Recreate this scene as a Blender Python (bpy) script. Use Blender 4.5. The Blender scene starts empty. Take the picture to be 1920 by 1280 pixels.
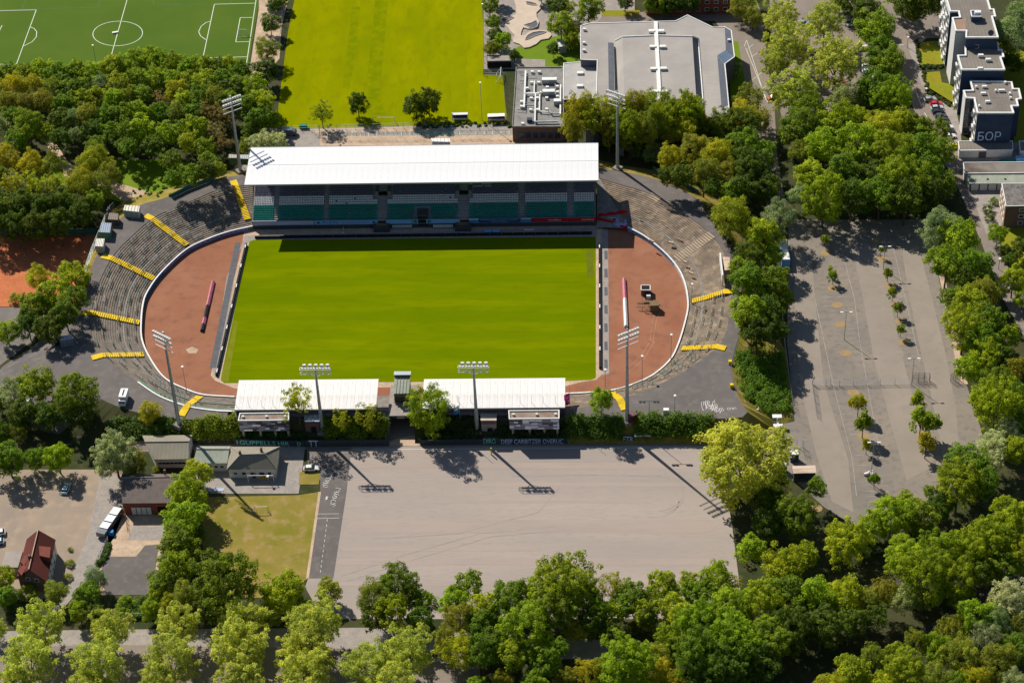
import bpy, bmesh, math, random
import numpy as np
from mathutils import Vector, Matrix
random.seed(7); rng = np.random.default_rng(7)
SC = bpy.context.scene
COL = SC.collection

# ---------------------------------------------------------------- camera
PAN, TILT, ROLL, FPX, CAMH = -0.05691996, 0.68118218, -0.04526557, 4078.62616, 402.706
CAMPOS = np.array([58.0, -513.0, CAMH])
_f = np.array([math.sin(PAN)*math.cos(TILT), math.cos(PAN)*math.cos(TILT), -math.sin(TILT)])
_r = np.cross(_f, [0, 0, 1]); _r /= np.linalg.norm(_r); _u = np.cross(_r, _f)
_c, _s = math.cos(ROLL), math.sin(ROLL)
CR, CU, CF = _c*_r+_s*_u, -_s*_r+_c*_u, _f
cam = bpy.data.cameras.new('camera'); camo = bpy.data.objects.new('camera', cam); COL.objects.link(camo)
cam.sensor_width = 36; cam.lens = FPX/1920*36; cam.clip_start = 1; cam.clip_end = 8000
camo.matrix_world = Matrix(((CR[0], CU[0], -CF[0], CAMPOS[0]), (CR[1], CU[1], -CF[1], CAMPOS[1]), (CR[2], CU[2], -CF[2], CAMPOS[2]), (0, 0, 0, 1)))
SC.camera = camo

# ---------------------------------------------------------------- light
SUN_AZ, SUN_EL = math.radians(38.0), math.radians(42.5)   # shadows run to +x, -y
W = bpy.data.worlds.new('World'); SC.world = W; W.use_nodes = True
nt = W.node_tree; nt.nodes.clear()
sky = nt.nodes.new('ShaderNodeTexSky'); sky.sky_type = 'NISHITA'; sky.sun_disc = False
sky.sun_elevation = SUN_EL; sky.sun_rotation = -SUN_AZ; sky.air_density = 1.0; sky.dust_density = 0.4; sky.ozone_density = 2.0
bg = nt.nodes.new('ShaderNodeBackground'); bg.inputs[1].default_value = 0.065
wo = nt.nodes.new('ShaderNodeOutputWorld'); nt.links.new(sky.outputs[0], bg.inputs[0]); nt.links.new(bg.outputs[0], wo.inputs[0])
sl = bpy.data.lights.new('sun', 'SUN'); sl.energy = 5.0; sl.angle = math.radians(0.5); sl.color = (1.0, 0.945, 0.85)
so = bpy.data.objects.new('sun', sl); COL.objects.link(so)
d = Vector((math.sin(SUN_AZ)*math.cos(SUN_EL), -math.cos(SUN_AZ)*math.cos(SUN_EL), -math.sin(SUN_EL)))
so.rotation_euler = d.to_track_quat('-Z', 'Y').to_euler(); so.location = (-200, 300, 300)
SC.view_settings.view_transform = 'Standard'; SC.view_settings.look = 'None'
SC.view_settings.exposure = 0.26; SC.view_settings.gamma = 1.0; SC.view_settings.use_curve_mapping = False

# ---------------------------------------------------------------- helpers
def G(u, v, z=0.0):
    """photo pixel (1920x1280) -> the point of the place at height z"""
    dd = CR*(u-960)/FPX - CU*(v-640)/FPX + CF
    t = (z-CAMPOS[2])/dd[2]; P = CAMPOS+dd*t
    return Vector((float(P[0]), float(P[1]), float(z)))
def proj(P):
    q = np.array(P)-CAMPOS; w = q@CF
    return 960+FPX*(q@CR)/w, 640-FPX*(q@CU)/w
def PX(u, v, z=0.0):   # metres per photo pixel, across, at that point
    return (G(u+1, v, z)-G(u, v, z)).length

def newmat(name): 
    m = bpy.data.materials.new(name); m.use_nodes = True
    return m, m.node_tree, m.node_tree.nodes['Principled BSDF']
def M(name, c1, c2=None, scale=0.3, rough=0.9, c3=None, scale3=3.0, f3=0.35, stretch=(1, 1, 1), bump=0.0, bscale=8.0, metal=0.0, spec=0.1, detail=6, lo=0.35, hi=0.65):
    m, t, b = newmat(name); c2 = c2 or tuple(x*0.8 for x in c1)
    N = t.nodes.new; L = t.links.new
    tc = N('ShaderNodeTexCoord'); mp = N('ShaderNodeMapping'); mp.inputs['Scale'].default_value = stretch
    L(tc.outputs['Object'], mp.inputs[0])
    n1 = N('ShaderNodeTexNoise'); n1.inputs['Scale'].default_value = scale; n1.inputs['Detail'].default_value = detail; n1.inputs['Roughness'].default_value = .62
    L(mp.outputs[0], n1.inputs['Vector'])
    r1 = N('ShaderNodeMapRange'); r1.inputs[1].default_value = lo; r1.inputs[2].default_value = hi; L(n1.outputs[0], r1.inputs[0])
    mx = N('ShaderNodeMix'); mx.data_type = 'RGBA'; L(r1.outputs[0], mx.inputs[0]); mx.inputs[6].default_value = (*c1, 1); mx.inputs[7].default_value = (*c2, 1)
    out = mx.outputs[2]
    if c3:
        n2 = N('ShaderNodeTexNoise'); n2.inputs['Scale'].default_value = scale3; n2.inputs['Detail'].default_value = 4; L(mp.outputs[0], n2.inputs['Vector'])
        r2 = N('ShaderNodeMapRange'); r2.inputs[1].default_value = .5; r2.inputs[2].default_value = .7; r2.inputs[4].default_value = f3; L(n2.outputs[0], r2.inputs[0])
        m2 = N('ShaderNodeMix'); m2.data_type = 'RGBA'; L(r2.outputs[0], m2.inputs[0]); L(out, m2.inputs[6]); m2.inputs[7].default_value = (*c3, 1); out = m2.outputs[2]
    L(out, b.inputs['Base Color']); b.inputs['Roughness'].default_value = rough; b.inputs['Metallic'].default_value = metal
    b.inputs['Specular IOR Level'].default_value = spec
    if bump:
        n3 = N('ShaderNodeTexNoise'); n3.inputs['Scale'].default_value = bscale; n3.inputs['Detail'].default_value = 3; L(tc.outputs['Object'], n3.inputs['Vector'])
        bp = N('ShaderNodeBump'); bp.inputs['Strength'].default_value = bump; bp.inputs['Distance'].default_value = .1; L(n3.outputs[0], bp.inputs['Height']); L(bp.outputs[0], b.inputs['Normal'])
    return m
def band_mat(name, c1, c2, period, axis='x', amt=1.0, base_noise=0.2, width=0.5, rough=.8, c3=None, off=0, nscale=.08, stretch=(1, 1, 1), scale3=1.5, f3=.3, spec=.1):
    """two tones in bands (mown stripes, seams) broken up by noise"""
    m = M(name, c1, c2, nscale, rough, c3=c3, scale3=scale3, f3=f3, stretch=stretch, spec=spec)
    t = m.node_tree; N = t.nodes.new; L = t.links.new; b = t.nodes['Principled BSDF']
    src = b.inputs['Base Color'].links[0].from_socket
    tc = N('ShaderNodeTexCoord'); w = N('ShaderNodeTexWave'); w.bands_direction = axis.upper(); w.inputs['Scale'].default_value = 0.314/period*1.0
    w.inputs['Distortion'].default_value = base_noise; w.inputs['Phase Offset'].default_value = off; L(tc.outputs['Object'], w.inputs['Vector'])
    r = N('ShaderNodeMapRange'); r.inputs[1].default_value = width-.08; r.inputs[2].default_value = width+.08; r.inputs[4].default_value = amt; L(w.outputs['Fac'], r.inputs[0])
    mx = N('ShaderNodeMix'); mx.data_type = 'RGBA'; L(r.outputs[0], mx.inputs[0]); L(src, mx.inputs[6]); mx.inputs[7].default_value = (*c2, 1)
    L(mx.outputs[2], b.inputs['Base Color'])
    return m
def objcol_mat(name, rough=.4, spec=.5, metal=0.0, coat=0.0):
    m, t, b = newmat(name); oi = t.nodes.new('ShaderNodeObjectInfo')
    n = t.nodes.new('ShaderNodeTexNoise'); n.inputs['Scale'].default_value = 3; tc = t.nodes.new('ShaderNodeTexCoord'); t.links.new(tc.outputs['Object'], n.inputs[0])
    r = t.nodes.new('ShaderNodeMapRange'); r.inputs[3].default_value = .82; r.inputs[4].default_value = 1.1; t.links.new(n.outputs[0], r.inputs[0])
    v = t.nodes.new('ShaderNodeVectorMath'); v.operation = 'SCALE'; t.links.new(oi.outputs['Color'], v.inputs[0]); t.links.new(r.outputs[0], v.inputs['Scale'])
    t.links.new(v.outputs[0], b.inputs['Base Color']); b.inputs['Roughness'].default_value = rough
    b.inputs['Specular IOR Level'].default_value = spec; b.inputs['Metallic'].default_value = metal; b.inputs['Coat Weight'].default_value = coat
    return m
def leaf_mat(name, trans=.35):
    m, t, b = newmat(name); N = t.nodes.new; L = t.links.new
    oi = N('ShaderNodeObjectInfo'); at = N('ShaderNodeAttribute'); at.attribute_name = 'tint'
    r = N('ShaderNodeMapRange'); r.inputs[3].default_value = .5; r.inputs[4].default_value = 1.5; L(at.outputs['Fac'], r.inputs[0])
    v = N('ShaderNodeVectorMath'); v.operation = 'SCALE'; L(oi.outputs['Color'], v.inputs[0]); L(r.outputs[0], v.inputs['Scale'])
    hs = N('ShaderNodeHueSaturation'); L(v.outputs[0], hs.inputs['Color'])
    r2 = N('ShaderNodeMapRange'); r2.inputs[3].default_value = .515; r2.inputs[4].default_value = .485; L(at.outputs['Fac'], r2.inputs[0]); L(r2.outputs[0], hs.inputs['Hue'])
    b.inputs['Roughness'].default_value = .65; b.inputs['Specular IOR Level'].default_value = .25; L(hs.outputs[0], b.inputs['Base Color'])
    tr = N('ShaderNodeBsdfTranslucent'); bc = N('ShaderNodeVectorMath'); bc.operation = 'MULTIPLY'; bc.inputs[1].default_value = (1.3, 1.3, .7); L(hs.outputs[0], bc.inputs[0]); L(bc.outputs[0], tr.inputs['Color']); mx = N('ShaderNodeMixShader'); mx.inputs[0].default_value = trans
    out = t.nodes['Material Output']; L(b.outputs[0], mx.inputs[1]); L(tr.outputs[0], mx.inputs[2]); L(mx.outputs[0], out.inputs[0])
    return m

class MB:
    def __init__(s): s.v = []; s.f = []
    def face(s, pts):
        n = len(s.v); s.v += [tuple(p) for p in pts]; s.f.append(tuple(range(n, n+len(pts))))
    def box(s, c, size, rz=0.0, rx=0.0):
        hx, hy, hz = [k/2 for k in size]; R = Matrix.Rotation(rz, 3, 'Z') @ Matrix.Rotation(rx, 3, 'X'); n = len(s.v); c = Vector(c)
        for X, Y, Z in ((-1,-1,-1),(1,-1,-1),(1,1,-1),(-1,1,-1),(-1,-1,1),(1,-1,1),(1,1,1),(-1,1,1)):
            s.v.append(tuple(c+R@Vector((X*hx, Y*hy, Z*hz))))
        for q in ((0,3,2,1),(4,5,6,7),(0,1,5,4),(1,2,6,5),(2,3,7,6),(3,0,4,7)): s.f.append(tuple(n+i for i in q))
    def prism(s, pts, z0, z1=None, top=True, bottom=False):
        """pts: xy(z) loop. walls from z0 up to z1 (or each point's own z)"""
        a = [Vector((p[0], p[1], z0)) for p in pts]; b = [Vector((p[0], p[1], p[2] if z1 is None else z1)) for p in pts]
        ar = sum(a[i].x*a[(i+1) % len(a)].y-a[(i+1) % len(a)].x*a[i].y for i in range(len(a)))
        if ar < 0: a.reverse(); b.reverse()
        n = len(s.v); k = len(a); s.v += [tuple(p) for p in a+b]
        for i in range(k): j = (i+1) % k; s.f.append((n+i, n+j, n+k+j, n+k+i))
        if top: s.f.append(tuple(n+k+i for i in range(k)))
        if bottom: s.f.append(tuple(n+k-1-i for i in range(k)))
    def tube(s, p, q, r0, r1=None, n=6, cap=True):
        r1 = r0 if r1 is None else r1; p, q = Vector(p), Vector(q); d = (q-p)
        if d.length < 1e-6: return
        d.normalize(); a = d.orthogonal().normalized(); b = d.cross(a); m = len(s.v)
        for P, R_ in ((p, r0), (q, r1)):
            for i in range(n):
                th = 2*math.pi*i/n; s.v.append(tuple(P+a*(math.cos(th)*R_)+b*(math.sin(th)*R_)))
        for i in range(n): j = (i+1) % n; s.f.append((m+i, m+j, m+n+j, m+n+i))
        if cap: s.f.append(tuple(m+n-1-i for i in range(n))); s.f.append(tuple(m+n+i for i in range(n)))
    def strip(s, pts, w, z=0.0):
        """flat ribbon of width w along world points"""
        pts = [Vector(p) for p in pts]
        for a, b in zip(pts[:-1], pts[1:]):
            d = (b-a); d.z = 0
            if d.length < 1e-6: continue
            d.normalize(); nrm = Vector((-d.y, d.x, 0))*w/2
            s.face([a-nrm+Vector((0,0,z)), b-nrm+Vector((0,0,z)), b+nrm+Vector((0,0,z)), a+nrm+Vector((0,0,z))])
    def mesh(s, name='mesh'):
        me = bpy.data.meshes.new(name); me.from_pydata(s.v, [], s.f); me.update(); return me
    def build(s, name, mat, parent=None, **k): return obj(name, s.mesh(name), mat, parent, **k)

def obj(name, me, mat=None, parent=None, loc=None, rz=None, scale=None, color=None, label=None, kind=None):
    o = bpy.data.objects.new(name, me); COL.objects.link(o)
    if mat is not None and me is not None and not me.materials: me.materials.append(mat)
    if parent is not None: o.parent = parent
    if loc is not None: o.location = loc
    if rz is not None: o.rotation_euler = (0, 0, rz)
    if scale is not None: o.scale = scale
    if color is not None: o.color = (*color, 1)
    if label: o['label'] = label
    if kind: o['kind'] = kind
    return o
def tag(o, label, cat, group=None, kind=None):
    o['label'] = label; o['category'] = cat
    if group: o['group'] = group
    if kind: o['kind'] = kind
    return o
def thing(name, label, cat, loc=(0, 0, 0), rz=0.0, group=None, kind=None):
    o = bpy.data.objects.new(name, None); COL.objects.link(o); o.location = loc; o.rotation_euler = (0, 0, rz); o.empty_display_size = .5
    return tag(o, label, cat, group, kind)
def struct(name, mb_or_me, mat, label=None):
    o = mb_or_me.build(name, mat) if isinstance(mb_or_me, MB) else obj(name, mb_or_me, mat)
    o['kind'] = 'structure'
    return o
LAY = {}
def sheet(name, px, mat, layer, world=False):
    b = MB(); pts = [Vector(p) if world else G(*p) for p in px]
    for p in pts: p.z += 0.012*layer
    ar = sum(pts[i].x*pts[(i+1) % len(pts)].y-pts[(i+1) % len(pts)].x*pts[i].y for i in range(len(pts)))
    if ar < 0: pts.reverse()
    b.face(pts); return struct(name, b, mat)
_cube = {}
def pbox(name, parent, c, size, mat, rz=0.0, color=None, label=None):
    if mat.name not in _cube:
        b = MB(); b.box((0, 0, 0), (1, 1, 1)); me = b.mesh('block'); me.materials.append(mat); _cube[mat.name] = me
    return obj(name, _cube[mat.name], None, parent, loc=c, rz=rz, scale=size, color=color, label=label)
def copy_tree(o, parent=None):
    c = o.copy(); COL.objects.link(c); c.parent = parent
    for ch in list(KIDS.get(o.name, [])): copy_tree(ch, c)
    return c
KIDS = {}
def smooth(pts, n):
    """Catmull-Rom through world points, n samples evenly along the length"""
    P = [np.array(p, float) for p in pts]; P = [2*P[0]-P[1]]+P+[2*P[-1]-P[-2]]; out = []
    for i in range(1, len(P)-2):
        for k in range(16):
            t = k/16; a, b, c, d_ = P[i-1], P[i], P[i+1], P[i+2]
            out.append(.5*((2*b)+(c-a)*t+(2*a-5*b+4*c-d_)*t*t+(3*b-a-3*c+d_)*t**3))
    out.append(P[-2]); out = np.array(out); s = np.r_[0, np.cumsum(np.linalg.norm(np.diff(out, axis=0), axis=1))]
    q = np.linspace(0, s[-1], n); return [Vector([float(np.interp(x, s, out[:, k])) for k in range(3)]) for x in q]
def text_mesh(txt, size=1.0, extrude=0.01):
    cu = bpy.data.curves.new('lettering', 'FONT'); cu.body = txt; cu.size = size; cu.extrude = extrude; cu.align_x = 'CENTER'; cu.align_y = 'CENTER'; cu.resolution_u = 2
    o = bpy.data.objects.new('lettering', cu); COL.objects.link(o); bpy.context.view_layer.update()
    me = bpy.data.meshes.new_from_object(o.evaluated_get(bpy.context.evaluated_depsgraph_get())); bpy.data.objects.remove(o); return me
def text_on(txt, parent, mat, centre, right, up, width, height, name='lettering', extrude=.01):
    """lettering fitted to width x height on the plane spanned by right/up"""
    me = text_mesh(txt, 1.0, extrude); co = np.empty(len(me.vertices)*3); me.vertices.foreach_get('co', co); co = co.reshape(-1, 3)
    mn, mx = co.min(0), co.max(0); co[:, 0] = (co[:, 0]-(mn[0]+mx[0])/2)*width/(mx[0]-mn[0]); co[:, 1] = (co[:, 1]-(mn[1]+mx[1])/2)*height/(mx[1]-mn[1])
    r = np.array(Vector(right).normalized()); u = np.array(Vector(up).normalized()); n = np.cross(r, u)
    W3 = np.array(centre)+co[:, :1]*r+co[:, 1:2]*u+co[:, 2:3]*n; me.vertices.foreach_set('co', W3.ravel()); me.update(); me.materials.clear()
    return obj(name, me, mat, parent)

# ---------------------------------------------------------------- materials
m_ground = M('soil_and_scrub', (.03, .042, .012), (.06, .06, .025), .05, c3=(.10, .08, .045), scale3=.4, f3=.3)
m_rough = M('rough_grass', (.18, .165, .018), (.27, .20, .05), .12, c3=(.36, .24, .12), scale3=.35, f3=.6, bump=.3, bscale=2)
m_lawn = M('lawn', (.20, .24, .01), (.24, .19, .015), .15, c3=(.12, .18, .01), scale3=.6, f3=.5, bump=.2, bscale=3)
m_green = M('fresh_grass', (.12, .20, .008), (.15, .21, .012), .15, bump=.2, bscale=3)
m_pitch = band_mat('mown_pitch_grass', (.170, .208, .0005), (.112, .165, .0005), 9, 'y', .45, 2.5, .5, 1.0, c3=(.10, .13, .001), nscale=.09, stretch=(.22, 1, 1), scale3=.5, f3=.45, spec=0)
m_train = band_mat('training_grass', (.25, .255, .0005), (.175, .205, .001), 14, 'x', .25, 3.0, .6, 1.0, c3=(.165, .17, .002), nscale=.06, stretch=(1, .4, 1), scale3=.35, f3=.5, spec=0)
m_turf = M('artificial_turf', (.062, .118, .008), (.078, .132, .010), .05, .9, bump=.05)
m_track = M('red_cinder_track', (.27, .11, .06), (.32, .145, .085), .06, .95, c3=(.20, .09, .06), scale3=.3, f3=.6)
m_clay = M('red_clay', (.50, .16, .065), (.42, .125, .05), .3, .95, c3=(.62, .26, .14), scale3=1.2, f3=.5)
m_asph = M('grey_asphalt', (.20, .175, .155), (.15, .135, .125), .07, .9, c3=(.27, .235, .20), scale3=.35, f3=.5, bump=.1)
m_asph2 = M('dark_asphalt', (.155, .135, .125), (.12, .108, .102), .1, .9, c3=(.2, .175, .155), scale3=.5, f3=.5, bump=.1)
m_road = M('road_asphalt', (.25, .205, .17), (.21, .175, .15), .1, .9, c3=(.30, .245, .20), scale3=.6, f3=.4)
m_carp = M('car_park_asphalt', (.27, .225, .18), (.20, .175, .15), .045, .9, c3=(.15, .13, .115), scale3=.55, f3=.6, bump=.1)
m_lot = M('packed_gravel', (.38, .315, .27), (.31, .265, .235), .035, .95, c3=(.28, .24, .215), scale3=1.1, f3=.5, stretch=(.3, 1.6, 1), bump=.1, bscale=6)
m_sand = M('sandy_soil', (.55, .41, .29), (.42, .30, .21), .25, .95, c3=(.30, .22, .16), scale3=.9, f3=.5, bump=.3)
m_pave = M('concrete_paving', (.36, .31, .27), (.28, .25, .225), .4, .9, c3=(.2, .18, .17), scale3=1.3, f3=.5)
m_conc = M('weathered_concrete', (.29, .26, .23), (.19, .175, .16), .5, .9, c3=(.11, .105, .09), scale3=1.8, f3=.6)
m_stepL = M('terrace_concrete_grey', (.235, .19, .155), (.15, .125, .105), .35, .95, c3=(.10, .11, .085), scale3=.9, f3=.8)
m_stepR = M('terrace_concrete_brown', (.25, .19, .135), (.14, .115, .09), .22, .95, c3=(.40, .31, .23), scale3=.5, f3=.65)
m_white = M('white_sheet', (.78, .78, .775), (.72, .72, .715), .15, .55)
m_whroof = band_mat('white_roof_sheet', (.86, .83, .79), (.76, .73, .70), 1.1, 'x', .4, 0, .9, .6, c3=(.58, .52, .45), scale3=.4, f3=.45)
m_paint = M('white_paint', (.78, .77, .74), (.66, .65, .62), .8, .6)
m_line = M('white_line_paint', (.72, .74, .66), (.6, .64, .5), .8, .7)
m_faint = M('worn_line_paint', (.46, .42, .37), (.26, .23, .2), .6, .8)
m_yellow = M('yellow_paint', (.78, .54, .015), (.62, .41, .012), .8, .7, c3=(.3, .22, .05), scale3=2.5, f3=.5)
m_black = M('black_plastic', (.012, .012, .014), (.02, .02, .022), .8, .6)
m_steel = M('galvanised_steel', (.36, .40, .42), (.27, .30, .32), .8, .45, metal=.5, spec=.5)
m_dkst = M('dark_steel', (.06, .065, .07), (.09, .09, .095), .8, .5)
m_grst = M('green_painted_steel', (.02, .22, .14), (.02, .16, .10), .8, .5)
m_teal = M('green_seat_plastic', (.008, .28, .21), (.010, .24, .18), 1.5, .5)
m_seatw = M('white_seat_plastic', (.78, .78, .80), (.7, .7, .72), 1.5, .5)
m_seatd = M('grey_seat_plastic', (.17, .17, .23), (.12, .12, .17), 1.5, .6)
m_roofg = band_mat('grey_standing_seam_roof', (.39, .355, .32), (.30, .275, .25), .9, 'y', .5, 0, .82, .6, c3=(.34, .31, .28))
m_felt = band_mat('roofing_felt', (.24, .21, .18), (.17, .15, .13), 1.2, 'x', .6, .3, .8, .9, c3=(.28, .25, .21))
m_slate = M('dark_sloped_roof', (.115, .125, .15), (.09, .098, .12), .5, .6)
m_etern = band_mat('corrugated_fibre_cement', (.31, .28, .215), (.22, .20, .155), 1.1, 'x', .5, .2, .78, .9, c3=(.22, .22, .17))
m_etern2 = M('pale_green_roofing', (.33, .35, .28), (.26, .28, .225), .4, .9, c3=(.2, .21, .17), scale3=1.2, f3=.5)
m_brown = M('brown_roof_tile', (.155, .125, .11), (.12, .10, .09), .6, .85)
m_redt = band_mat('dark_red_roof_tile', (.125, .036, .026), (.085, .026, .02), .5, 'y', .5, .1, .7, .8)
m_redt2 = M('red_roof_tile', (.20, .06, .042), (.16, .05, .036), 1, .8)
m_wallw = M('white_render', (.66, .63, .60), (.57, .55, .52), .4, .9)
m_walln = M('dark_blue_render', (.055, .075, .125), (.045, .062, .105), .5, .8)
m_walls = M('slate_cladding', (.13, .13, .16), (.10, .10, .13), .5, .8)
m_brick = M('brown_brick', (.17, .105, .085), (.13, .085, .07), 1.5, .9)
m_brickt = M('tan_brick', (.45, .27, .17), (.36, .22, .14), 1.5, .9)
m_redbr = M('red_brick', (.28, .085, .055), (.22, .065, .045), 1.5, .9)
m_glass = M('dark_glass', (.02, .03, .045), (.03, .04, .06), .5, .15, spec=.6)
m_teer = M('retaining_wall', (.07, .08, .085), (.05, .055, .06), .5, .9)
m_bark = M('bark', (.12, .09, .065), (.07, .055, .04), 2, .95)
m_red = M('red_print', (.42, .012, .018), (.36, .01, .016), .6, .6)
m_blue = M('blue_print', (.045, .23, .55), (.035, .19, .48), .6, .6)
m_lblue = M('pale_blue_print', (.20, .42, .72), (.17, .37, .66), .6, .6)
m_navy = M('navy_print', (.01, .05, .16), (.012, .06, .18), .6, .6)
m_lilac = M('lilac_print', (.33, .32, .58), (.28, .28, .52), .35, .6, c3=(.55, .5, .62), scale3=.6, f3=.8)
m_pink = M('pink_cloth', (.62, .05, .22), (.5, .04, .2), .8, .8)
m_wood = M('weathered_boards', (.22, .16, .08), (.15, .11, .06), 1.2, .9)
m_graf = M('white_spray_paint', (.70, .67, .62), (.55, .53, .5), 1.5, .8)
m_graft = M('teal_spray_paint', (.12, .75, .58), (.2, .6, .52), 1.5, .8)
m_grafb = M('blue_spray_paint', (.55, .68, .85), (.45, .58, .78), 1.5, .8)
m_obj = objcol_mat('painted_surface', .45, .4)
m_car = objcol_mat('car_paint', .3, .5, .1, .5)
m_leaf = leaf_mat('leaves', .45)
m_skate = M('pale_skate_concrete', (.56, .45, .35), (.48, .39, .31), .25, .8)
m_graysl = M('grey_slabs', (.13, .13, .14), (.1, .1, .11), .6, .9)
m_net = M('green_mesh_netting', (.03, .12, .11), (.04, .15, .13), .8, .8)
m_tier = M('tier_concrete', (.36, .37, .40), (.28, .29, .32), .5)
m_rail = M('dark_track_bed', (.05, .045, .04), (.08, .07, .06), .4)
m_lane2 = M('driven_asphalt', (.30, .25, .205), (.26, .22, .18), .06, .9, c3=(.235, .2, .165), scale3=.3, f3=.5)
m_lot2 = M('rolled_gravel', (.335, .275, .24), (.38, .305, .26), .05, .95, c3=(.3, .25, .22), scale3=.4, f3=.5, stretch=(.4, 2, 1))
m_strip = M('darker_mown_grass', (.14, .18, .001), (.205, .225, .001), .3, .95, spec=0)
m_strip2 = M('slightly_darker_grass', (.185, .21, .001), (.22, .235, .001), .12, .95, spec=0)

# ================================================================ GROUND
HP = 5.0      # height of the embankment round the pitch
b = MB(); b.face([(-1500, -600, -.02), (1500, -600, -.02), (1500, 2500, -.02), (-1500, 2500, -.02)]); struct('ground', b, m_ground)
sheet('mown_strip', [(703, 0), (727, 0), (722, 60), (716, 130), (713, 190), (724, 215), (700, 214), (688, 190), (690, 130), (698, 60)], m_strip, 4)
sheet('mown_strip', [(660, 12), (675, 14), (669, 80), (662, 130), (654, 168), (642, 164), (650, 100)], m_strip, 4)
sheet('mown_strip', [(853, 36), (867, 40), (872, 110), (878, 195), (848, 196), (842, 120)], m_strip2, 4)
sheet('artificial_pitch', [(-140, -120), (500, -130), (486, 0), (465, 126), (460, 150), (-200, 150)], m_turf, 1)
sheet('path', [(488, -120), (560, -120), (541, 0), (528, 50), (524, 110), (500, 140), (462, 150), (470, 118), (485, 20)], m_sand, 2)
sheet('training_pitch', [(565, -130), (905, -130), (906, 0), (906, 141), (942, 142), (950, 215), (948, 232), (700, 238), (519, 243), (522, 200), (540, 60), (552, 0)], m_train, 3)
sheet('yard', [(505, 241), (960, 233), (1000, 250), (1060, 300), (1060, 420), (430, 420), (430, 330), (455, 290), (500, 262)], m_pave, 2)
sheet('sand_strip', [(600, 256), (992, 253), (992, 272), (600, 274)], m_sand, 5)
sheet('dirt_strip', [(590, 243), (835, 236), (835, 246), (590, 250)], m_sand, 4)
sheet('courtyard', [(905, -90), (1130, -130), (1190, -90), (1190, 60), (1100, 60), (1060, 130), (960, 130), (905, 130)], m_pave, 2)
sheet('lawn', [(985, 80), (1085, 60), (1088, 130), (1060, 128), (1022, 128), (1022, 112), (960, 110), (960, 95)], m_green, 3)
sheet('lawn', [(1128, 20), (1200, 20), (1196, 32), (1128, 31)], m_lawn, 4)
sheet('path', [(1170, -60), (1395, -60), (1430, 30), (1440, 120), (1452, 200), (1458, 300), (1480, 420), (1445, 420), (1420, 300), (1400, 190), (1372, 80), (1340, 40), (1120, 42), (1130, 30), (1215, 22), (1205, -60)], m_road, 3)
sheet('lawn', [(1372, 78), (1384, 78), (1398, 160), (1402, 185), (1370, 195), (1366, 110)], m_green, 4)
sheet('car_park', [(1440, -60), (1660, -60), (1640, 60), (1632, 120), (1600, 190), (1530, 220), (1470, 240), (1450, 150)], m_road, 4)
sheet('road', [(1632, -60), (1660, -60), (1680, 30), (1730, 30), (1790, 20), (1790, 72), (1722, 72), (1703, 84), (1706, 100), (1728, 160), (1760, 210), (1800, 290), (1840, 370), (1868, 440), (1900, 520), (1960, 620), (1960, 900), (1925, 640), (1880, 560), (1838, 450), (1800, 360), (1762, 290), (1720, 220), (1690, 150), (1672, 80), (1650, 30)], m_road, 5)
sheet('pavement', [(1703, 84), (1722, 74), (1740, 70), (1716, 90), (1722, 115), (1742, 165), (1790, 195), (1800, 240), (1803, 268), (1790, 268), (1762, 210), (1728, 160), (1706, 100)], m_pave, 6)
sheet('lawn', [(1722, 80), (1770, 76), (1776, 120), (1726, 124)], m_lawn, 6)
sheet('lawn', [(1732, 137), (1762, 134), (1766, 155), (1790, 160), (1792, 200), (1776, 195), (1745, 175)], m_lawn, 6)
sheet('lawn', [(1870, 76), (1925, 100), (1960, 130), (1960, 420), (1900, 300), (1880, 140)], m_lawn, 3)
sheet('courtyard', [(1790, 268), (1960, 268), (1960, 340), (1880, 345), (1878, 430), (1850, 440), (1815, 350)], m_pave, 6)
sheet('garden_lawn', [(1868, 430), (1960, 420), (1960, 640), (1900, 520)], m_lawn, 4)
# big car park on the right
sheet('car_park', [(1478, 412), (1745, 412), (1745, 450), (1762, 530), (1790, 640), (1812, 720), (1838, 800), (1852, 870), (1800, 900), (1700, 985), (1600, 985), (1545, 950), (1490, 900), (1380, 890), (1380, 785), (1440, 800), (1490, 790), (1476, 640)], m_carp, 3)
sheet('driving_lane', [(1597, 462), (1648, 462), (1668, 560), (1690, 660), (1716, 760), (1740, 880), (1700, 900), (1672, 800), (1640, 680), (1618, 560)], m_lane2, 4)
sheet('driving_lane', [(1690, 462), (1722, 462), (1748, 560), (1772, 660), (1792, 760), (1800, 860), (1768, 860), (1748, 750), (1722, 640), (1702, 540)], m_lane2, 4)
sheet('driving_lane', [(1484, 470), (1520, 470), (1532, 600), (1545, 720), (1590, 860), (1600, 960), (1560, 940), (1530, 850), (1500, 720)], m_lane2, 4)
sheet('soil_patch', [(1744, 430), (1752, 430), (1815, 720), (1800, 720)], m_sand, 4)
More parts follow.
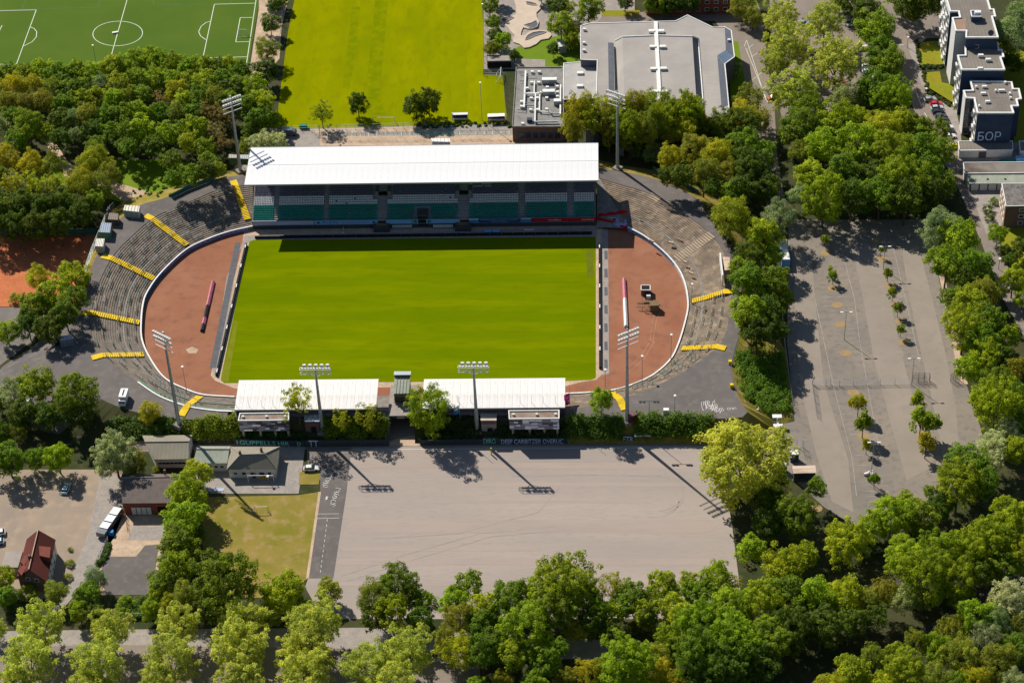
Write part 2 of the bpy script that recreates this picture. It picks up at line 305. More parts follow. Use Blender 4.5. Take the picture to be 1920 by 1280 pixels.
# gravel lot below the stands
sheet('gravel_lot', [(655, 838), (1345, 834), (1372, 980), (1395, 1160), (640, 1160), (618, 1090), (624, 1085), (650, 920)], m_lot, 4)
sheet('lane', [(180, 830), (1345, 826), (1345, 840), (655, 842), (570, 842), (500, 838), (180, 850)], m_road, 3)
sheet('lane', [(365, 838), (572, 838), (567, 880), (560, 925), (395, 925), (365, 900)], m_pave, 4)
sheet('running_strip', [(602, 870), (655, 870), (650, 920), (625, 1084), (578, 1084), (600, 922)], m_asph2, 6)
sheet('gravel_lot', [(575, 838), (660, 838), (652, 900), (600, 900), (578, 880)], m_asph, 5)
sheet('gravel_lot', [(578, 1084), (626, 1084), (642, 1150), (600, 1150), (572, 1100)], m_lot, 5)
sheet('grass_verge', [(562, 885), (600, 882), (598, 908), (560, 908)], m_rough, 6)
sheet('playing_field', [(380, 932), (560, 928), (598, 922), (592, 1000), (578, 1085), (500, 1120), (380, 1120)], m_rough, 5)
sheet('kerb_strip', [(597, 922), (602, 922), (579, 1084), (574, 1084)], m_sand, 7)
# yards bottom left
sheet('yard', [(-150, 880), (230, 880), (230, 960), (210, 1010), (180, 1075), (130, 1120), (-150, 1130)], M('dirt_yard', (.34, .26, .19), (.27, .22, .175), .08, .95, c3=(.42, .31, .22), scale3=.3, f3=.6), 3)
sheet('lane', [(190, 880), (225, 895), (232, 960), (215, 1005), (180, 1065), (145, 1110), (110, 1150), (95, 1150), (130, 1090), (150, 1040), (165, 1000)], m_pave, 4)
sheet('yard', [(215, 960), (330, 960), (318, 990), (300, 1050), (290, 1115), (190, 1115), (180, 1070)], m_sand, 4)
sheet('asphalt_patch', [(272, 1022), (298, 1020), (285, 1115), (200, 1115), (185, 1080), (200, 1043), (255, 1043)], m_asph2, 5)
sheet('concrete_patch', [(250, 986), (312, 986), (308, 1012), (238, 1012)], m_pave, 5)
sheet('road', [(-200, 1186), (180, 1180), (420, 1178), (700, 1176), (960, 1190), (1240, 1205), (1250, 1235), (940, 1235), (700, 1216), (420, 1212), (180, 1208), (-200, 1222)], m_pave, 3)
sheet('shade_toned_road', [(1240, 1205), (1400, 1150), (1700, 1080), (1960, 960), (1960, 990), (1720, 1100), (1420, 1190), (1250, 1235)], m_rail, 3)  # road stretch among trees, its shade put into the dark colour
sheet('car_park', [(-200, 1222), (180, 1208), (420, 1212), (700, 1216), (900, 1240), (900, 1420), (-200, 1420)], m_road, 2)
sheet('railway_bed', [(1380, 1320), (1560, 1260), (1760, 1160), (1960, 1010), (1960, 1080), (1780, 1200), (1600, 1290), (1440, 1340)], m_rail, 3)
# tennis courts on the left
sheet('tennis_court', [(-150, 437), (180, 437), (165, 500), (150, 574), (-150, 576)], m_clay, 3)
sheet('lane', [(-150, 576), (90, 576), (60, 640), (-20, 700), (-150, 700)], m_asph, 3)
sheet('glade', [(165, 300), (330, 300), (420, 320), (300, 372), (230, 380), (120, 350), (60, 330)], m_green, 3)
sheet('dirt_path', [(82, 262), (100, 262), (125, 300), (160, 330), (210, 340), (320, 372), (240, 382), (190, 350), (120, 330)], m_sand, 4)

for k, (yy, x0_, x1_, h_) in enumerate(((868, 680, 1290, 10), (905, 670, 1310, 7), (975, 660, 1330, 24), (1024, 650, 1000, 9), (1047, 640, 1330, 12), (1090, 640, 1350, 8), (938, 700, 1200, 5))):
    sheet('rolled_gravel', [(x0_, yy), (x1_, yy-1), (x1_+14, yy+h_*.5), (x1_, yy+h_), (x0_-3, yy+h_), (x0_-12, yy+h_*.5)], m_lot2, 5)
# ---- painted lines of the pitches
def lines(segs, w, mat, layer, name):
    b = MB()
    for s in segs: b.strip([G(*p) for p in s], w, .012*layer)
    return struct(name, b, mat)
def ell(cx, cy, rx, ry, a0, a1, n=30, sh=0.0):
    return [(cx+rx*math.cos(a)+sh*ry*math.sin(a), cy-ry*math.sin(a)) for a in np.linspace(a0, a1, n)]
lines([[(-60, 22), (68, 19)], [(68, 19), (31, 120.5)], [(31, 120.5), (-60, 122)], [(240, -6), (207, 110)], ell(220.7, 63.3, 46.5, 23, 0, 2*math.pi, 40, .12),
       [(480, 6.5), (402, 8.5), (380.5, 109), (463, 107)], [(476, 33.3), (450.5, 33.6), (442, 79.2), (469, 78.6)], [(481, -6), (461, 128)],
       [(395, 40), (386, 43), (377, 50), (372.5, 60), (376, 68), (386, 75)], [(57, 51), (64, 54), (69, 60), (68, 70), (60, 79), (44, 87)], [(4, 48), (-3, 62)]], .24, m_line, 3, 'pitch_markings')
lines([[(48, 0), (41, 18), (183, 14), (188, -5)], [(288, -4), (288, 10), (432, 7), (434, -4)]], .12, M('faint_blue_line', (.09, .22, .13)), 2, 'pitch_markings')
pk = []
for (a0, a1, n, w1, w2) in (((1537, 462), (1592, 660), 23, 24, 24), ((1652, 476), (1702, 660), 21, 24, 24), ((1743, 500), (1785, 650), 17, 14, 12), ((1600, 766), (1650, 940), 18, 24, 24), ((1722, 770), (1765, 900), 12, 22, 22)):
    for i in range(n+1):
        t = i/n; x = a0[0]+(a1[0]-a0[0])*t; y = a0[1]+(a1[1]-a0[1])*t
        for sgn, w in ((-1, w1), (1, w2)):
            if rng.random() < .3: continue
            s0 = rng.uniform(.12, .3); s1 = rng.uniform(.75, 1)
            pk.append([(x+sgn*w*s0, y), (x+sgn*w*s1, y)])
lines(pk, .13, m_faint, 5, 'parking_bay_markings')
lines([[(1575, 458), (1602, 560), (1612, 640), (1628, 730), (1652, 860)], [(1528, 560), (1545, 640), (1562, 720), (1598, 860), (1606, 930)], [(1674, 460), (1700, 570), (1725, 680)], [(1688, 645), (1694, 669)], [(1770, 677), (1796, 677)]], .13, m_faint, 5, 'kerb_lines')
lines([[(1396, 88), (1398, 80), (1400, 76), (1436, 188)], [(1398, 90), (1440, 194)], [(1402, 92), (1412, 84)], [(1408, 108), (1420, 100)], [(1411, 150), (1434, 132)], [(1420, 172), (1440, 160)]], .15, m_line, 5, 'road_markings')
lines([[(660+i*15.5, 246.5), (660+i*15.5, 255.5)] for i in range(20)], .14, m_line, 5, 'parking_bay_markings')
lines([[(655, 843), (1330, 838.5)]], .16, m_line, 6, 'gravel_lot_edge_line')
lines([[(593, 972), (636, 971)], [(592, 963.5), (636, 963)]]+[[(614-14*k/11, 973+105*k/11), (614-14*(k+.5)/11, 973+105*(k+.5)/11)] for k in range(11)], .1, m_line, 8, 'running_strip_markings')
lines([[(1676, 84.5), (1695, 85)], [(1716, 168), (1728, 200)], [(1733, 212), (1742, 226)]], .2, m_line, 7, 'road_markings')
b = MB()
for px in ((1652-8, 452), (1570, 572), (1576, 608), (1586, 662), (1600, 736), (1548, 474), (1562, 541), (1654, 486), (1668, 537), (1680, 572), (1688, 603), (1695, 642), (1619, 818), (1731, 815), (1530, 953)):
    c = G(*px); r = 1.6; b.face([(c.x+r*math.cos(a)*1.1, c.y+r*math.sin(a), .07) for a in np.linspace(0, 6.28, 11)[:-1]])
struct('tree_pits', b, M('dry_soil', (.36, .24, .10), (.28, .2, .12), .8))

# ================================================================ PITCH AND TRACKS
track = [(476, 428), (430, 437), (392, 450), (355, 468), (325, 492), (297, 521), (280, 545), (270, 566), (266, 600), (268, 640), (287, 684), (312, 714), (350, 733), (382, 743), (440, 747), (740, 747), (1060, 741), (1100, 738), (1150, 734), (1185, 724), (1222, 707), (1255, 679), (1272, 648), (1286, 600), (1290, 570), (1285, 537), (1272, 507), (1247, 477), (1210, 447), (1177, 430), (1118, 425), (800, 427)]
sheet('running_track', track, m_track, 2)
sheet('sand_border', [(459, 424), (1131, 418), (1133, 500), (1131, 700), (1118, 712), (1090, 716), (1060, 724), (440, 728), (404, 714), (395, 704), (398, 690), (452, 470)], m_sand, 3)
sheet('concrete_apron', [(425, 520), (460, 442), (1119, 428), (1119, 446), (470, 452), (447, 470), (412, 700), (404, 708), (398, 694)], m_pave, 4)
sheet('paved_strip', [(1128, 430), (1140, 430), (1142, 700), (1130, 704)], m_pave, 4)
b = MB()
for i in range(7):
    y = 470+i*34; b.face([G(1133, y, .07), G(1139, y, .07), G(1139.6, y+16, .07), G(1133.4, y+16, .07)])
struct('dark_slabs', b, m_graysl)
sheet('paved_strip', [(441, 455), (450, 455), (447, 480), (405, 690), (393, 690)], m_graysl, 5)
sheet('pitch_grass', [(476, 450), (1117, 444), (1117, 708), (1108, 712), (1060, 714), (420, 718), (414, 712), (416, 700), (464, 466), (468, 453)], m_pitch, 6)
sheet('worn_grass', [(417, 700), (441, 600), (446, 606), (428, 716), (414, 713)], M('worn_grass', (.15, .17, .005), (.19, .2, .006), .3), 7)
sheet('worn_grass', [(1099, 470), (1112, 470), (1113, 520), (1101, 521)], M('worn_goalmouth', (.10, .125, .004), (.13, .15, .004), .5), 7)  # darker worn patch at the right goalmouth
sheet('pale_soil_ring', [(348, 655), (360, 650), (372, 655), (368, 662), (354, 662)], m_sand, 4)
lines([[(1218, 642), (1224, 600), (1233, 576)], [(1224, 642), (1231, 600), (1240, 578)], [(1170, 695), (1200, 670), (1222, 636)], [(1176, 700), (1206, 675), (1228, 640)]], .3, M('tyre_marks', (.40, .19, .11)), 4, 'tyre_marks')
m_ty = M('dark_tyre_marks', (.28, .24, .215), (.36, .3, .26), .3)
lines([ell(1225, 925, 55, 34, -1.4, 1.5, 24), ell(1222, 925, 62, 40, -1.2, 1.2, 24), [(1240, 893), (1100, 890), (960, 893)], ell(1225, 940, 48, 30, -1.8, .6, 20), [(640, 1080), (760, 1040), (900, 1000), (1060, 985)], [(648, 1090), (780, 1048), (920, 1006), (1080, 992)], [(700, 1010), (860, 1000), (1010, 960), (1060, 900)]], .22, m_ty, 6, 'tyre_marks')

# ================================================================ EMBANKMENT WITH STANDING TERRACES
def ringpts(px, z, n): return smooth([G(u, v, z) for u, v in px], n)
def lerp(a, b, t): return a+(b-a)*t
L_in = [(474, 425), (430, 435), (392, 448), (355, 465), (325, 489), (297, 518), (280, 542), (270, 563), (265, 600), (267, 640), (287, 682), (312, 712), (350, 731), (382, 741), (440, 745)]
L_out = [(474, 346), (440, 350), (405, 357), (370, 372), (330, 389), (290, 407), (250, 440), (212, 480), (185, 532), (172, 582), (174, 640), (200, 674), (260, 717), (300, 743), (350, 761), (400, 769), (440, 771)]
L_rim = [(474, 328), (440, 330), (400, 338), (350, 356), (300, 374), (262, 385), (220, 415), (195, 455), (172, 500), (158, 560), (130, 620), (110, 670), (170, 735), (240, 768), (320, 783), (380, 787), (440, 788)]
L_toe = [(474, 318), (440, 318), (400, 326), (350, 344), (290, 360), (240, 374), (200, 405), (176, 450), (155, 500), (140, 580), (60, 650), (-10, 710), (60, 800), (200, 822), (320, 829), (380, 832), (440, 832)]
R_in = [(1177, 427), (1210, 445), (1247, 475), (1272, 505), (1285, 535), (1290, 570), (1286, 598), (1272, 645), (1255, 677), (1222, 705), (1185, 722), (1150, 732), (1100, 737), (1060, 739)]
R_out = [(1123, 334), (1160, 345), (1210, 360), (1260, 385), (1310, 420), (1342, 450), (1360, 482), (1370, 520), (1370, 565), (1363, 615), (1347, 648), (1317, 672), (1272, 702), (1222, 727), (1185, 741), (1135, 755), (1060, 768)]
R_rim = [(1123, 315), (1165, 322), (1225, 335), (1290, 362), (1340, 398), (1370, 440), (1384, 490), (1390, 540), (1388, 600), (1382, 650), (1372, 690), (1380, 740), (1400, 778), (1330, 785), (1250, 785), (1150, 786), (1060, 787)]
R_toe = [(1123, 300), (1170, 310), (1240, 322), (1305, 346), (1360, 390), (1395, 440), (1410, 490), (1415, 540), (1425, 600), (1470, 650), (1480, 720), (1484, 785), (1420, 812), (1340, 832), (1250, 832), (1150, 832), (1060, 832)]
NP = 72
def bowl(name, label, pin, pout, n, mat, mat2=None):
    root = thing(name, label, 'standing terrace'); A = ringpts(pin, 1.0, NP); B = ringpts(pout, HP, NP)
    for k in range(n):
        t0, t1 = k/n, (k+1)/n; z0 = 1.0+(HP-1.0)*k/n; z1 = 1.0+(HP-1.0)*(k+1)/n; b = MB()
        for i in range(NP-1):
            p = [lerp(A[i], B[i], t0), lerp(A[i+1], B[i+1], t0), lerp(A[i+1], B[i+1], t1), lerp(A[i], B[i], t1)]
            b.face([(q.x, q.y, z0) for q in p]); b.face([(p[3].x, p[3].y, z0), (p[2].x, p[2].y, z0), (p[2].x, p[2].y, z1), (p[3].x, p[3].y, z1)])
        b.build('terrace_step', mat2 if (mat2 and k == n//3) else mat, root)
    return root, A, B
terrL, LA, LB = bowl('standing_terrace', 'curved grey standing terrace with crush barriers behind the left goal', L_in, L_out, 21, m_stepL, m_conc)
terrR, RA, RB = bowl('standing_terrace', 'crumbling brown standing terrace curving behind the right goal', R_in, R_out, 21, m_stepR, m_conc)
def ring(A, B, i0, i1, mat, name):
    b = MB()
    for i in range(i0, i1): b.face([A[i], A[i+1], B[i+1], B[i]])
    return struct(name, b, mat)
LR, LT = ringpts(L_rim, HP, NP), ringpts(L_toe, -.05, NP)
RR, RT = ringpts(R_rim, HP, NP), ringpts(R_toe, -.05, NP)
ring(LB, LR, 0, NP-1, m_asph2, 'perimeter_path'); ring(RB, RR, 0, NP-1, m_asph2, 'perimeter_path')
ring(LR, LT, 0, 30, m_rough, 'embankment'); ring(LR, LT, 30, 55, m_asph2, 'plaza'); ring(LR, LT, 55, NP-1, m_ground, 'embankment')
ring(RR, RT, 0, 22, m_rough, 'embankment'); ring(RR, RT, 22, NP-1, m_rough, 'embankment')
b = MB(); b.face([G(1119, 426, .6), G(1178, 428, 1.0), G(1124, 334, HP), G(1119, 334, HP)]); b.face([G(1119, 334, HP), G(1124, 334, HP), G(1124, 315, HP), G(1119, 315, HP)]); b.build('end_slab', m_conc, terrR)
# straight side at the bottom, under the two low stands
S_in = [G(440, 745, 1.0), G(1060, 739, 1.0)]; S_out = [G(440, 771, HP), G(1060, 768, HP)]; S_rim = [G(440, 788, HP), G(1060, 787, HP)]; S_toe = [G(440, 832, -.05), G(1060, 832, -.05)]
gapx0, gapx1 = G(731, 800, 0).x, G(781, 800, 0).x
def seg(P, x): t = (x-P[0].x)/(P[1].x-P[0].x); return P[0].lerp(P[1], t)
for nm, lab, xa, xb in (('standing_terrace', 'straight concrete terrace under the white roof left of the gatehouse', S_in[0].x, gapx0), ('standing_terrace', 'straight concrete terrace under the white roof right of the gatehouse', gapx1, S_in[1].x)):
    root = thing(nm, lab, 'standing terrace')
    for k in range(12):
        z0, z1 = 1+(HP-1)*k/12, 1+(HP-1)*(k+1)/12; b = MB()
        p = [lerp(seg(S_in, xa), seg(S_out, xa), k/12), lerp(seg(S_in, xb), seg(S_out, xb), k/12), lerp(seg(S_in, xb), seg(S_out, xb), (k+1)/12), lerp(seg(S_in, xa), seg(S_out, xa), (k+1)/12)]
        b.face([(q.x, q.y, z0) for q in p]); b.face([(p[3].x, p[3].y, z0), (p[2].x, p[2].y, z0), (p[2].x, p[2].y, z1), (p[3].x, p[3].y, z1)]); b.build('terrace_step', m_conc, root)
    b = MB(); b.face([seg(S_out, xa), seg(S_out, xb), seg(S_rim, xb), seg(S_rim, xa)]); struct('perimeter_path', b, m_asph2)
    b = MB(); b.face([seg(S_rim, xa), seg(S_rim, xb), seg(S_toe, xb), seg(S_toe, xa)]); struct('embankment', b, m_ground)
# height of the embankment under a photo pixel (0 elsewhere)
_tri = []
def addtri(*P):
    q = [proj(p) for p in P]; _tri.append((q, [p[2] for p in P]))
for A_, B_ in ((LA, LB), (LB, LR), (LR, LT), (RA, RB), (RB, RR), (RR, RT)):
    for i in range(NP-1): addtri(A_[i], A_[i+1], B_[i+1]); addtri(A_[i], B_[i+1], B_[i])
for A_, B_ in ((S_in, S_out), (S_out, S_rim), (S_rim, S_toe)): addtri(A_[0], A_[1], B_[1]); addtri(A_[0], B_[1], B_[0])
def gz(u, v):
    best = 0.0
    for q, z in _tri:
        (x0, y0), (x1, y1), (x2, y2) = q; d_ = (y1-y2)*(x0-x2)+(x2-x1)*(y0-y2)
        if abs(d_) < 1e-9: continue
        a = ((y1-y2)*(u-x2)+(x2-x1)*(v-y2))/d_; b_ = ((y2-y0)*(u-x2)+(x0-x2)*(v-y2))/d_
        if a >= -1e-6 and b_ >= -1e-6 and a+b_ <= 1+1e-6: best = max(best, a*z[0]+b_*z[1]+(1-a-b_)*z[2])
    return best
# terrace walls with advertising
def wall_ring(A, label, boards):
    root = thing('perimeter_wall', label, 'wall')
    b = MB(); c = MB()
    for i in range(len(A)-1):
        p, q = A[i], A[i+1]; dv = (q-p).normalized(); n = Vector((-dv.y, dv.x, 0))*.12
        H = 1.35
        for s in (1, -1):
            b.face([(p.x+n.x*s, p.y+n.y*s, 0), (q.x+n.x*s, q.y+n.y*s, 0), (q.x+n.x*s, q.y+n.y*s, H), (p.x+n.x*s, p.y+n.y*s, H)])
        n2 = n*1.9; c.face([(p.x-n2.x, p.y-n2.y, H+.06), (q.x-n2.x, q.y-n2.y, H+.06), (q.x+n2.x, q.y+n2.y, H+.06), (p.x+n2.x, p.y+n2.y, H+.06)])
        for s in (1, -1): c.face([(p.x+n2.x*s, p.y+n2.y*s, H-.06), (q.x+n2.x*s, q.y+n2.y*s, H-.06), (q.x+n2.x*s, q.y+n2.y*s, H+.06), (p.x+n2.x*s, p.y+n2.y*s, H+.06)])
    b.build('wall_face', m_conc, root); c.build('coping', m_paint, root)
    ctr = Vector((0, 20, 0))
    for (i0, i1, mt, pr) in boards:
        for i in range(i0, i1):
            p, q = A[i], A[i+1]; dv = (q-p); dv.z = 0; L_ = dv.length; dv.normalize(); n = Vector((-dv.y, dv.x, 0))
            if n.dot(ctr-p) < 0: n = -n
            mid = (p+q)/2+n*.17; me = pbox('advertising_board', root, (mid.x, mid.y, .72), (L_*.97, .05, 1.15), mt, math.atan2(dv.y, dv.x))
            if pr: pbox('printed_line', me, (random.uniform(-.1, .1), -.6 if (Matrix.Rotation(math.atan2(dv.y, dv.x), 3, 'Z')@Vector((0, -1, 0))).dot(n) > 0 else .6, .02), (random.uniform(.5, .8), .3, random.uniform(.18, .32)), pr)
    return root
Lw = [Vector((p.x, p.y, 0)) for p in LA]; Rw = [Vector((p.x, p.y, 0)) for p in RA]
wall_ring(Lw, 'white topped perimeter wall with purple boards round the left track', [(1, 22, m_lilac, m_navy), (22, 36, m_blue, m_navy), (36, 44, m_lilac, None)])
wall_ring(Rw, 'white topped perimeter wall with printed boards round the right track', [(0, 16, m_lblue, m_navy), (16, 32, m_paint, m_blue), (32, 40, m_lblue, None)])
# yellow stairways laid over the terraces
def onbank(x, y, z=3.0):
    for _ in range(8): z = .5*z+.5*gz(*proj((x, y, z)))
    return z
def stairs(outer, inner, par, lab, w=2.1):
    a = G(*inner, 1.0); c = G(*outer, HP); dv = c-a; L_ = math.hypot(dv.x, dv.y); n = int(L_/.62); b = MB(); ang = math.atan2(dv.y, dv.x)
    for k in range(n):
        t = (k+.5)/n; p = a.lerp(c, t); z = min(HP, max(p.z, onbank(p.x, p.y, p.z))); b.box((p.x, p.y, z+.26), (L_/n*.8, w, .1), ang)
    p = a.lerp(c, 1+1.3/L_); b.box((p.x, p.y, HP+.18), (3.0, w*1.05, .12), ang)
    b.build('yellow_stairway', m_yellow, par, label=lab)
for o, i in (((441, 348), (465, 416)), ((284, 410), (351, 462)), ((206, 484), (289, 524)), ((172, 587), (262, 606)), ((190, 667), (270, 667)), ((347, 768), (375, 747))): stairs(o, i, terrL, 'bright yellow painted stairway')
for o, i in (((1359, 547), (1297, 567)), ((1343, 650), (1278, 656)), ((1166, 757), (1147, 741))): stairs(o, i, terrR, 'bright yellow painted stairway')
# crush barriers
def barrier_mesh(L_=3.2):
    b = MB(); b.tube((-L_/2, 0, 1.05), (L_/2, 0, 1.05), .075, n=5); b.tube((-L_/2, 0, .55), (L_/2, 0, .55), .05, n=4)
    for x in (-L_/2, 0, L_/2): b.tube((x, 0, 0), (x, 0, 1.05), .06, n=4); b.tube((x, .5, 0), (x, 0, .9), .04, n=4)
    return b.mesh('barrier')
bm1 = barrier_mesh(); bm1.materials.append(m_obj)
def barriers(par, A, B, rows, i0, i1, step, cols):
    for r_, t in enumerate(rows):
        for i in range(i0+(r_ % 2)*(step//2), i1, step):
            if rng.random() < .15: continue
            p = lerp(A[i], B[i], t); q = lerp(A[i+1], B[i+1], t)
            obj('crush_barrier', bm1, None, par, loc=(p.x, p.y, 1+(HP-1)*math.floor(t*21)/21), rz=math.atan2(q.y-p.y, q.x-p.x), color=cols[int(rng.integers(len(cols)))])
barriers(terrL, LA, LB, (.13, .3, .46, .62, .78, .93), 3, 66, 4, ((.25, .34, .31), (.12, .22, .18), (.35, .36, .34)))
barriers(terrR, RA, RB, (.2, .4, .6, .8), 34, 62, 3, ((.36, .42, .36), (.3, .34, .3)))
for (u, v, w_, h_) in ((1280, 430, 12, 2.2), (1290, 437, 12, 2.2), (1300, 443, 10, 2.2), (1275, 450, 14, 2), (1215, 398, 8, 2), (1240, 415, 6, 2), (1227, 405, 5, 2), (1250, 425, 6, 2), (1200, 408, 7, 2), (1222, 452, 10, 5), (1258, 455, 10, 6), (1284, 491, 9, 5), (1296, 512, 10, 5)):
    c = G(u, v, 3.2); s = PX(u, v)
    pbox('patched_concrete', terrR, (c.x, c.y, 3.2+random.uniform(-.1, .1)), (w_*s, h_*s*.6, .5), m_sand, random.uniform(-.8, -.5))
# floor strip of the old wide aisles on the right terrace
for (a, c, w_) in (((1178, 412), (1232, 366), 4.5), ((1268, 487), (1335, 440), 3.5)):
    A_, C_ = G(*a, 1.3), G(*c, HP); n = 16; b = MB(); dv = C_-A_
    for k in range(n):
        p = A_.lerp(C_, (k+.5)/n); b.box((p.x, p.y, p.z+.1), (dv.length/n*.8, w_, .25), math.atan2(dv.y, dv.x))
    b.build('aisle', M('sandy_concrete', (.42, .33, .24), (.3, .24, .18), .5), terrR)

i0 = min(i for i in range(NP) if proj(LB[i])[1] > 712 and proj(LB[i])[0] > 240)
for nm, t0, t1, mt in (('white_kerb', .97, 1.03, m_paint), ('green_step_band', .86, .95, M('worn_green_paint', (.10, .24, .15), (.16, .2, .15), .6)), ('green_step_band', .5, .56, M('faded_green_paint', (.12, .2, .14), (.18, .18, .15), .6))):
    b = MB()
    for i in range(i0, NP-1):
        q = []
        for X, t in ((LA[i], t0), (LA[i+1], t0), (LA[i+1], t1), (LA[i], t1)):
            j = i if X is LA[i] else i+1; p = LA[j]+(LB[j]-LA[j])*t; q.append((p.x, p.y, 1+(HP-1)*min(1, t)+.22))
        b.face(q)
    b.build(nm, mt, terrL)
# ---- pitch-side boards, left, right and top
def boards(name, label, A, Bp, n, mat, h=.9, top=None):
    root = thing(name, label, 'advertising boards'); P, Q = G(*A), G(*Bp); dv = Q-P; ang = math.atan2(dv.y, dv.x)
    for k in range(n):
        c = P.lerp(Q, (k+.5)/n); o = pbox('board', root, (c.x, c.y, h/2+.05), (dv.length/n*.97, .55, h), mat, ang)
        if top and k % 3 == 0: pbox('white_cap', root, (c.x, c.y, h+.09), (dv.length/n*.5, .3, .06), top, ang)
    return root
boards('board_row', 'row of black perimeter boards along the left end of the pitch', (462, 460), (406, 706), 19, m_black, .95, m_paint)
boards('board_row', 'row of black perimeter boards along the right end of the pitch', (1124, 460), (1125, 692), 18, m_black, .9, m_paint)
boards('board_row', 'row of dark perimeter boards in the shade along the top of the pitch', (478, 447), (1110, 439), 30, m_black, .8)
def tube_board(A, Bp, segs, label):
    P, Q = G(*A), G(*Bp); root = thing('board_roll', label, 'advertising board'); dv = Q-P; ang = math.atan2(dv.y, dv.x); n = len(segs)
    me = {}
    for k, mt in enumerate(segs):
        c = P.lerp(Q, (k+.5)/n); b = MB(); L_ = dv.length/n*.985; hw, hh = .62, 1.15
        R = Matrix.Rotation(ang, 3, 'Z'); f = lambda x, y, z: c+R@Vector((x, y, 0))+Vector((0, 0, z))
        prof = [(-hw, .02), (-hw*.8, hh*.6), (0, hh), (hw*.8, hh*.6), (hw, .02)]
        for (y0, z0), (y1, z1) in zip(prof[:-1], prof[1:]): b.face([f(-L_/2, y0, z0), f(L_/2, y0, z0), f(L_/2, y1, z1), f(-L_/2, y1, z1)])
        for s in (-1, 1): b.face([f(s*L_/2, y, z) for y, z in prof])
        b.build('board', mt, root)
m_pk = M('faded_red_print', (.60, .22, .27), (.5, .16, .22), .8); m_dk = M('dark_print', (.07, .06, .07))
tube_board((400, 530), (379, 622), [m_pk, m_pk, m_pk, m_pk, m_dk, m_dk, m_pk, m_dk], 'long pink and black advertising roll on the left track')
tube_board((1170, 525), (1174, 614), [m_pk, m_pk, m_pk, m_paint, m_paint, m_paint, m_paint], 'long red and white advertising roll on the right track')

# ================================================================ MAIN STAND
XL, XR = G(458, 347, 16).x, G(1122, 338, 16).x
YF = G(790, 342.5, 16).y; YB = G(800, 273, 17.6).y
st = thing('main_stand', 'long grandstand with white roof and rows of green and white seats', 'grandstand')
nroof = 54; dx = (XR-XL)/nroof
b = MB(); w2 = dx-.015; b.box((0, 0, 0), (w2, (YB-YF), .18)); pan = b.mesh('roof_panel'); pan.materials.append(m_white)
tilt = math.atan2(1.6, YB-YF)
for k in range(nroof):
    o = obj('roof_panel', pan, None, st, loc=(XL+dx*(k+.5), (YF+YB)/2, 16.8)); o.rotation_euler = (tilt, 0, 0)
for yy, zz in ((YF-.06, 15.85), (YB+.06, 17.5)): pbox('roof_edge', st, ((XL+XR)/2, yy, zz), (XR-XL, .14, .5), m_steel)
pbox('roof_joint', st, ((XL+XR)/2, YF+(YB-YF)*.52, 16.8+.15), (XR-XL, .08, .03), M('seam_grey', (.5, .49, .47)))
SX0, SX1 = G(474, 415, 2.6).x, G(1116, 410, 2.6).x; SY0 = G(800, 413.5, 2.6).y; ND, NR = 24, .72
RH = .37
b = MB()
for k in range(ND):
    z = 2.6+RH*k; y = SY0+NR*k
    b.face([(SX0, y, z), (SX1, y, z), (SX1, y+NR, z), (SX0, y+NR, z)]); b.face([(SX0, y+NR, z), (SX1, y+NR, z), (SX1, y+NR, z+RH), (SX0, y+NR, z+RH)])
b.build('seating_tiers', m_tier, st)
yb = SY0+NR*ND; zb = 2.6+RH*ND
b = MB(); b.face([(SX0, yb, 0), (SX1, yb, 0), (SX1, yb, 17.2), (SX0, yb, 17.2)]); b.build('rear_wall', m_conc, st)
for x in (SX0, SX1):
    b = MB(); b.prism([(x-.15, SY0, 0), (x+.15, SY0, 0), (x+.15, yb, 0), (x-.15, yb, 0)], 0, 2.6); b.face([(x-.15, SY0, 2.6), (x-.15, yb, zb), (x-.15, yb, 2.6)]); b.face([(x+.15, SY0, 2.6), (x+.15, yb, 2.6), (x+.15, yb, zb)])
    b.face([(x-.16, SY0, 2.9), (x+.16, SY0, 2.9), (x+.16, yb, zb+.3), (x-.16, yb, zb+.3)]); b.face([(x-.16, SY0, 2), (x-.16, SY0, 2.9), (x-.16, yb, zb+.3), (x-.16, yb, zb)]); b.face([(x+.16, SY0, 2), (x+.16, SY0, 2.9), (x+.16, yb, zb+.3), (x+.16, yb, zb)]); b.build('side_wall', m_conc, st)
for k in range(13):
    x = SX0+(SX1-SX0)*k/12
    b = MB(); b.tube((x, yb-.6, 0), (x, yb-.6, 17.2), .22); b.tube((x, yb-.6, 16.6), (x, YF+.6, 15.6), .16); b.build('roof_truss', m_dkst, st)
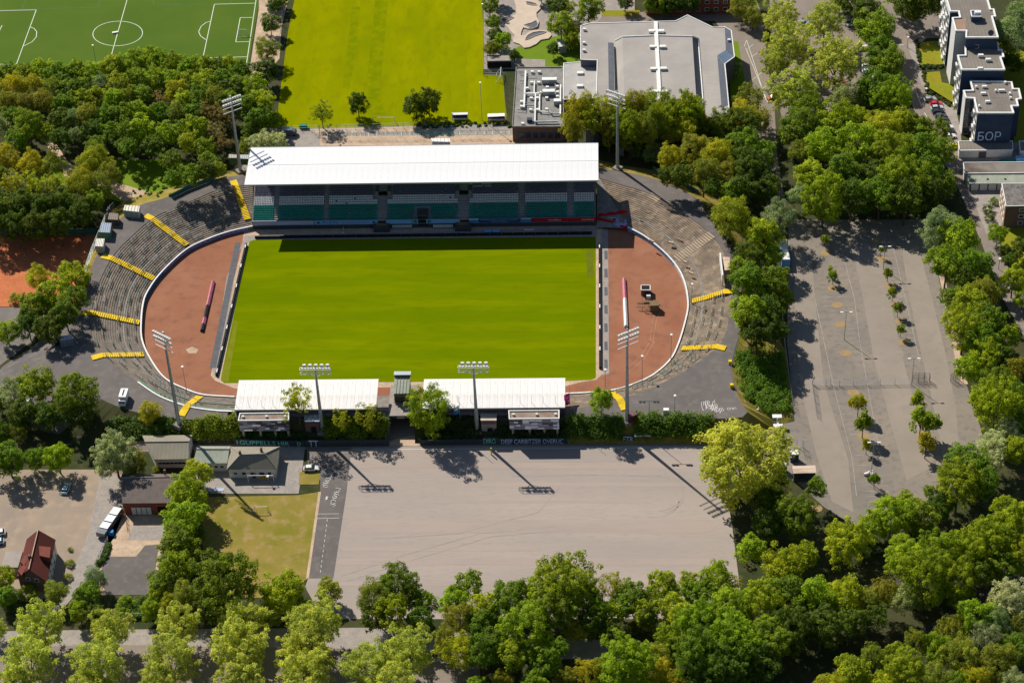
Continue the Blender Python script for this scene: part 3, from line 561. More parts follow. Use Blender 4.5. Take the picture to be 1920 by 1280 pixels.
# aisles between the blocks (centres in photo pixels), wide ones at the stair towers
def sx(u, v=400): return G(u, v, 4).x
aisles = [(518, 1.9), (611, 1.9), (717, 8.0), (869, 8.0), (978, 1.9), (1070, 1.9)]
AX = []
for u, w in aisles: w = 3.9 if w > 5 else w; AX.append((sx(u)-w/2*.75, sx(u)+w/2*.75))
def seat_mb():
    return [((0, .0, .42), (.40, .40, .06)), ((0, .2, .62), (.40, .06, .38))]
xs = np.arange(SX0+.4, SX1-.3, .53)
for cname, rows_, mt, lab in (('green_seats', range(0, 7), m_teal, 'rows of green plastic seats'), ('white_seats', range(7, 11), m_seatw, 'rows of white plastic seats'), ('grey_seats', range(11, 22), m_seatd, 'rows of dark grey seats')):
    vs, fs = [], []; n = 0
    tpl = []
    for c, s in seat_mb():
        for X, Y, Z in ((-1,-1,-1),(1,-1,-1),(1,1,-1),(-1,1,-1),(-1,-1,1),(1,-1,1),(1,1,1),(-1,1,1)): tpl.append((c[0]+X*s[0]/2, c[1]+Y*s[1]/2, c[2]+Z*s[2]/2))
    tpl = np.array(tpl); tf = [(4,5,6,7),(0,1,5,4),(1,2,6,5),(2,3,7,6),(3,0,4,7)]; tf = np.array(tf+[tuple(i+8 for i in q) for q in tf])
    pos = []
    for k in rows_:
        for x in xs:
            if any(a-.25 < x < b_+.25 for a, b_ in AX): continue
            if k < 6 and abs(x-sx(793)) < 2.6: continue
            if k < 2 and (abs(x-sx(793)) < 3.2): continue
            if k >= 9 and any(a-1.6 < x < b_+1.6 and b_-a > 2 for a, b_ in AX): continue
            if rng.random() < .01: continue
            pos.append((x, SY0+NR*k+.34, 2.6+RH*k))
    pos = np.array(pos); V = (tpl[None]+pos[:, None]).reshape(-1, 3); F = (tf[None]+16*np.arange(len(pos))[:, None, None]).reshape(-1, 4)
    me = bpy.data.meshes.new(cname); me.from_pydata(V.tolist(), [], F.tolist()); obj(cname, me, mt, st, label=lab, kind='stuff')
# light seats forming a mark at the top right
b = MB()
for (ua, ub, k) in ((883, 900, 16), (907, 924, 16), (884, 889, 15), (907, 924, 15), (890, 906, 14), (913, 924, 14)):
    for x in np.arange(sx(ua, 345), sx(ub, 345), .53): b.box((x, SY0+NR*k+.33, 2.6+RH*k+.5), (.42, .44, .12))
b.build('white_seat_pattern', m_seatw, st)
for (a, c), (u, w) in zip(AX, aisles):
    n = 16 if w > 5 else 24; b = MB()
    for k in range(n):
        b.box(((a+c)/2, SY0+NR*k+.36, 2.6+RH*k+.09), ((c-a)*.9, NR*.55, .2))
    b.build('aisle_stair', m_pave, st)
    if w > 5:
        k = 11; z = 2.6+RH*k; y = SY0+NR*k
        b = MB(); b.box(((a+c)/2, y+2.4, z+.3), ((c-a)*.95, 4.6, .8)); b.build('stair_opening', m_black, st)
        for s in (-1, 1): pbox('opening_wall', st, ((a+c)/2+s*((c-a)*.5+.5), y+2.4, z+.9), (1.0, 4.8, 1.6), m_asph)
# central portal
x0 = sx(793); b = MB(); b.box((x0, SY0+1.6, 3.1), (3.2, 3.4, 3.4)); b.build('player_tunnel_portal', m_teer, st); pbox('tunnel_opening', st, (x0, SY0-.12, 2.5), (2.9, .1, 3.4), m_black)
pbox('portal_roof', st, (x0, SY0+1.4, 4.9), (3.5, 3.6, .14), m_dkst)
# fascia with lettering
FY = SY0-.25
def fas(u0, u1, mt, name='fascia_board', z=2.55, h=1.55, off=0.0):
    xa, xb = G(u0, 416, z).x, G(u1, 416, z).x; pbox(name, st, ((xa+xb)/2, FY-off, z), (xb-xa, .14, h), mt); return xa, xb
fas(475, 589, m_lilac); xa, xb = fas(590, 708, m_lblue)
pbox('base_wall', st, ((SX0+SX1)/2, FY+.2, .9), (SX1-SX0, .2, 1.8), m_teer)
text_on('KLEIN', st, m_navy, ((xa+(xb-xa)*.25), FY-.09, 2.55), (1, 0, 0), (0, 0, 1), (xb-xa)*.24, .75)
text_on('GEFLÜGELFEINKOST', st, M('purple_print', (.2, .1, .45)), ((xa+(xb-xa)*.645), FY-.09, 2.55), (1, 0, 0), (0, 0, 1), (xb-xa)*.46, .68)
for t in (.06, .94):
    b = MB(); c = Vector((xa+(xb-xa)*t, FY-.10, 2.55)); b.face([c+Vector((-.7, 0, -.4)), c+Vector((.7, 0, -.4)), c+Vector((0, 0, .55))]); b.build('logo', m_navy, st)
fas(724, 772, m_lblue, z=2.5, h=1.5); fas(806, 862, m_lblue, z=2.5, h=1.5)
for u in (778, 804):
    xa, xb = fas(u-5, u+6, m_lblue, off=.03); b = MB(); c = Vector(((xa+xb)/2, FY-.13, 2.55)); b.face([c+Vector((.6*math.cos(a), 0, .6*math.sin(a))) for a in np.linspace(0, 6.28, 17)[:-1]]); b.build('emblem', m_grst, st)
fas(879, 897, m_blue); fas(879, 897, m_paint, z=3.15, h=.35, off=.04)
xa, xb = fas(897, 976, m_navy); text_on('PROFESSIONAL LOUNGE CONCEPTS', st, m_lblue, ((xa+xb)/2, FY-.09, 2.8), (1, 0, 0), (0, 0, 1), (xb-xa)*.9, .5)
b = MB(); b.box(((xa+xb)/2, FY-.09, 2.2), ((xb-xa)*.4, .02, .12)); b.build('printed_line', m_lblue, st)
fas(976, 996, m_blue); fas(977, 995, m_paint, z=3.15, h=.3, off=.04)
xa, xb = fas(997, 1117, m_red); wd = xb-xa
for t, tx, w_, mt in ((.14, 'bergeminnster', .24, m_pink), (.36, 'markilux', .2, m_paint), (.62, 'bergeminnster', .24, m_pink), (.875, 'markilux', .2, m_paint)):
    text_on(tx, st, mt, (xa+wd*t, FY-.09, 2.52), (1, 0, 0), (0, 0, 1), wd*w_, .62)
for z in (1.72, 3.36): pbox('fascia_rail', st, ((SX0+SX1)/2, FY-.06, z), (SX1-SX0, .16, .1), m_steel)
for u in (717, 869):   # small stair towers down to the pitch
    c = G(u, 424, 0); pbox('stair_block', st, (c.x, FY-1.1, .95), (5.0, 2.2, 1.9), m_teer); pbox('stair_landing', st, (c.x, FY-.6, 2.0), (3.4, 1.4, .3), m_wood)
# team benches
for u, lab in ((754, 'covered row of team seats left of the player tunnel'), (831, 'covered row of team seats right of the player tunnel')):
    c = G(u, 427, 0); tb = thing('team_bench', lab, 'bench', (c.x, c.y, 0)); pbox('plinth', tb, (0, 0, .2), (6.4, 1.6, .4), m_pave)
    pbox('rear_panel', tb, (0, .75, .9), (6.4, .08, 1.2), m_steel)
    for k in range(12): pbox('seat', tb, (-2.9+k*.53, .1, .75), (.4, .5, .7), m_paint)
    pbox('kick_board', tb, (0, -.85, .35), (6.4, .08, .5), m_steel)
c = G(645, 436, 0); o = MB(); o.tube((c.x, c.y, 0), (c.x, c.y, 2.2), .06); o.box((c.x-.3, c.y-.3, .1), (.8, .5, .2)); tag(o.build('marker_post', m_paint), 'thin white post standing in the shade before the grandstand', 'post')
for u, lab in ((915, 'left one of two pale crash mats lying before the grandstand'), (930, 'right one of two pale crash mats lying before the grandstand')):
    c = G(u, 436, 0); tag(pbox('crash_mat', None, (c.x, c.y, .35), (2.2, 1.3, .7), m_lblue), lab, 'mat')
c = G(992, 432, 0); tag(pbox('folded_goal_net', None, (c.x, c.y, .2), (3.2, .4, .4), m_paint), 'thin white bar lying in the stand shadow', 'bar')

# red inflatable archway and barrier at the right end of the stand
pn = thing('inflatable_tunnel', 'crumpled red and white inflatable lying at the end of the grandstand', 'inflatable')
b = MB(); A_, B_, C_, D_ = G(1121, 402, 2.5), G(1172, 394, 3.2), G(1176, 410, .6), G(1123, 407, 1.2); n = 10
for k in range(n):
    t0, t1 = k/n, (k+1)/n; z0, z1 = .3*math.sin(k*1.7), .3*math.sin((k+1)*1.7)
    b.face([A_.lerp(B_, t0)+Vector((0, 0, z0)), A_.lerp(B_, t1)+Vector((0, 0, z1)), D_.lerp(C_, t1), D_.lerp(C_, t0)])
b.build('red_sheet', m_red, pn)
b = MB(); b.tube(G(1174, 395, 3), G(1177, 408, .6), .5, n=8); b.build('red_tube', M('bright_red_vinyl', (.7, .03, .03)), pn)
b = MB(); b.tube(G(1118, 411, 1), G(1150, 418, 1), .75, .6, n=8); b.tube(G(1150, 418, .9), G(1153, 411, 1.4), .5, n=8); b.build('red_roll', m_red, pn)
b = MB(); b.tube(G(1148, 420, .7), G(1156, 410, 1.4), .45, n=7); b.tube(G(1140, 409, 1.3), G(1155, 409, 1.5), .4, n=7); b.build('pale_roll', m_lblue, pn)
b = MB()
for a, c in (((1158, 410), (1172, 410)), ((1172, 410), (1174, 422)), ((1174, 422), (1158, 420)), ((1158, 420), (1158, 410))): b.tube(G(*a, 1.2), G(*c, 1.2), .55, n=7)
b.build('square_frame_roll', m_lilac, pn)
b = MB(); b.tube(G(1154, 422, .7), G(1163, 425, .7), .6, n=7); b.build('pale_block', m_lblue, pn); b = MB(); b.tube(G(1163, 425, .7), G(1176, 428, .7), .62, n=7); b.build('red_block', m_red, pn)

# ================================================================ LOW STANDS AT THE BOTTOM
def low_stand(name, label, uv, label_group=None):
    (a, b_, c_, d_) = uv     # TL TR BR BL pixels; front edge towards the pitch is higher
    P = [G(*a, 10.2), G(*b_, 10.2), G(*c_, 8.8), G(*d_, 8.8)]
    r = thing(name, label, 'grandstand'); n = int((P[1]-P[0]).length/2.0); dxx = (P[1].x-P[0].x)/n
    yf = (P[0].y+P[1].y)/2; ybk = (P[2].y+P[3].y)/2; L_ = yf-ybk; tl = math.atan2(1.4, L_)
    b = MB(); b.box((0, 0, 0), (dxx-.02, L_, .16)); b.box((dxx/2-.08, 0, .09), (.06, L_, .04)); b.box((0, 0, .085), (.04, L_, .03)); me = b.mesh('roof_sheet'); me.materials.append(m_whroof)
    for k in range(n):
        o = obj('roof_sheet', me, None, r, loc=(P[0].x+dxx*(k+.5), (yf+ybk)/2, 9.5)); o.rotation_euler = (tl, 0, 0)
    x0, x1 = P[0].x, P[0].x+dxx*n
    pbox('gutter', r, ((x0+x1)/2, ybk-.15, 8.65), (x1-x0, .2, .3), m_dkst); pbox('roof_edge', r, ((x0+x1)/2, yf+.1, 10.0), (x1-x0, .12, .4), m_paint)
    pbox('rear_wall', r, ((x0+x1)/2, ybk+.35, 6.9), (x1-x0-.6, .18, 3.6), m_teer)
    for k in range(0, n+1, 4):
        x = x0+dxx*k; x = min(max(x, x0+.3), x1-.3); b = MB(); b.tube((x, ybk+1, 4.6), (x, ybk+1, 8.8), .14); b.tube((x, ybk+5, 3), (x, ybk+5, 9.2), .14); b.tube((x, ybk, 8.7), (x, yf, 10.0), .1); b.build('roof_frame', m_dkst, r)
    for k in range(int((x1-x0)/5)):
        pbox('wall_panel', r, (x0+2.8+k*5, ybk+.2, 6.6), (4.6, .08, 1.1), m_walls)
    return x0, x1, yf, ybk
lsA = low_stand('low_stand', 'low white roofed stand on the left below the pitch', ((448, 713), (710, 711), (708, 767), (439, 768)))
lsB = low_stand('low_stand', 'low white roofed stand on the right below the pitch', ((795, 711), (1060, 709), (1059, 764), (796, 766)))

# gatehouse press box between the two
gh = thing('press_box', 'grey roofed press box on stilts between the two low stands', 'building')
R4 = [G(739, 702, 9.5), G(767, 700, 9.5), G(767, 738, 8.6), G(737, 738, 8.6)]
x0, x1, y0, y1 = R4[3].x, R4[2].x, R4[2].y, R4[0].y
n = 5
for k in range(n):
    w = (x1-x0)/n; b = MB(); b.face([(x0+w*k+.05, y0, 8.7), (x0+w*(k+1)-.05, y0, 8.7), (x0+w*(k+1)-.05, y1, 9.6), (x0+w*k+.05, y1, 9.6)]); b.box((x0+w*(k+1)-.06, (y0+y1)/2, 9.25), (.1, (y1-y0)*.98, .1), rx=math.atan2(.9, y1-y0)); b.build('roof_sheet', m_etern2, gh)
pbox('roof_hood', gh, ((x0+x1)/2, y1-.2, 9.95), (x1-x0+.3, 1.6, .5), m_steel); pbox('dark_slot', gh, ((x0+x1)/2, y1-1.3, 9.75), (x1-x0-.6, .5, .12), m_black)
pbox('cabin', gh, ((x0+x1)/2, (y0+y1)/2+.2, 7.0), (x1-x0-.4, y1-y0-.8, 3.2), m_wood)
pbox('window_band', gh, ((x0+x1)/2, y0+.55, 7.9), (x1-x0-.8, .1, .8), m_glass)
for zz in (6.3, 5.3, 3.4): pbox('floor_beam', gh, ((x0+x1)/2, y0+.4, zz), (x1-x0-.2, .4, .35), m_dkst)
pbox('plank_panel', gh, ((x0+x1)/2, y0+.45, 4.4), (x1-x0-1.2, .1, 1.4), m_wood)
for X in (x0+.3, (x0+x1)/2, x1-.3):
    b = MB(); b.tube((X, y0+.6, 0), (X, y0+.6, 8.6), .14); b.tube((X, y1-.8, 0), (X, y1-.8, 9), .14); b.build('post', m_dkst, gh)
b = MB(); b.tube((x0-.8, y1-.5, 0), (x0-.8, y1-.5, 5), .05); 
# tunnel under the embankment
tn = thing('tunnel', 'dark vehicle tunnel through the bank below the press box', 'tunnel')
tx0, tx1 = G(733, 800, 0).x, G(778, 800, 0).x; ty1 = G(756, 783, 4.2).y; ty0 = S_in[0].y+.5
for nm, X in (('left_wall', tx0-.25), ('right_wall', tx1+.25)):
    a_ = G(724, 829, 0) if X < 0.5*(tx0+tx1) else G(785, 822, 0)
    b = MB(); p = [(X, ty0), (X, ty1)]; d_ = .22
    b.box((X, (ty0+ty1)/2, 2.1), (.45, ty0-ty1, 4.2))
    q = [(X-d_, ty1), (X+d_, ty1), (a_.x+d_, a_.y), (a_.x-d_, a_.y)]; z_ = [4.7, 4.7, 1.2, 1.2]
    b.prism([(x, y, z) for (x, y), z in zip(q, z_)], -.02); b.build('side_wall', m_conc, tn)
b = MB(); b.box(((tx0+tx1)/2, (ty0+ty1)/2, 4.45), (tx1-tx0+1.2, ty0-ty1, .5)); b.build('deck', m_pave, tn)
b = MB(); b.box(((tx0+tx1)/2, ty0-1, 2), (tx1-tx0, .2, 4.0)); b.build('painted_tunnel_dark', m_black, tn)  # black panel paints the darkness inside the open passage
pbox('portal_beam', tn, ((tx0+tx1)/2, ty1-.12, 4.6), (tx1-tx0+1.6, .3, .9), m_teer); pbox('sign', tn, ((tx0+tx1)/2-.2, ty1-.3, 4.55), (2.2, .06, .7), m_sand)
sheet('ramp', [(729, 800), (779, 800), (787, 836), (722, 836)], m_sand, 5)
sheet('ramp', [(731, 786), (778, 786), (780, 815), (748, 822), (728, 828)], m_road, 6)

# flagpoles and poles above the low stands
fp = [(444, 773, 750), (468, 773, 749), (488+4, 773, 748), (514, 773, 747), (975, 768, 741), (996, 768, 741), (1018, 768, 741), (1041, 768, 741), (858, 766, 744), (882, 766, 744)]
for u, v0, v1 in fp:
    p = G(u+1.5, v0+8, HP); b = MB(); b.tube((0, 0, 0), (0, 0, 6.4), .055, .04); o = b.build('flagpole', m_steel, loc=(p.x, p.y, p.z)); tag(o, 'bare thin flagpole behind the low stand', 'flagpole', 'bare flagpoles behind the low stands')
def flag(u, v, col_mats, lab, H=10, wav=1.6):
    p = G(u, v, HP); r = thing('flagpole', lab, 'flagpole', (p.x, p.y, p.z)); b = MB(); b.tube((0, 0, 0), (0, 0, H), .07, .05); b.build('pole', m_steel, r)
    for k, mt in enumerate(col_mats):
        b = MB(); n = 6
        for i in range(n):
            f = lambda i: (-.1-.25*i, .25*math.sin(i*1.3+k), 0)
            a, c = f(i), f(i+1); z1 = H-3.2-1.3*k-.12*i; z2 = z1-1.3
            b.face([(a[0], a[1], z2), (c[0], c[1], z2-.12), (c[0], c[1], z1-.12), (a[0], a[1], z1)])
        b.build('flag_cloth', mt, r)
flag(1069, 772, [m_pink, m_pink, m_pink], 'tall pole with pink and white flag right of the low stand')
flag(863, 790, [m_paint, m_blue], 'pole with blue and white flag hanging before the low stand', 9)

# annexes on stilts with patchwork cladding
def annex(label, roofpx, zr, zb, drop):
    r = thing('annex_building', label, 'building'); P = [G(u, v, zr) for u, v in roofpx]
    b = MB(); b.prism([(p.x, p.y) for p in P], zb, zr-.25); b.build('wall', m_walls, r)
    b = MB(); b.face([(p.x, p.y, zr-.2) for p in reversed(P)]); b.build('roof', M('brown_gravel_roof', (.22, .15, .12), (.3, .24, .19), .4), r)
    for i in range(4):
        a, c = P[i], P[(i+1) % 4]; d_ = c-a; pbox('parapet', r, ((a.x+c.x)/2, (a.y+c.y)/2, zr-.05), (d_.length+.2, .28, .4), m_paint, math.atan2(d_.y, d_.x))
    A, Bq = P[3], P[2]; rows = 6; hh = (zr-.35-zb)/rows; w = Bq.x-A.x; yy = min(A.y, Bq.y)-.09; cols = [(.95, .95, 1.0), (.28, .28, .34), (.10, .09, .13), (.45, .44, .5), (.05, .05, .07), (.95, .95, 1.0), (.25, .24, .30)]
    for k in range(rows):
        x = A.x; 
        while x < Bq.x-.2:
            L_ = min(random.choice((1.2, 1.8, 2.4)), Bq.x-x); t_ = (x-A.x)/w
            pbox('cladding_panel', r, (x+L_/2, yy+(Bq.y-A.y)*0, zb+hh*(k+.5)), (L_-.05, .1, hh-.05), m_obj, color=random.choice(cols)); x += L_
    for t in (.06, .4, .7, .96):
        x = A.x+w*t; b = MB(); b.tube((x, yy+.6, -0.0), (x, yy+.6, zb), .35, n=8); b.build('stilt', m_pave, r)
    for t in (.08, .55, .93):
        c = P[0].lerp(P[2], .5); pbox('roof_vent', r, (A.x+w*t, (P[0].y+P[3].y)/2, zr+.15), (.6, .5, .5), m_paint)
annex('flat roofed annex with patchwork grey cladding behind the left low stand', [(450, 775), (541, 774), (541, 787), (447, 788)], 8.4, 4.6, 0)
annex('flat roofed annex with patchwork grey cladding behind the right low stand', [(954, 770), (1048, 769), (1048, 784), (955, 785)], 8.4, 4.6, 0)
def kiosk(label, roofpx, zr, zb, roofmat, wallmat):
    r = thing('kiosk', label, 'kiosk'); P = [G(u, v, zr) for u, v in roofpx]; b = MB(); b.prism([(p.x, p.y) for p in P], zb, zr-.2); b.build('wall', wallmat, r)
    c = sum(P, Vector())/4; b = MB(); Q = [c+(p-c)*1.06 for p in P]; b.prism([(p.x, p.y) for p in Q], zr-.2, zr, bottom=True); b.build('roof', roofmat, r)
    x = (P[2].x+P[3].x)/2; y = (P[2].y+P[3].y)/2; w = P[2].x-P[3].x
    pbox('sign_band', r, (x, y-.12, zr-1.0), (w*.9, .12, .9), m_obj, color=(.16, .07, .08)); pbox('door', r, (x+.3, y-.08, zb+1.2), (w*.35, .1, 2.2), m_black)
    return r
kiosk('small kiosk with blue and white roof beside the airy tree', [(573, 770), (600, 770), (598, 789), (571, 789)], 6.6, 2.2, M('blue_white_roof', (.62, .68, .76), (.12, .18, .30), 1.2, .4, detail=3), m_brick)
kiosk('small kiosk with beige roof behind the right low stand', [(902, 767), (931, 767), (930, 787), (902, 787)], 6.8, 1.6, M('beige_roof', (.55, .47, .38), (.48, .41, .33)), m_pave)

# ================================================================ FLOODLIGHT MASTS
lampm = None
def lamp_mesh():
    b = MB(); b.box((0, 0, 0), (.62, .3, .62)); b.tube((0, .15, 0), (0, .5, 0), .2, .12, 6); return b.mesh('floodlight')
lampm = lamp_mesh(); lampm.materials.append(m_paint)
def mast(base, zb, H, kind, rot, label, nb=4):
    p = G(*base, zb); r = thing('floodlight_mast', label, 'floodlight', (p.x, p.y, p.z), rot)
    b = MB(); b.tube((0, 0, -2), (0, 0, H), .62, .26, 12); b.build('pole', m_steel, r)
    b = MB(); b.box((0, 0, .1), (2.6, 2.6, 1.2)); b.build('footing', m_conc, r)
    if kind == 'bars':
        for k in range(nb):
            z = H-.5-k*1.65; b = MB(); b.tube((-3.3, -.5, z), (3.3, -.5, z), .13, n=5); b.tube((0, 0, z), (0, -.5, z), .12, n=5); br = b.build('crossbar', m_paint, r)
            for i in range(8):
                if k < 2 or i % 2 == 0 and False: obj('floodlight', lampm, None, r, loc=(-3.0+i*.86, -.8, z-.25))
    else:
        b = MB()
        for z in (H-1.6, H): b.tube((-4.2, .3, z), (4.2, .3, z), .09, n=5); b.tube((-4.2, -.8, z), (4.2, -.8, z), .09, n=5)
        for x in (-4.2, -2.1, 0, 2.1, 4.2): b.tube((x, .3, H-1.6), (x, .3, H), .07, n=4); b.tube((x, -.8, H-1.6), (x, -.8, H), .07, n=4); b.tube((x, .3, H-1.6), (x, -.8, H-1.6), .07, n=4); b.tube((x, .3, H), (x, -.8, H), .07, n=4)
        b.tube((-2.5, 0, H-1.6), (0, 0, H-3.2), .08); b.tube((2.5, 0, H-1.6), (0, 0, H-3.2), .08); b.build('lamp_gantry', m_paint, r)
        for i in range(5): obj('floodlight', lampm, None, r, loc=(-3.0+i*1.6, .5, H+.4)).scale = (1.5, 1.5, 1.5)
        for i in range(10): obj('floodlight', lampm, None, r, loc=(-3.7+i*.82, .7, H-.9))
def zh(base, zb, top):   # height of a vertical thing from its foot and tip pixels
    B0 = G(*base, zb); return min(np.arange(.5, 60, .05), key=lambda h: abs(G(*top, zb+h).y-B0.y))
for base, zb, top, kind, rot, lab in (((336, 797), 4.2, (307, 622), 'bars', math.radians(-35), 'tall floodlight mast standing over the left track corner'),
        ((605, 809), 2.2, (592, 690), 'gantry', 0, 'floodlight mast with box gantry left of the press box'),
        ((895, 809), 2.2, (888, 686), 'gantry', 0, 'floodlight mast with box gantry right of the press box'),
        ((1176, 790), 4.4, (1172, 616), 'bars', math.radians(32), 'tall floodlight mast standing over the right track corner'),
        ((451, 322), 4.5, (431, 180), 'bars', math.radians(35), 'tall floodlight mast at the upper left corner of the grandstand'),
        ((1158, 317), 4.5, (1153, 170), 'bars', math.radians(-33), 'tall floodlight mast at the upper right corner of the grandstand')):
    mast(base, zb, zh(base, zb, top), kind, rot, lab)
# small lamp posts
def lamp_post(base, zb, top, lab, col=m_steel, arm=1, cat='lamp post', group=None, head=m_paint, w=.9):
    p = G(*base, zb); H = zh(base, zb, top); r = thing('lamp_post', lab, cat, (p.x, p.y, p.z), 0, group)
    b = MB(); b.tube((0, 0, 0), (0, 0, H), .11, .07, 8); b.build('pole', col, r)
    if arm == 2:
        b = MB(); b.tube((-1.7, 0, H), (1.7, 0, H), .07); b.build('arm', col, r)
        for s in (-1, 1): pbox('lamp_head', r, (s*1.3, 0, H), (w, .42, .16), head)
    elif arm == 4:
        b = MB(); b.tube((-2.6, 0, H), (2.6, 0, H), .1); b.build('arm', col, r)
        for s in (-2.4, -1.4, 1.5, 2.4): pbox('lamp_head', r, (s, -.3, H+.1), (.7, .6, .45), m_dkst)
    else: pbox('lamp_head', r, (0, -.2, H+.05), (.6, .75, .3), head)
for base, top, lab in (((1656, 505), (1661, 462), 'double headed lamp post nearest the top of the right car park'), ((1583, 637), (1586, 585), 'double headed lamp post on the left side of the right car park'), ((1709, 721), (1711, 672), 'double headed lamp post by the fence gap in the car park'), ((1632, 905), (1636, 829), 'double headed lamp post beside the white scooters')):
    lamp_post(base, 0, top, lab, arm=2)
lamp_post((1217, 812), 1.5, (1217, 752), 'green post with four floodlights above the hedge by the gravel lot', m_grst, 4)
for base, zb, top, lab in (((351, 740), 1.2, (340, 687), 'short lamp post inside the lower left bend of the track'), ((1204, 719), 1.2, (1205, 667), 'short lamp post inside the lower right bend of the track'), ((1258, 680), 1.2, (1261, 627), 'short lamp post on the right track wall'), ((1135, 728), 1.2, (1134, 692), 'short lamp post near the lower right pitch corner'), ((1297, 570), 1.2, (1300, 532), 'short lamp post beside the upper right yellow stairway'), ((1265, 771), HP, (1265, 741), 'thin lamp post on the plaza right of the tall mast'),
        ((1391, 470), HP, (1387, 445), 'thin lamp post behind the top of the right terrace'), ((1157, 1180), 0, (1157, 1166), 'white lamp post among the bottom trees'), ((904, 226), 0, (898, 155), 'thin floodlight post at the lower right corner of the training pitch'), ((906, 40), 0, (900, 8), 'thin floodlight post on the right edge of the training pitch'), ((180, 118), 0, (177, 85), 'thin post with twin lamps beside the artificial pitch'), ((779, 1120), 0, (785, 1082), 'dark lamp post poking out of the trees below the gravel lot'), ((514, 258), 0, (512, 235), 'lamp post beside the bus behind the grandstand'),
        ((1735, 185), 0, (1736, 166), 'street lamp at the bend beside the parked cars'), ((1701, 90), 0, (1702, 70), 'street lamp on the corner before the tower blocks'), ((1872, 505), 0, (1874, 485), 'street lamp on the pavement by the dark conifers'), ((504, 905), 0, (498, 892), 'white lamp post before the hip roofed clubhouse')):
    lamp_post(base, zb, top, lab)

# ================================================================ BUILDINGS
def winparts(par, a, c, z0, z1, rows, cols, w, h, mat=m_glass, frame=m_paint, margin=.6, name='window', out=.06):
    """windows in rows on the wall from a to c (world xy), on its outer side (right hand of a->c)"""
    a, c = Vector((a[0], a[1], 0)), Vector((c[0], c[1], 0)); d_ = (c-a); L_ = d_.length; d_.normalize(); n = Vector((d_.y, -d_.x, 0)); ang = math.atan2(d_.y, d_.x)
    for r_ in range(rows):
        z = z0+(z1-z0)*(r_+.5)/rows
        for k in range(cols):
            p = a+d_*(margin+(L_-2*margin)*(k+.5)/cols)+n*out
            f = pbox(name, par, (p.x, p.y, z), (w, .1, h), frame, ang); pbox('pane', f, (0, -.52, 0), (.84, .3, .8), mat)
def building(name, label, cat, roofpx, zr, wall, roof, zb=0, parapet=None, pw=.35, ph=.35, ztop=None):
    r = thing(name, label, cat); P = [G(u, v, zr) for u, v in roofpx]; ar = sum(P[i].x*P[(i+1) % len(P)].y-P[(i+1) % len(P)].x*P[i].y for i in range(len(P)))
    if ar < 0: P.reverse()
    b = MB(); b.prism([(p.x, p.y) for p in P], zb, zr-.05, top=False); b.build('wall', wall, r)
    b = MB(); b.face([(p.x, p.y, zr-.05) for p in P]); b.build('roof', roof, r)
    if parapet:
        b = MB()
        for i in range(len(P)):
            a, c = P[i], P[(i+1) % len(P)]; d_ = c-a; b.box(((a.x+c.x)/2, (a.y+c.y)/2, zr+ph/2-.1+.003*(i % 3)), (d_.length+pw*.8, pw, ph), math.atan2(d_.y, d_.x))
        b.build('parapet', parapet, r)
    return r, P
# sports hall
hall, HPn = building('sports_hall', 'large grey roofed sports hall with white ridge strip', 'hall', [(1089, 49), (1104, 44.5), (1229, 41), (1267, 40), (1289, 29), (1337, 52), (1359, 51), (1371, 58), (1377, 107), (1359, 120), (1366, 195), (1368, 216), (1322, 221), (1172, 223), (1135, 222), (1112, 243), (1098, 243), (1104, 205), (1118, 190), (1120, 113), (1089, 112)], 9, m_walls, m_roofg, parapet=m_paint, pw=.3, ph=.25)
CT = [(1160, 72), (1229, 67), (1298, 69), (1303, 196), (1170, 196), (1167, 120)]
P = [G(u, v, 12) for u, v in [(1167, 70), (1229, 67.5), (1298, 69), (1306, 192), (1171, 193)]]; b = MB(); b.face(P[::-1]); b.build('upper_roof', m_roofg, hall)
Q = [G(u, v, 9.05) for u, v in [(1154, 77), (1229, 69), (1309, 73), (1320, 211), (1160, 208)]]
for i, mt in zip(range(5), (m_white, m_white, m_slate, m_slate, m_roofg)):
    j = (i+1) % 5; b = MB(); b.face([Q[i], Q[j], P[j], P[i]]); b.build('sloping_side', mt, hall)
b = MB()
for a, c in ((Q[0], P[0]), (P[0], P[1]), (P[1], P[2]), (Q[2], Q[3]), (Q[3], Q[4]), (P[3], P[4]), (P[2], Q[2]), (P[3], Q[3]), (P[4], Q[4])): b.tube(a+Vector((0, 0, .1)), c+Vector((0, 0, .1)), .28, n=5)
b.build('edge_trim', m_paint, hall)
A_, C_ = G(1229.5, 41, 9.3), G(1237, 190, 12.3); m1 = G(1230.5, 67, 12.3)
b = MB()
for p, q in ((A_, G(1230.3, 66.5, 9.3)), (m1, C_)): b.box(((p+q)/2), (1.3, (q-p).length, .35), math.atan2((q-p).y, (q-p).x)-math.pi/2)
b.build('ridge_strip', m_paint, hall)
for u, v, z in ((1222, 58, 9.2), (1239.5, 58, 9.2), (1224, 87.5, 12.2), (1242.5, 87.5, 12.2), (1225.5, 129, 12.2), (1244, 128.5, 12.2), (1228, 171.5, 12.2), (1246.5, 171, 12.2), (1088, 137, 6.2), (1087.5, 161, 6.2), (1367, 75, 9.2), (1096, 55, 9.2), (1095, 80, 9.2), (1095, 94, 9.2)):
    c = G(u, v, z+.4); small = u < 1100 and v < 100 or u > 1360; pbox('skylight', hall, (c.x, c.y, z+.3), (1.0 if small else 2.1, .8 if small else 1.3, .75), m_paint)
P = [G(u, v, 9.08) for u, v in [(1140, 80), (1150, 80.5), (1151.5, 173), (1141.5, 174)]]; b = MB(); b.face(P[::-1]); b.build('roof_gutter', m_slate, hall)
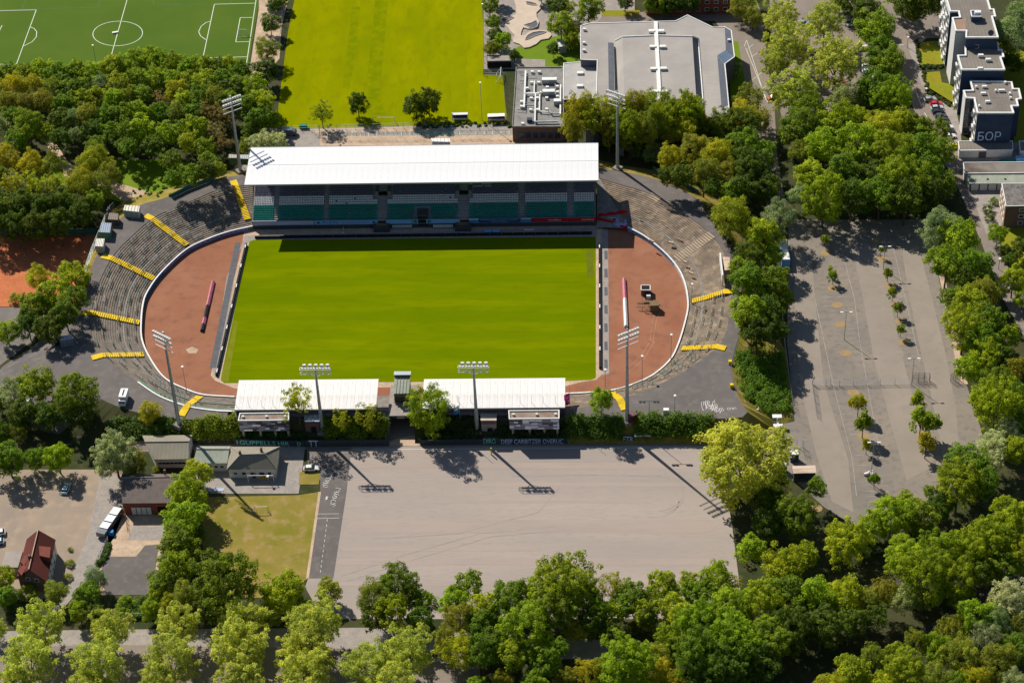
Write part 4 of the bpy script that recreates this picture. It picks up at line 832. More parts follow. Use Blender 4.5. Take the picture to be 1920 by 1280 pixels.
P = [G(u, v, 9.5) for u, v in [(1151, 88), (1154, 88), (1157, 170), (1153, 170)]]; b = MB(); b.face(P[::-1]); b.build('gutter_black_strip', m_black, hall)  # narrow black strip alongside the roof gutter
for px, mt in (([(1359, 52), (1371, 58), (1376, 106), (1361, 94)], m_slate), ([(1345, 104), (1361, 94), (1376, 107), (1357, 119)], M('blue_slope', (.12, .17, .24))), ([(1345, 105), (1357, 120), (1366, 196), (1353, 202)], m_slate)):
    P = [G(u, v, 9.06) for u, v in px]; b = MB(); b.face(P[::-1]); b.build('roof_slope', mt, hall)
conn, _ = building('connecting_wing', 'pale roofed wing joining the sports hall and the flat annexe', 'building', [(1057, 119), (1120, 114), (1120, 184), (1056, 187)], 6.2, m_walls, M('pale_seam_roof', (.43, .41, .38), (.37, .35, .33), .3), parapet=m_paint, pw=.3, ph=.2)
ann, AP = building('flat_annexe', 'flat grey roofed brick annexe crowded with white ducts', 'building', [(968, 127.5), (1054.5, 127), (1057.5, 238), (960.6, 238)], 5.9, m_brick, M('grey_flat_roof', (.28, .27, .245), (.21, .205, .19), .12, c3=(.14, .135, .13), scale3=.5, f3=.6), parapet=m_conc, pw=.3, ph=.4)
def duct(pts, w=.55, z=6.6, mt=m_paint):
    b = MB()
    for a, c in zip(pts[:-1], pts[1:]):
        p, q = G(*a, z), G(*c, z); d_ = q-p; b.box((p+q)/2, (d_.length+w, w, w*.9), math.atan2(d_.y, d_.x))
    b.build('duct', mt, ann)
duct([(985.5, 134), (982.5, 201)]); duct([(985, 176), (1013, 175.5), (1015, 171), (1022, 170)]); duct([(1002, 153), (1001.5, 174)], .4); duct([(1004, 177), (1003, 228)], .45); duct([(1012, 178), (1011.5, 209), (1027, 210)], .35); duct([(1003.5, 228.5), (1045, 228)], .5, mt=m_steel)
duct([(1051, 160), (1050.5, 214)], .5); duct([(1030, 209), (1035, 213.5), (1050, 213)], .45, mt=m_steel); duct([(987, 142), (1004, 142)], .2, mt=m_steel); duct([(984, 192.5), (1002, 193)], .2, mt=m_steel); duct([(984, 197), (1002, 197)], .2, mt=m_steel); duct([(1041, 155), (1041, 164), (1027, 164)], .25, mt=m_steel)
duct([(975, 152), (984, 152)], .15, mt=m_dkst); duct([(972, 134), (985, 134), (985, 137), (974, 137)], .15, mt=m_dkst); duct([(970, 206), (984, 207), (985, 201)], .15, mt=m_dkst)
for u, v in ((998, 134), (1011, 134), (997, 154), (1010, 154), (988.5, 165), (996, 183.5), (1008, 183), (995, 205), (1008, 205), (1025, 204), (1026, 163), (1045, 161.5), (1045, 172), (1045, 180), (1025, 183), (978, 190), (978, 199), (980, 231)):
    c = G(u, v, 6.6); pbox('roof_vent', ann, (c.x, c.y, 6.3), (1.0, .9, .85), m_paint)
for u, v, w in ((1030, 150, 5.0), (1029, 172, 4.0), (1044, 190, 2.0)):
    c = G(u, v, 7.2); o = pbox('air_handler', ann, (c.x, c.y, 6.8), (w, 1.6, 1.5), m_steel); pbox('air_handler_lid', ann, (c.x, c.y+.05, 7.62), (w, 1.7, .14), m_paint)
c = G(993, 226, 6.3); pbox('rooflight_box', ann, (c.x, c.y, 6.5), (1.7, 1.5, 1.1), m_walln)
winparts(ann, (AP[0].x if 0 else G(966, 238, 5.9).x, G(960, 238, 5.9).y), (G(1055, 238, 5.9).x, G(1057, 238, 5.9).y), .6, 4.6, 1, 6, 1.9, 2.4, m_glass, m_walln)
top, TP = building('brick_school', 'red brick building behind trees at the top edge', 'building', [(1212, -45), (1372, -48), (1372, -6), (1212, -3)], 7, m_redbr, m_felt, parapet=m_paint)
q = sorted(TP, key=lambda p: p.y)[:2]; q.sort(key=lambda p: p.x); winparts(top, q[0], q[1], .5, 6.5, 2, 9, 1.6, 1.4)
sh, SP = building('equipment_shelter', 'long low open shelter beside the training pitch', 'shelter', [(913, 104), (959, 103.5), (960, 114), (913, 115)], 2.8, m_pave, m_pave, parapet=m_dkst, pw=.15, ph=.15)
q = sorted(SP, key=lambda p: p.y)[:2]; q.sort(key=lambda p: p.x); pbox('open_front', sh, ((q[0].x+q[1].x)/2, q[0].y-.08, 1.3), (q[1].x-q[0].x-.6, .1, 2.3), m_black)

# tower blocks
def tower(label, px, zr, left_edges, front, graf=False):
    r, P = building('apartment_block', label, 'apartment building', px, zr, m_walln, m_felt, parapet=m_paint, pw=.55, ph=.55)
    b = MB()
    for a, c in left_edges:
        A, C = G(*a, zr), G(*c, zr); d_ = C-A; L_ = d_.length; ang = math.atan2(d_.y, d_.x); mid = (A+C)/2
        n = Vector((d_.y, -d_.x, 0)).normalized()
        if n.x > 0: n = -n
        pbox('side_facade', r, (mid.x+n.x*.08, mid.y+n.y*.08, zr/2-.1), (L_-.1, .12, zr-.4), m_paint, ang)
        rows = int(zr/2.8); cols = max(1, int(L_/2.6))
        for i in range(rows):
            for k in range(cols):
                p = A.lerp(C, (k+.5)/cols)+n*.2; f = pbox('window', r, (p.x, p.y, 1.6+i*2.8), (1.5, .12, 1.35), m_dkst, ang)
                if (i+k) % 2: pbox('balcony_panel', r, (p.x+n.x*.25, p.y+n.y*.25, .7+i*2.8), (1.9, .5, .8), m_paint, ang)
    return r, P
t3, _ = tower('tallest rear apartment block at the top right with white lift tower', [(1770, -28), (1775, 0), (1782, 23), (1797.6, 22.9), (1800.6, 34.5), (1786, 35.5), (1792.5, 59), (1812, 59), (1811.5, 71.6), (1870.8, 71.6), (1859.6, 32.5), (1866, 32.5), (1862.6, 19.3), (1856.5, 19.3), (1851, 0), (1845, -28)], 21, [((1775, 0), (1782, 23)), ((1770, -28), (1775, 0))], None)
for a, c, mt in (((1786, 35.5), (1792.5, 59), m_paint), ((1792.5, 59), (1812, 59), m_wallw), ((1811.5, 71.6), (1870.8, 71.6), m_walln)):
    A, C = G(*a, 21), G(*c, 21); d_ = C-A; n = Vector((d_.y, -d_.x, 0)).normalized(); n = n if (n.y < 0 or n.x < -.5) else -n; mid = (A+C)/2+n*.12
    pbox('wall_cladding', t3, (mid.x, mid.y, 10.3), (d_.length, .14, 20.6), mt, math.atan2(d_.y, d_.x))
P = [G(u, v, 21.02) for u, v in [(1788, 37), (1812, 35), (1811, 57), (1793.5, 58)]]; b = MB(); b.face(P[::-1]); b.build('tower_roof', M('rusty_roof', (.33, .22, .15), (.27, .18, .13), .5), t3)
P = [G(u, v, 23) for u, v in [(1820, 20.5), (1838, 20.5), (1839, 31.5), (1822, 31.5)]]; b = MB(); b.prism([(p.x, p.y) for p in P], 21, 23); b.build('stair_head', m_walln, t3); b = MB()
for i in range(4): b.tube(P[i], P[(i+1) % 4], .25, n=4)
b.build('stair_head_trim', m_paint, t3); c = G(1833, 25, 23.4); pbox('roof_unit', t3, (c.x, c.y, 23.5), (2, 1.2, 1), m_paint)
c = G(1858, 62, 22); b = MB(); b.tube((c.x, c.y, 21), (c.x, c.y, 22), .06); b.tube((c.x, c.y, 22), (c.x-.1, c.y-.35, 22.25), 1.0, .9, 12); b.build('satellite_dish', m_dkst, t3)
c = G(1829, 77, 18); winparts(t3, (c.x-1.2, G(1811.5, 71.6, 21).y-.15), (c.x+1.2, G(1830, 71.6, 21).y-.15), 16.6, 19.0, 1, 1, 1.4, 1.4, margin=.2)
t2, _ = tower('middle apartment block with grey ribbed flat roof', [(1810, 88), (1810.5, 105.7), (1796, 105.9), (1803.6, 132), (1883, 132), (1875.3, 109), (1881.4, 108), (1878, 95), (1872, 95), (1871, 86)], 17, [((1796, 105.9), (1803.6, 132))], None)
for u, v in ((1839, 104), (1838, 128.5), (1853, 112)): c = G(u, v, 17.6); pbox('roof_unit', t2, (c.x, c.y, 17.5), (1.7, .9, .9), m_paint)
t1, P1 = tower('front apartment block with painted letters on its dark end wall', [(1807, 172), (1824.7, 171.5), (1819.8, 153.8), (1883.8, 154.5), (1896.4, 156), (1899, 168.5), (1909.8, 168.5), (1914, 186.8), (1905.6, 187.5), (1908.4, 200), (1895.7, 200), (1900, 213), (1833, 213), (1826.8, 185.4), (1811.3, 184.7)], 14, [((1826.8, 185.4), (1833, 213))], None)
A, C = G(1807, 172, 14), G(1811.3, 184.7, 14); d_ = C-A; pbox('side_facade', t1, ((A.x+C.x)/2-.12, (A.y+C.y)/2, 6.9), (d_.length, .14, 13.8), m_paint, math.atan2(d_.y, d_.x))
A, C = G(1811.3, 184.7, 14), G(1826.8, 185.4, 14)
for i in range(5): pbox('stairwell_glazing', t1, ((A.x+C.x)/2, A.y-.1, 1.6+i*2.7), ((C.x-A.x)*.9, .12, 2.2), m_glass); pbox('glazing_rail', t1, ((A.x+C.x)/2, A.y-.14, .3+i*2.7), ((C.x-A.x)*.9, .14, .25), m_pave)
for u, v, w in ((1846, 162, 1.5), (1844, 174.5, 1.6), (1852, 190, 1.5), (1878, 169, 2), (1893.5, 174.5, .6), (1895, 182.5, .6), (1830.5, 162, .6), (1836, 198, .5), (1867, 169, .5), (1885, 154, .6)): c = G(u, v, 14.6); pbox('roof_vent', t1, (c.x, c.y, 14.4), (w, .8, .8), m_paint)
b = MB(); b.strip([G(1852, 170, 14.05), G(1860, 205, 14.05)], .2); b.strip([G(1856, 182, 14.05), G(1895, 182, 14.05)], .12); b.build('roof_seam', m_pave, t1)
A, C = G(1833, 213, 14), G(1900, 213, 14); text_on('БОР', t1, m_grafb, (A.x+(C.x-A.x)*.40, min(A.y, C.y)-.25, 5.6), (1, 0, 0), (0, 0, 1), 7.4, 3.4, 'painted_letters')
def edge_front(P):
    q = sorted(P, key=lambda p: p.y)[:2]; return sorted(q, key=lambda p: p.x)
g1, P = building('garage_block', 'long low white garage below the front apartment block', 'garage', [(1797, 265.5), (1898, 265), (1899, 281), (1799, 282.5)], 2.9, m_wallw, m_felt, parapet=m_paint, pw=.3, ph=.25)
a, c = edge_front(P); pbox('garage_door', g1, (a.x+7.5, a.y-.08, 1.2), (2.4, .1, 2.3), m_dkst)
g2, P = building('garage_block', 'low white building cut off by the right photo edge', 'garage', [(1911, 265), (1945, 265), (1945, 283), (1913, 284)], 2.9, m_wallw, m_felt, parapet=m_paint, pw=.3, ph=.25)
g3, P = building('garage_block', 'low flat roofed garage with dark stains on its roof', 'garage', [(1806, 305), (1945, 304), (1945, 324), (1809, 325)], 3.1, m_wallw, M('stained_flat_roof', (.24, .21, .18), (.19, .165, .145), .25, c3=(.09, .06, .05), scale3=.12, f3=.8), parapet=m_paint, pw=.25, ph=.2)
g4, P = building('garage_block', 'garage with pale green roof and white doors', 'garage', [(1812, 327), (1945, 326), (1945, 343.5), (1817, 344)], 2.8, m_wallw, m_etern2, parapet=None)
a, c = edge_front(P)
for k in range(7): pbox('garage_door', g4, (a.x+1.9+k*2.75, a.y-.08, 1.2), (2.2, .1, 2.0), m_paint); pbox('door_post', g4, (a.x+.55+k*2.75, a.y-.08, 1.3), (.35, .14, 2.5), m_dkst)
for u in (1852, 1885): cc = G(u, 335, 3); pbox('roof_outlet', g4, (cc.x, cc.y, 2.85), (.6, .5, .2), m_black)
bh, P = building('brick_house', 'tan brick apartment house with mottled grey roof at the right edge', 'building', [(1878.5, 344.5), (1945, 344), (1945, 385.5), (1886.5, 386.5)], 8.2, m_brick, M('mottled_tile_roof', (.19, .17, .155), (.10, .09, .085), .7, c3=(.3, .27, .24), scale3=1.8, f3=.7), parapet=m_paint, pw=.25, ph=.2)
A, C = G(1878.5, 344.5, 8.2), G(1886.5, 386.5, 8.2); d_ = C-A; n = Vector((d_.y, -d_.x, 0)).normalized(); n = n if n.x < 0 else -n
pbox('side_wall', bh, ((A.x+C.x)/2+n.x*.07, (A.y+C.y)/2+n.y*.07, 4), (d_.length, .12, 8.0), m_brickt, math.atan2(d_.y, d_.x))
for i in range(3):
    for k in range(4): p = A.lerp(C, .14+k*.24)+n*.2; pbox('window', bh, (p.x, p.y, 1.7+i*2.5), (1.3, .12, 1.4), m_paint, math.atan2(d_.y, d_.x))
winparts(bh, (C.x+3.2, C.y), (C.x+9.2, C.y), .6, 8.0, 3, 2, 1.6, 1.2)

# bottom-left houses
def gable(name, label, cat, ridge, eaveN, eaveS, zr, ze, wall, roof, roof2=None):
    """ridge/eaves as pixel pairs (left,right); each side its own roof plane"""
    r = thing(name, label, cat); R0, R1 = G(*ridge[0], zr), G(*ridge[1], zr); N0, N1 = G(*eaveN[0], ze), G(*eaveN[1], ze); S0, S1 = G(*eaveS[0], ze), G(*eaveS[1], ze)
    for nm, q, mt in (('roof_slope', [S0, S1, R1, R0], roof), ('roof_slope', [R0, R1, N1, N0], roof2 or roof)):
        b = MB(); b.face(q); b.face([p-Vector((0, 0, .2)) for p in reversed(q)]); 
        for i in range(4): b.face([q[i]-Vector((0, 0, .2)), q[(i+1) % 4]-Vector((0, 0, .2)), q[(i+1) % 4], q[i]])
        b.build(nm, mt, r)
    c = (N0+N1+S0+S1)/4; I = [c+(p-c)*.95 for p in (S0, S1, N1, N0)]; b = MB(); b.prism([(p.x, p.y) for p in I], 0, ze, top=False)
    for (p, q, k) in ((I[3], I[0], R0), (I[1], I[2], R1)):
        kk = c+(k-c)*.95; b.face([(p.x, p.y, ze), (q.x, q.y, ze), (kk.x, kk.y, zr-.25)])
    b.build('wall', wall, r); b = MB(); b.tube(R0+Vector((0, 0, .08)), R1+Vector((0, 0, .08)), .16, n=5); b.build('ridge_cap', m_pave, r)
    return r, I
barn, I = gable('club_barn', 'long barn with pale corrugated roof below the left hedge', 'building', [(272, 828.5), (354, 827.5)], [(267, 816), (361, 815)], [(289, 861), (353, 860)], 5.2, 3.4, m_wallw, m_etern)
winparts(barn, I[0], I[1], .8, 2.8, 1, 7, 1.2, .9)
mid, I = gable('link_building', 'low link building with pale green roof between barn and clubhouse', 'building', [(369, 842), (430, 842)], [(369, 836), (432, 836)], [(361, 868), (426, 868)], 4.3, 3.2, m_wallw, m_etern2)
winparts(mid, I[0], I[1], .8, 2.8, 1, 5, 1.1, .9)
hip = thing('clubhouse', 'white clubhouse with brown hipped roof and two chimneys', 'building'); zr, ze = 6.4, 3.4
E_ = [G(425, 880, ze), G(519, 880, ze), G(525, 837, ze), G(432, 837, ze)]; R0, R1 = G(451, 851.5, zr), G(497, 850, zr)
for q in ([E_[0], E_[1], R1, R0], [E_[1], E_[2], R1], [E_[2], E_[3], R0, R1], [E_[3], E_[0], R0]): b = MB(); b.face(q); b.build('roof_slope', m_etern, hip)
c = sum(E_, Vector())/4; I = [c+(p-c)*.94 for p in E_]; b = MB(); b.prism([(p.x, p.y) for p in I], 0, ze-.05); b.build('wall', m_wallw, hip); winparts(hip, I[0], I[1], .7, 2.9, 1, 5, 1.2, 1.1); winparts(hip, (I[0].x+5, I[0].y), (I[1].x-2, I[1].y), -.0, 2.2, 1, 2, 1.1, 2.0, m_black, m_dkst, name='door')
for u, v in ((450, 844), (490, 838)): p = G(u, v+6, 6.2); pbox('chimney', hip, (p.x, p.y, 6.3), (.6, .6, 1.6), m_brick)
b = MB()
for q in (E_[0], E_[1], E_[2], E_[3]): b.tube(q+Vector((0, 0, .05)), (R0 if q in (E_[0], E_[3]) else R1)+Vector((0, 0, .05)), .12, n=4)
b.tube(R0, R1, .14, n=4); b.build('hip_ridge', m_pave, hip)
gar, I = gable('brick_garage', 'red brick garage with brown roof and pale panelled door', 'garage', [(228, 896), (338, 893.5)], [(228, 888), (338, 888)], [(229, 943), (325, 942.5)], 6.0, 4.6, m_redbr, m_brown)
A, C = I[0], I[1]; pbox('garage_door', gar, (A.x+4.5, A.y-.1, 1.6), (5.6, .12, 3.0), m_walls)
for k in range(4): pbox('door_panel', gar, (A.x+2.45+k*1.37, A.y-.2, 1.6), (1.15, .08, 2.6), m_wallw)
pbox('open_bay', gar, (A.x+11.2, A.y-.1, 1.5), (4.6, .12, 2.9), m_black); p = G(309, 884, 6.5); pbox('chimney', gar, (p.x, p.y, 6.4), (.6, .6, 1.6), m_brick)
# red roofed house, ridge runs up the picture
rh = thing('red_roofed_house', 'house with dark red tiled gable roof and dormers', 'house'); zr, ze = 7.6, 4.6
Rf, Rb = G(54, 1067, zr), G(71.5, 993, zr); Lf, Lb = G(31, 1082, ze), G(50, 1010, ze); Ef, Eb = G(88, 1090, ze), G(104, 1011, ze)
for q in ([Lf, Rf, Rb, Lb], [Rf, Ef, Eb, Rb]):
    b = MB(); b.face(q); b.face([p-Vector((0, 0, .25)) for p in reversed(q)])
    for i in range(len(q)): b.face([q[i]-Vector((0, 0, .25)), q[(i+1) % 4]-Vector((0, 0, .25)), q[(i+1) % 4], q[i]])
    b.build('roof_slope', m_redt, rh)
c = (Lf+Lb+Ef+Eb)/4; I = [c+(p-c)*.93 for p in (Lf, Ef, Eb, Lb)]; b = MB(); b.prism([(p.x, p.y) for p in I], 0, ze, top=False); kf, kb = c+(Rf-c)*.93, c+(Rb-c)*.93
b.face([I[0], I[1], (kf.x, kf.y, zr-.4)]); b.face([I[2], I[3], (kb.x, kb.y, zr-.4)]); b.build('wall', m_brick, rh)
pbox('side_wall', rh, ((I[1].x+I[2].x)/2+.06, (I[1].y+I[2].y)/2, ze/2), ((I[2]-I[1]).length, .1, ze-.1), m_paint, math.atan2(I[2].y-I[1].y, I[2].x-I[1].x))
winparts(rh, I[0], I[1], 2.6, 5.6, 1, 2, 1.2, 1.1, margin=1.5); winparts(rh, I[1], I[2], .4, 4.2, 2, 5, 1.0, 1.1, out=.14)
b = MB(); b.tube(Rf+Vector((0, 0, .1)), Rb+Vector((0, 0, .1)), .15, n=4); b.build('ridge_cap', m_sand, rh)
p = G(55, 1042, 8); pbox('chimney', rh, (p.x, p.y, 7.6), (.7, .7, 1.5), m_brick); p = G(63, 1018, 8); b = MB(); b.tube((p.x, p.y, 7.3), (p.x-1.2, p.y+1.5, 9), .04); b.build('aerial', m_steel, rh)
P = [G(73, 1023, 7.3), G(95, 1025, 7.0), G(93, 1045, 7.0), G(74, 1041, 7.3)]; b = MB(); b.prism([(p.x, p.y, p.z) for p in P], 5.2); b.build('dormer', m_redt2, rh)
for px in ([(37, 1050), (48, 1040), (55, 1044), (45, 1058)], [(32, 1067), (44, 1058), (50, 1062), (40, 1076)]): P = [G(u, v, 6.8) for u, v in px]; b = MB(); b.prism([(p.x, p.y, p.z-(.4 if i in (0, 3) else 0)) for i, p in enumerate(P)], 4.8); b.build('dormer', m_redt2, rh)
tag(pbox('terrace_shed', None, (G(24, 1055, 1).x, G(24, 1055, 1).y, 1.2), (4.5, 6, 2.4), m_pave), 'low grey flat roofed shed beside the red roofed house', 'shed')

# kiosks and sheds around the car park entrance
def hut(name, label, cat, px, zr, wall, roof, front=None):
    r, P = building(name, label, cat, px, zr, wall, roof); c = sum(P, Vector())/len(P); b = MB(); Q = [c+(p-c)*1.08 for p in P]; b.prism([(p.x, p.y) for p in Q], zr-.05, zr+.12, bottom=True); b.build('roof_slab', roof, r)
    a, e = edge_front(P); pbox('front_window', r, ((a.x+e.x)/2, min(a.y, e.y)-.06, zr*.55), ((e.x-a.x)*.7, .08, zr*.4), front or m_glass); return r
hut('ticket_booth', 'white roofed ticket booth beside the big pale tree', 'booth', [(1482, 844), (1497, 844), (1498, 852), (1483, 852)], 2.9, m_walln, m_paint)
hut('ticket_booth', 'small white booth at the foot of the big pale tree', 'booth', [(1462, 867), (1476, 867), (1476, 873), (1461, 873)], 2.7, m_wood, m_paint)
r = hut('storage_shed', 'flat shed with cream striped roof below the ticket booths', 'shed', [(1487, 874), (1527, 873), (1529, 886), (1489, 887)], 3.2, m_teer, M('cream_striped_roof', (.62, .52, .42), (.40, .27, .2), .35, stretch=(.4, 2.5, 1)))
r = thing('entrance_turnstiles', 'steel turnstile shelter with two white canopies at the car park entrance', 'turnstile')
for u, v in ((1457, 780), (1459, 798)): p = G(u, v, 3.2); pbox('canopy', r, (p.x, p.y, 3.2), (2.6, 1.4, .2), m_paint); pbox('pillar', r, (p.x-1, p.y, 1.6), (.2, .2, 3.2), m_steel); pbox('pillar', r, (p.x+1, p.y, 1.6), (.2, .2, 3.2), m_steel)
a, c = G(1458, 785, 2), G(1459, 800, 2); pbox('barrier_gate', r, ((a.x+c.x)/2, (a.y+c.y)/2, 1.2), (.3, (a-c).length, 2.2), m_paint); pbox('barrier_gate', r, ((a.x+c.x)/2-1, (a.y+c.y)/2, 1.0), (.25, (a-c).length, 2.0), m_dkst)
r = hut('camera_cabin', 'dark open topped cabin with white rim on the right track', 'cabin', [(1202, 535), (1219, 535), (1219, 544), (1202, 544)], 2.0, m_wood, m_black)
P = [G(u, v, 2.15) for u, v in ((1202, 535), (1219, 535), (1219, 544), (1202, 544))]
for i in range(4): p, q = P[i], P[(i+1) % 4]; pbox('rim', r, ((p.x+q.x)/2, (p.y+q.y)/2, 2.2), ((q-p).length+.2, .22, .2), m_paint, math.atan2(q.y-p.y, q.x-p.x))
sd = thing('scaffold_stack', 'jumbled heap of scaffold planks and frames on the right track', 'scaffold'); c = G(1217, 575, 0)
for k in range(9):
    b = MB(); a = Vector((c.x+random.uniform(-2.2, 2.0), c.y+random.uniform(-2.4, 2.4), .2+k*.22)); ang = random.uniform(-.35, .35); b.box(a, (random.uniform(3, 4.6), .32, .1), ang); b.build('plank', m_wood, sd)
for x in (-2, 0, 2):
    for y in (-1.8, 1.8): b = MB(); b.tube((c.x+x, c.y+y, 0), (c.x+x, c.y+y, 2.6), .06); b.build('upright', m_steel, sd)
for x, y, w, h in ((1.6, -1.5, 2.6, 2.6),): pbox('crate', sd, (c.x+x, c.y+y, 1.3), (w, 2.2, 2.4), m_wood)
p = G(1216, 556, .6); pbox('white_box', sd, (p.x, p.y, .6), (1.2, .9, 1.2), m_paint)
# scoreboard
sb = thing('scoreboard', 'white backed scoreboard hut on the rim of the right terrace', 'scoreboard'); a, c = G(1350, 478, 8), G(1355, 520, 8); d_ = c-a; ang = math.atan2(d_.y, d_.x)
pbox('display_board', sb, ((a.x+c.x)/2, (a.y+c.y)/2, 7.4), (d_.length, .35, 3.0), m_paint, ang); P = [G(u, v, 8.2) for u, v in ((1355, 482), (1368, 482), (1370, 505), (1359, 507))]
b = MB(); b.prism([(p.x, p.y) for p in P], HP, 8.2); b.build('cabin', m_pave, sb); b = MB(); b.face([p+Vector((0, 0, .05)) for p in P][::-1]); b.build('roof', M('rusty_white_roof', (.62, .55, .46), (.5, .3, .18), .5), sb)
for t in (.1, .5, .9): p = a.lerp(c, t); b = MB(); b.tube((p.x, p.y, 4), (p.x, p.y, 7), .12); b.build('leg', m_steel, sb)

# containers, vans, cars ------------------------------------------------
def container(label, px, zr, zb, col, wallcol, cat='container', name='container'):
    g_ = gz(px[2][0], px[2][1]+6)
    if zb == 0 and g_ > .3: zb += g_; zr += g_
    r, P = building(name, label, cat, px, zr, m_obj, m_obj, zb=zb)
    for ch in [o for o in bpy.data.objects if o.parent is r]: ch.color = (*(col if ch.name.startswith('roof') else wallcol), 1)
    a, e = edge_front(P); 
    for k in range(3): t = (k+.5)/3; pbox('door_panel', r, (a.x+(e.x-a.x)*t, a.y+(e.y-a.y)*t-.05, zb+(zr-zb)*.5), (abs(e.x-a.x)/3*.8, .06, (zr-zb)*.75), m_obj, math.atan2(e.y-a.y, e.x-a.x), color=tuple(x*.7 for x in wallcol))
    for k in range(5): b = MB(); t = (k+.5)/5; p, q = P[0].lerp(P[1], t), P[3].lerp(P[2], t); b.tube(p, q, .07, n=4); b.build('roof_rib', m_pave, r)
    return r
container('cream container at the top of the left terrace path', [(234, 384), (262, 386), (260, 397), (231, 394)], HP+2.6, HP, (.62, .60, .48), (.42, .48, .40))
container('brown container beside the cream one left of the terrace', [(205, 399), (222, 400), (221, 412), (202, 411)], HP+2.4, HP, (.12, .085, .07), (.10, .07, .06))
container('blue grey container with tarpaulin left of the terrace', [(190, 417), (209, 418), (206, 436), (186, 435)], HP+2.6, HP, (.22, .30, .40), (.06, .20, .13))
container('white container nearest the tennis court', [(181, 447), (196, 447), (193, 462), (178, 461)], HP+2.6, HP, (.74, .72, .62), (.45, .45, .38))
container('green hut left of the upper left mast', [(429, 289), (445, 290), (445, 296), (429, 296)], 6.5, 4, (.4, .36, .32), (.02, .10, .06), 'hut', 'hut')
container('green hut right of the upper left mast', [(450, 290), (468, 290), (466, 298), (450, 297)], 6.5, 4, (.42, .46, .44), (.02, .10, .06), 'hut', 'hut')
container('white trailer under the trees on the left plaza', [(110, 630), (134, 627), (137, 634), (112, 638)], 2.6, 0, (.70, .74, .80), (.25, .28, .33), 'trailer', 'trailer')
container('white flat roofed hut hidden by willows at the lower left', [(31, 747), (60, 745), (64, 756), (30, 762)], 3.4, 0, (.78, .75, .70), (.4, .38, .35), 'hut', 'hut')
container('small white site cabin beside the skate park', [(1044, 73), (1057, 73), (1062, 86), (1048, 88)], 3.0, 0, (.70, .70, .68), (.45, .46, .46), 'cabin', 'cabin')
container('white box container behind the grandstand roof', [(808, 259), (843, 259.5), (844, 266), (810, 265)], 3.4, .5, (.78, .77, .74), (.5, .52, .56))
container('small blue cabin behind the right end of the grandstand', [(1160, 275), (1170, 275), (1170, 280), (1160, 280)], 2.6, 0, (.42, .56, .62), (.2, .3, .35), 'cabin', 'cabin')
container('dark red parasol tent at the foot of the right mast', [(1173, 770), (1186, 768), (1196, 776), (1180, 782)], HP+2.2, HP, (.09, .012, .015), (.08, .012, .015), 'tent', 'tent')

_wheel = MB(); _wheel.tube((0, -.11, 0), (0, .11, 0), .32, n=10); _wheel = _wheel.mesh('wheel'); _wheel.materials.append(m_black)
def prof_mesh(prof, w, name, taper=.0):
    b = MB(); n = len(prof); L_ = [(x, -w/2+taper*t, z) for (x, z, t) in prof]; R_ = [(x, w/2-taper*t, z) for (x, z, t) in prof]
    m = len(b.v); b.v += L_+R_
    for i in range(n): j = (i+1) % n; b.f.append((m+i, m+n+i, m+n+j, m+j))
    b.f.append(tuple(m+i for i in range(n))); b.f.append(tuple(m+n+i for i in reversed(range(n)))); me = b.mesh(name); return me
_car = prof_mesh([(-2.15, .35, 0), (-2.2, .75, 0), (-2.05, .95, .3), (-1.2, 1.0, .3), (1.0, .98, .3), (1.9, .85, .5), (2.15, .62, .3), (2.15, .35, 0)], 1.78, 'car_body', .12); _car.materials.append(m_car)
_gls = prof_mesh([(-1.95, .97, 0), (-1.55, 1.38, .9), (.05, 1.40, .9), (.95, .97, 0)], 1.62, 'car_glass', .18); _gls.materials.append(m_glass)
_rof = prof_mesh([(-1.55, 1.36, .0), (-1.45, 1.47, .6), (-.05, 1.48, .6), (.12, 1.37, 0)], 1.36, 'car_roof', .1); _rof.materials.append(m_car)
def car(u, v, u2, v2, col, label, sc=1.0, z=0, name='parked_car', group=None, cat='car'):
    z = max(z, gz(u, v)); p, q = G(u, v, z), G(u2, v2, z); c = (p+q)/2; r = thing(name, label, cat, (c.x, c.y, z), math.atan2(q.y-p.y, q.x-p.x), group); r.scale = (sc,)*3
    obj('body', _car, None, r, color=col); obj('windows', _gls, None, r); obj('roof', _rof, None, r, color=col)
    for x in (-1.35, 1.35):
        for y in (-.8, .8): obj('wheel', _wheel, None, r, loc=(x, y, .32))
    for y in (-.6, .6): pbox('headlight', r, (2.12, y, .68), (.1, .3, .16), m_paint)
    return r
WH, BK, SL, RD = (.75, .74, .72), (.025, .03, .04), (.38, .4, .42), (.6, .02, .02)
PG = 'cars parked by the tower blocks'
for (u, v, col, lab) in ((1744, 189, SL, 'silver car at the upper end of the row beside the towers'), (1755, 197, RD, 'bright red car in the row beside the towers'), (1757, 204.5, (.5, .52, .55), 'pale grey car just below the bright red car'), (1759, 212, BK, 'black car third below the red car'), (1764, 220, (.08, .09, .11), 'dark grey car in the middle of the row by the towers'), (1768, 227, BK, 'black car in the middle of the row by the towers'), (1771, 234, (.06, .07, .09), 'dark car above the white cars in the row by the towers'), (1776, 241.5, WH, 'white car in the lower half of the row by the towers'), (1779, 249, (.05, .06, .05), 'dark car between two white cars in the row by the towers'), (1780, 258, WH, 'white car at the lower end of the row by the towers')):
    car(u-12, v+1.5, u+12, v-1, col, lab, 1.0, group=PG)
car(571, 881, 598, 880, WH, 'white estate car parked beside the running strip')
car(121, 927, 129, 909, (.45, .62, .72), 'pale blue car parked under the trees at lower left')
car(2, 1001, -10, 1003, WH, 'white car cut off by the left photo edge, upper one'); car(0, 1018, -13, 1020, (.4, .5, .6), 'pale blue car cut off by the left photo edge, lower one')
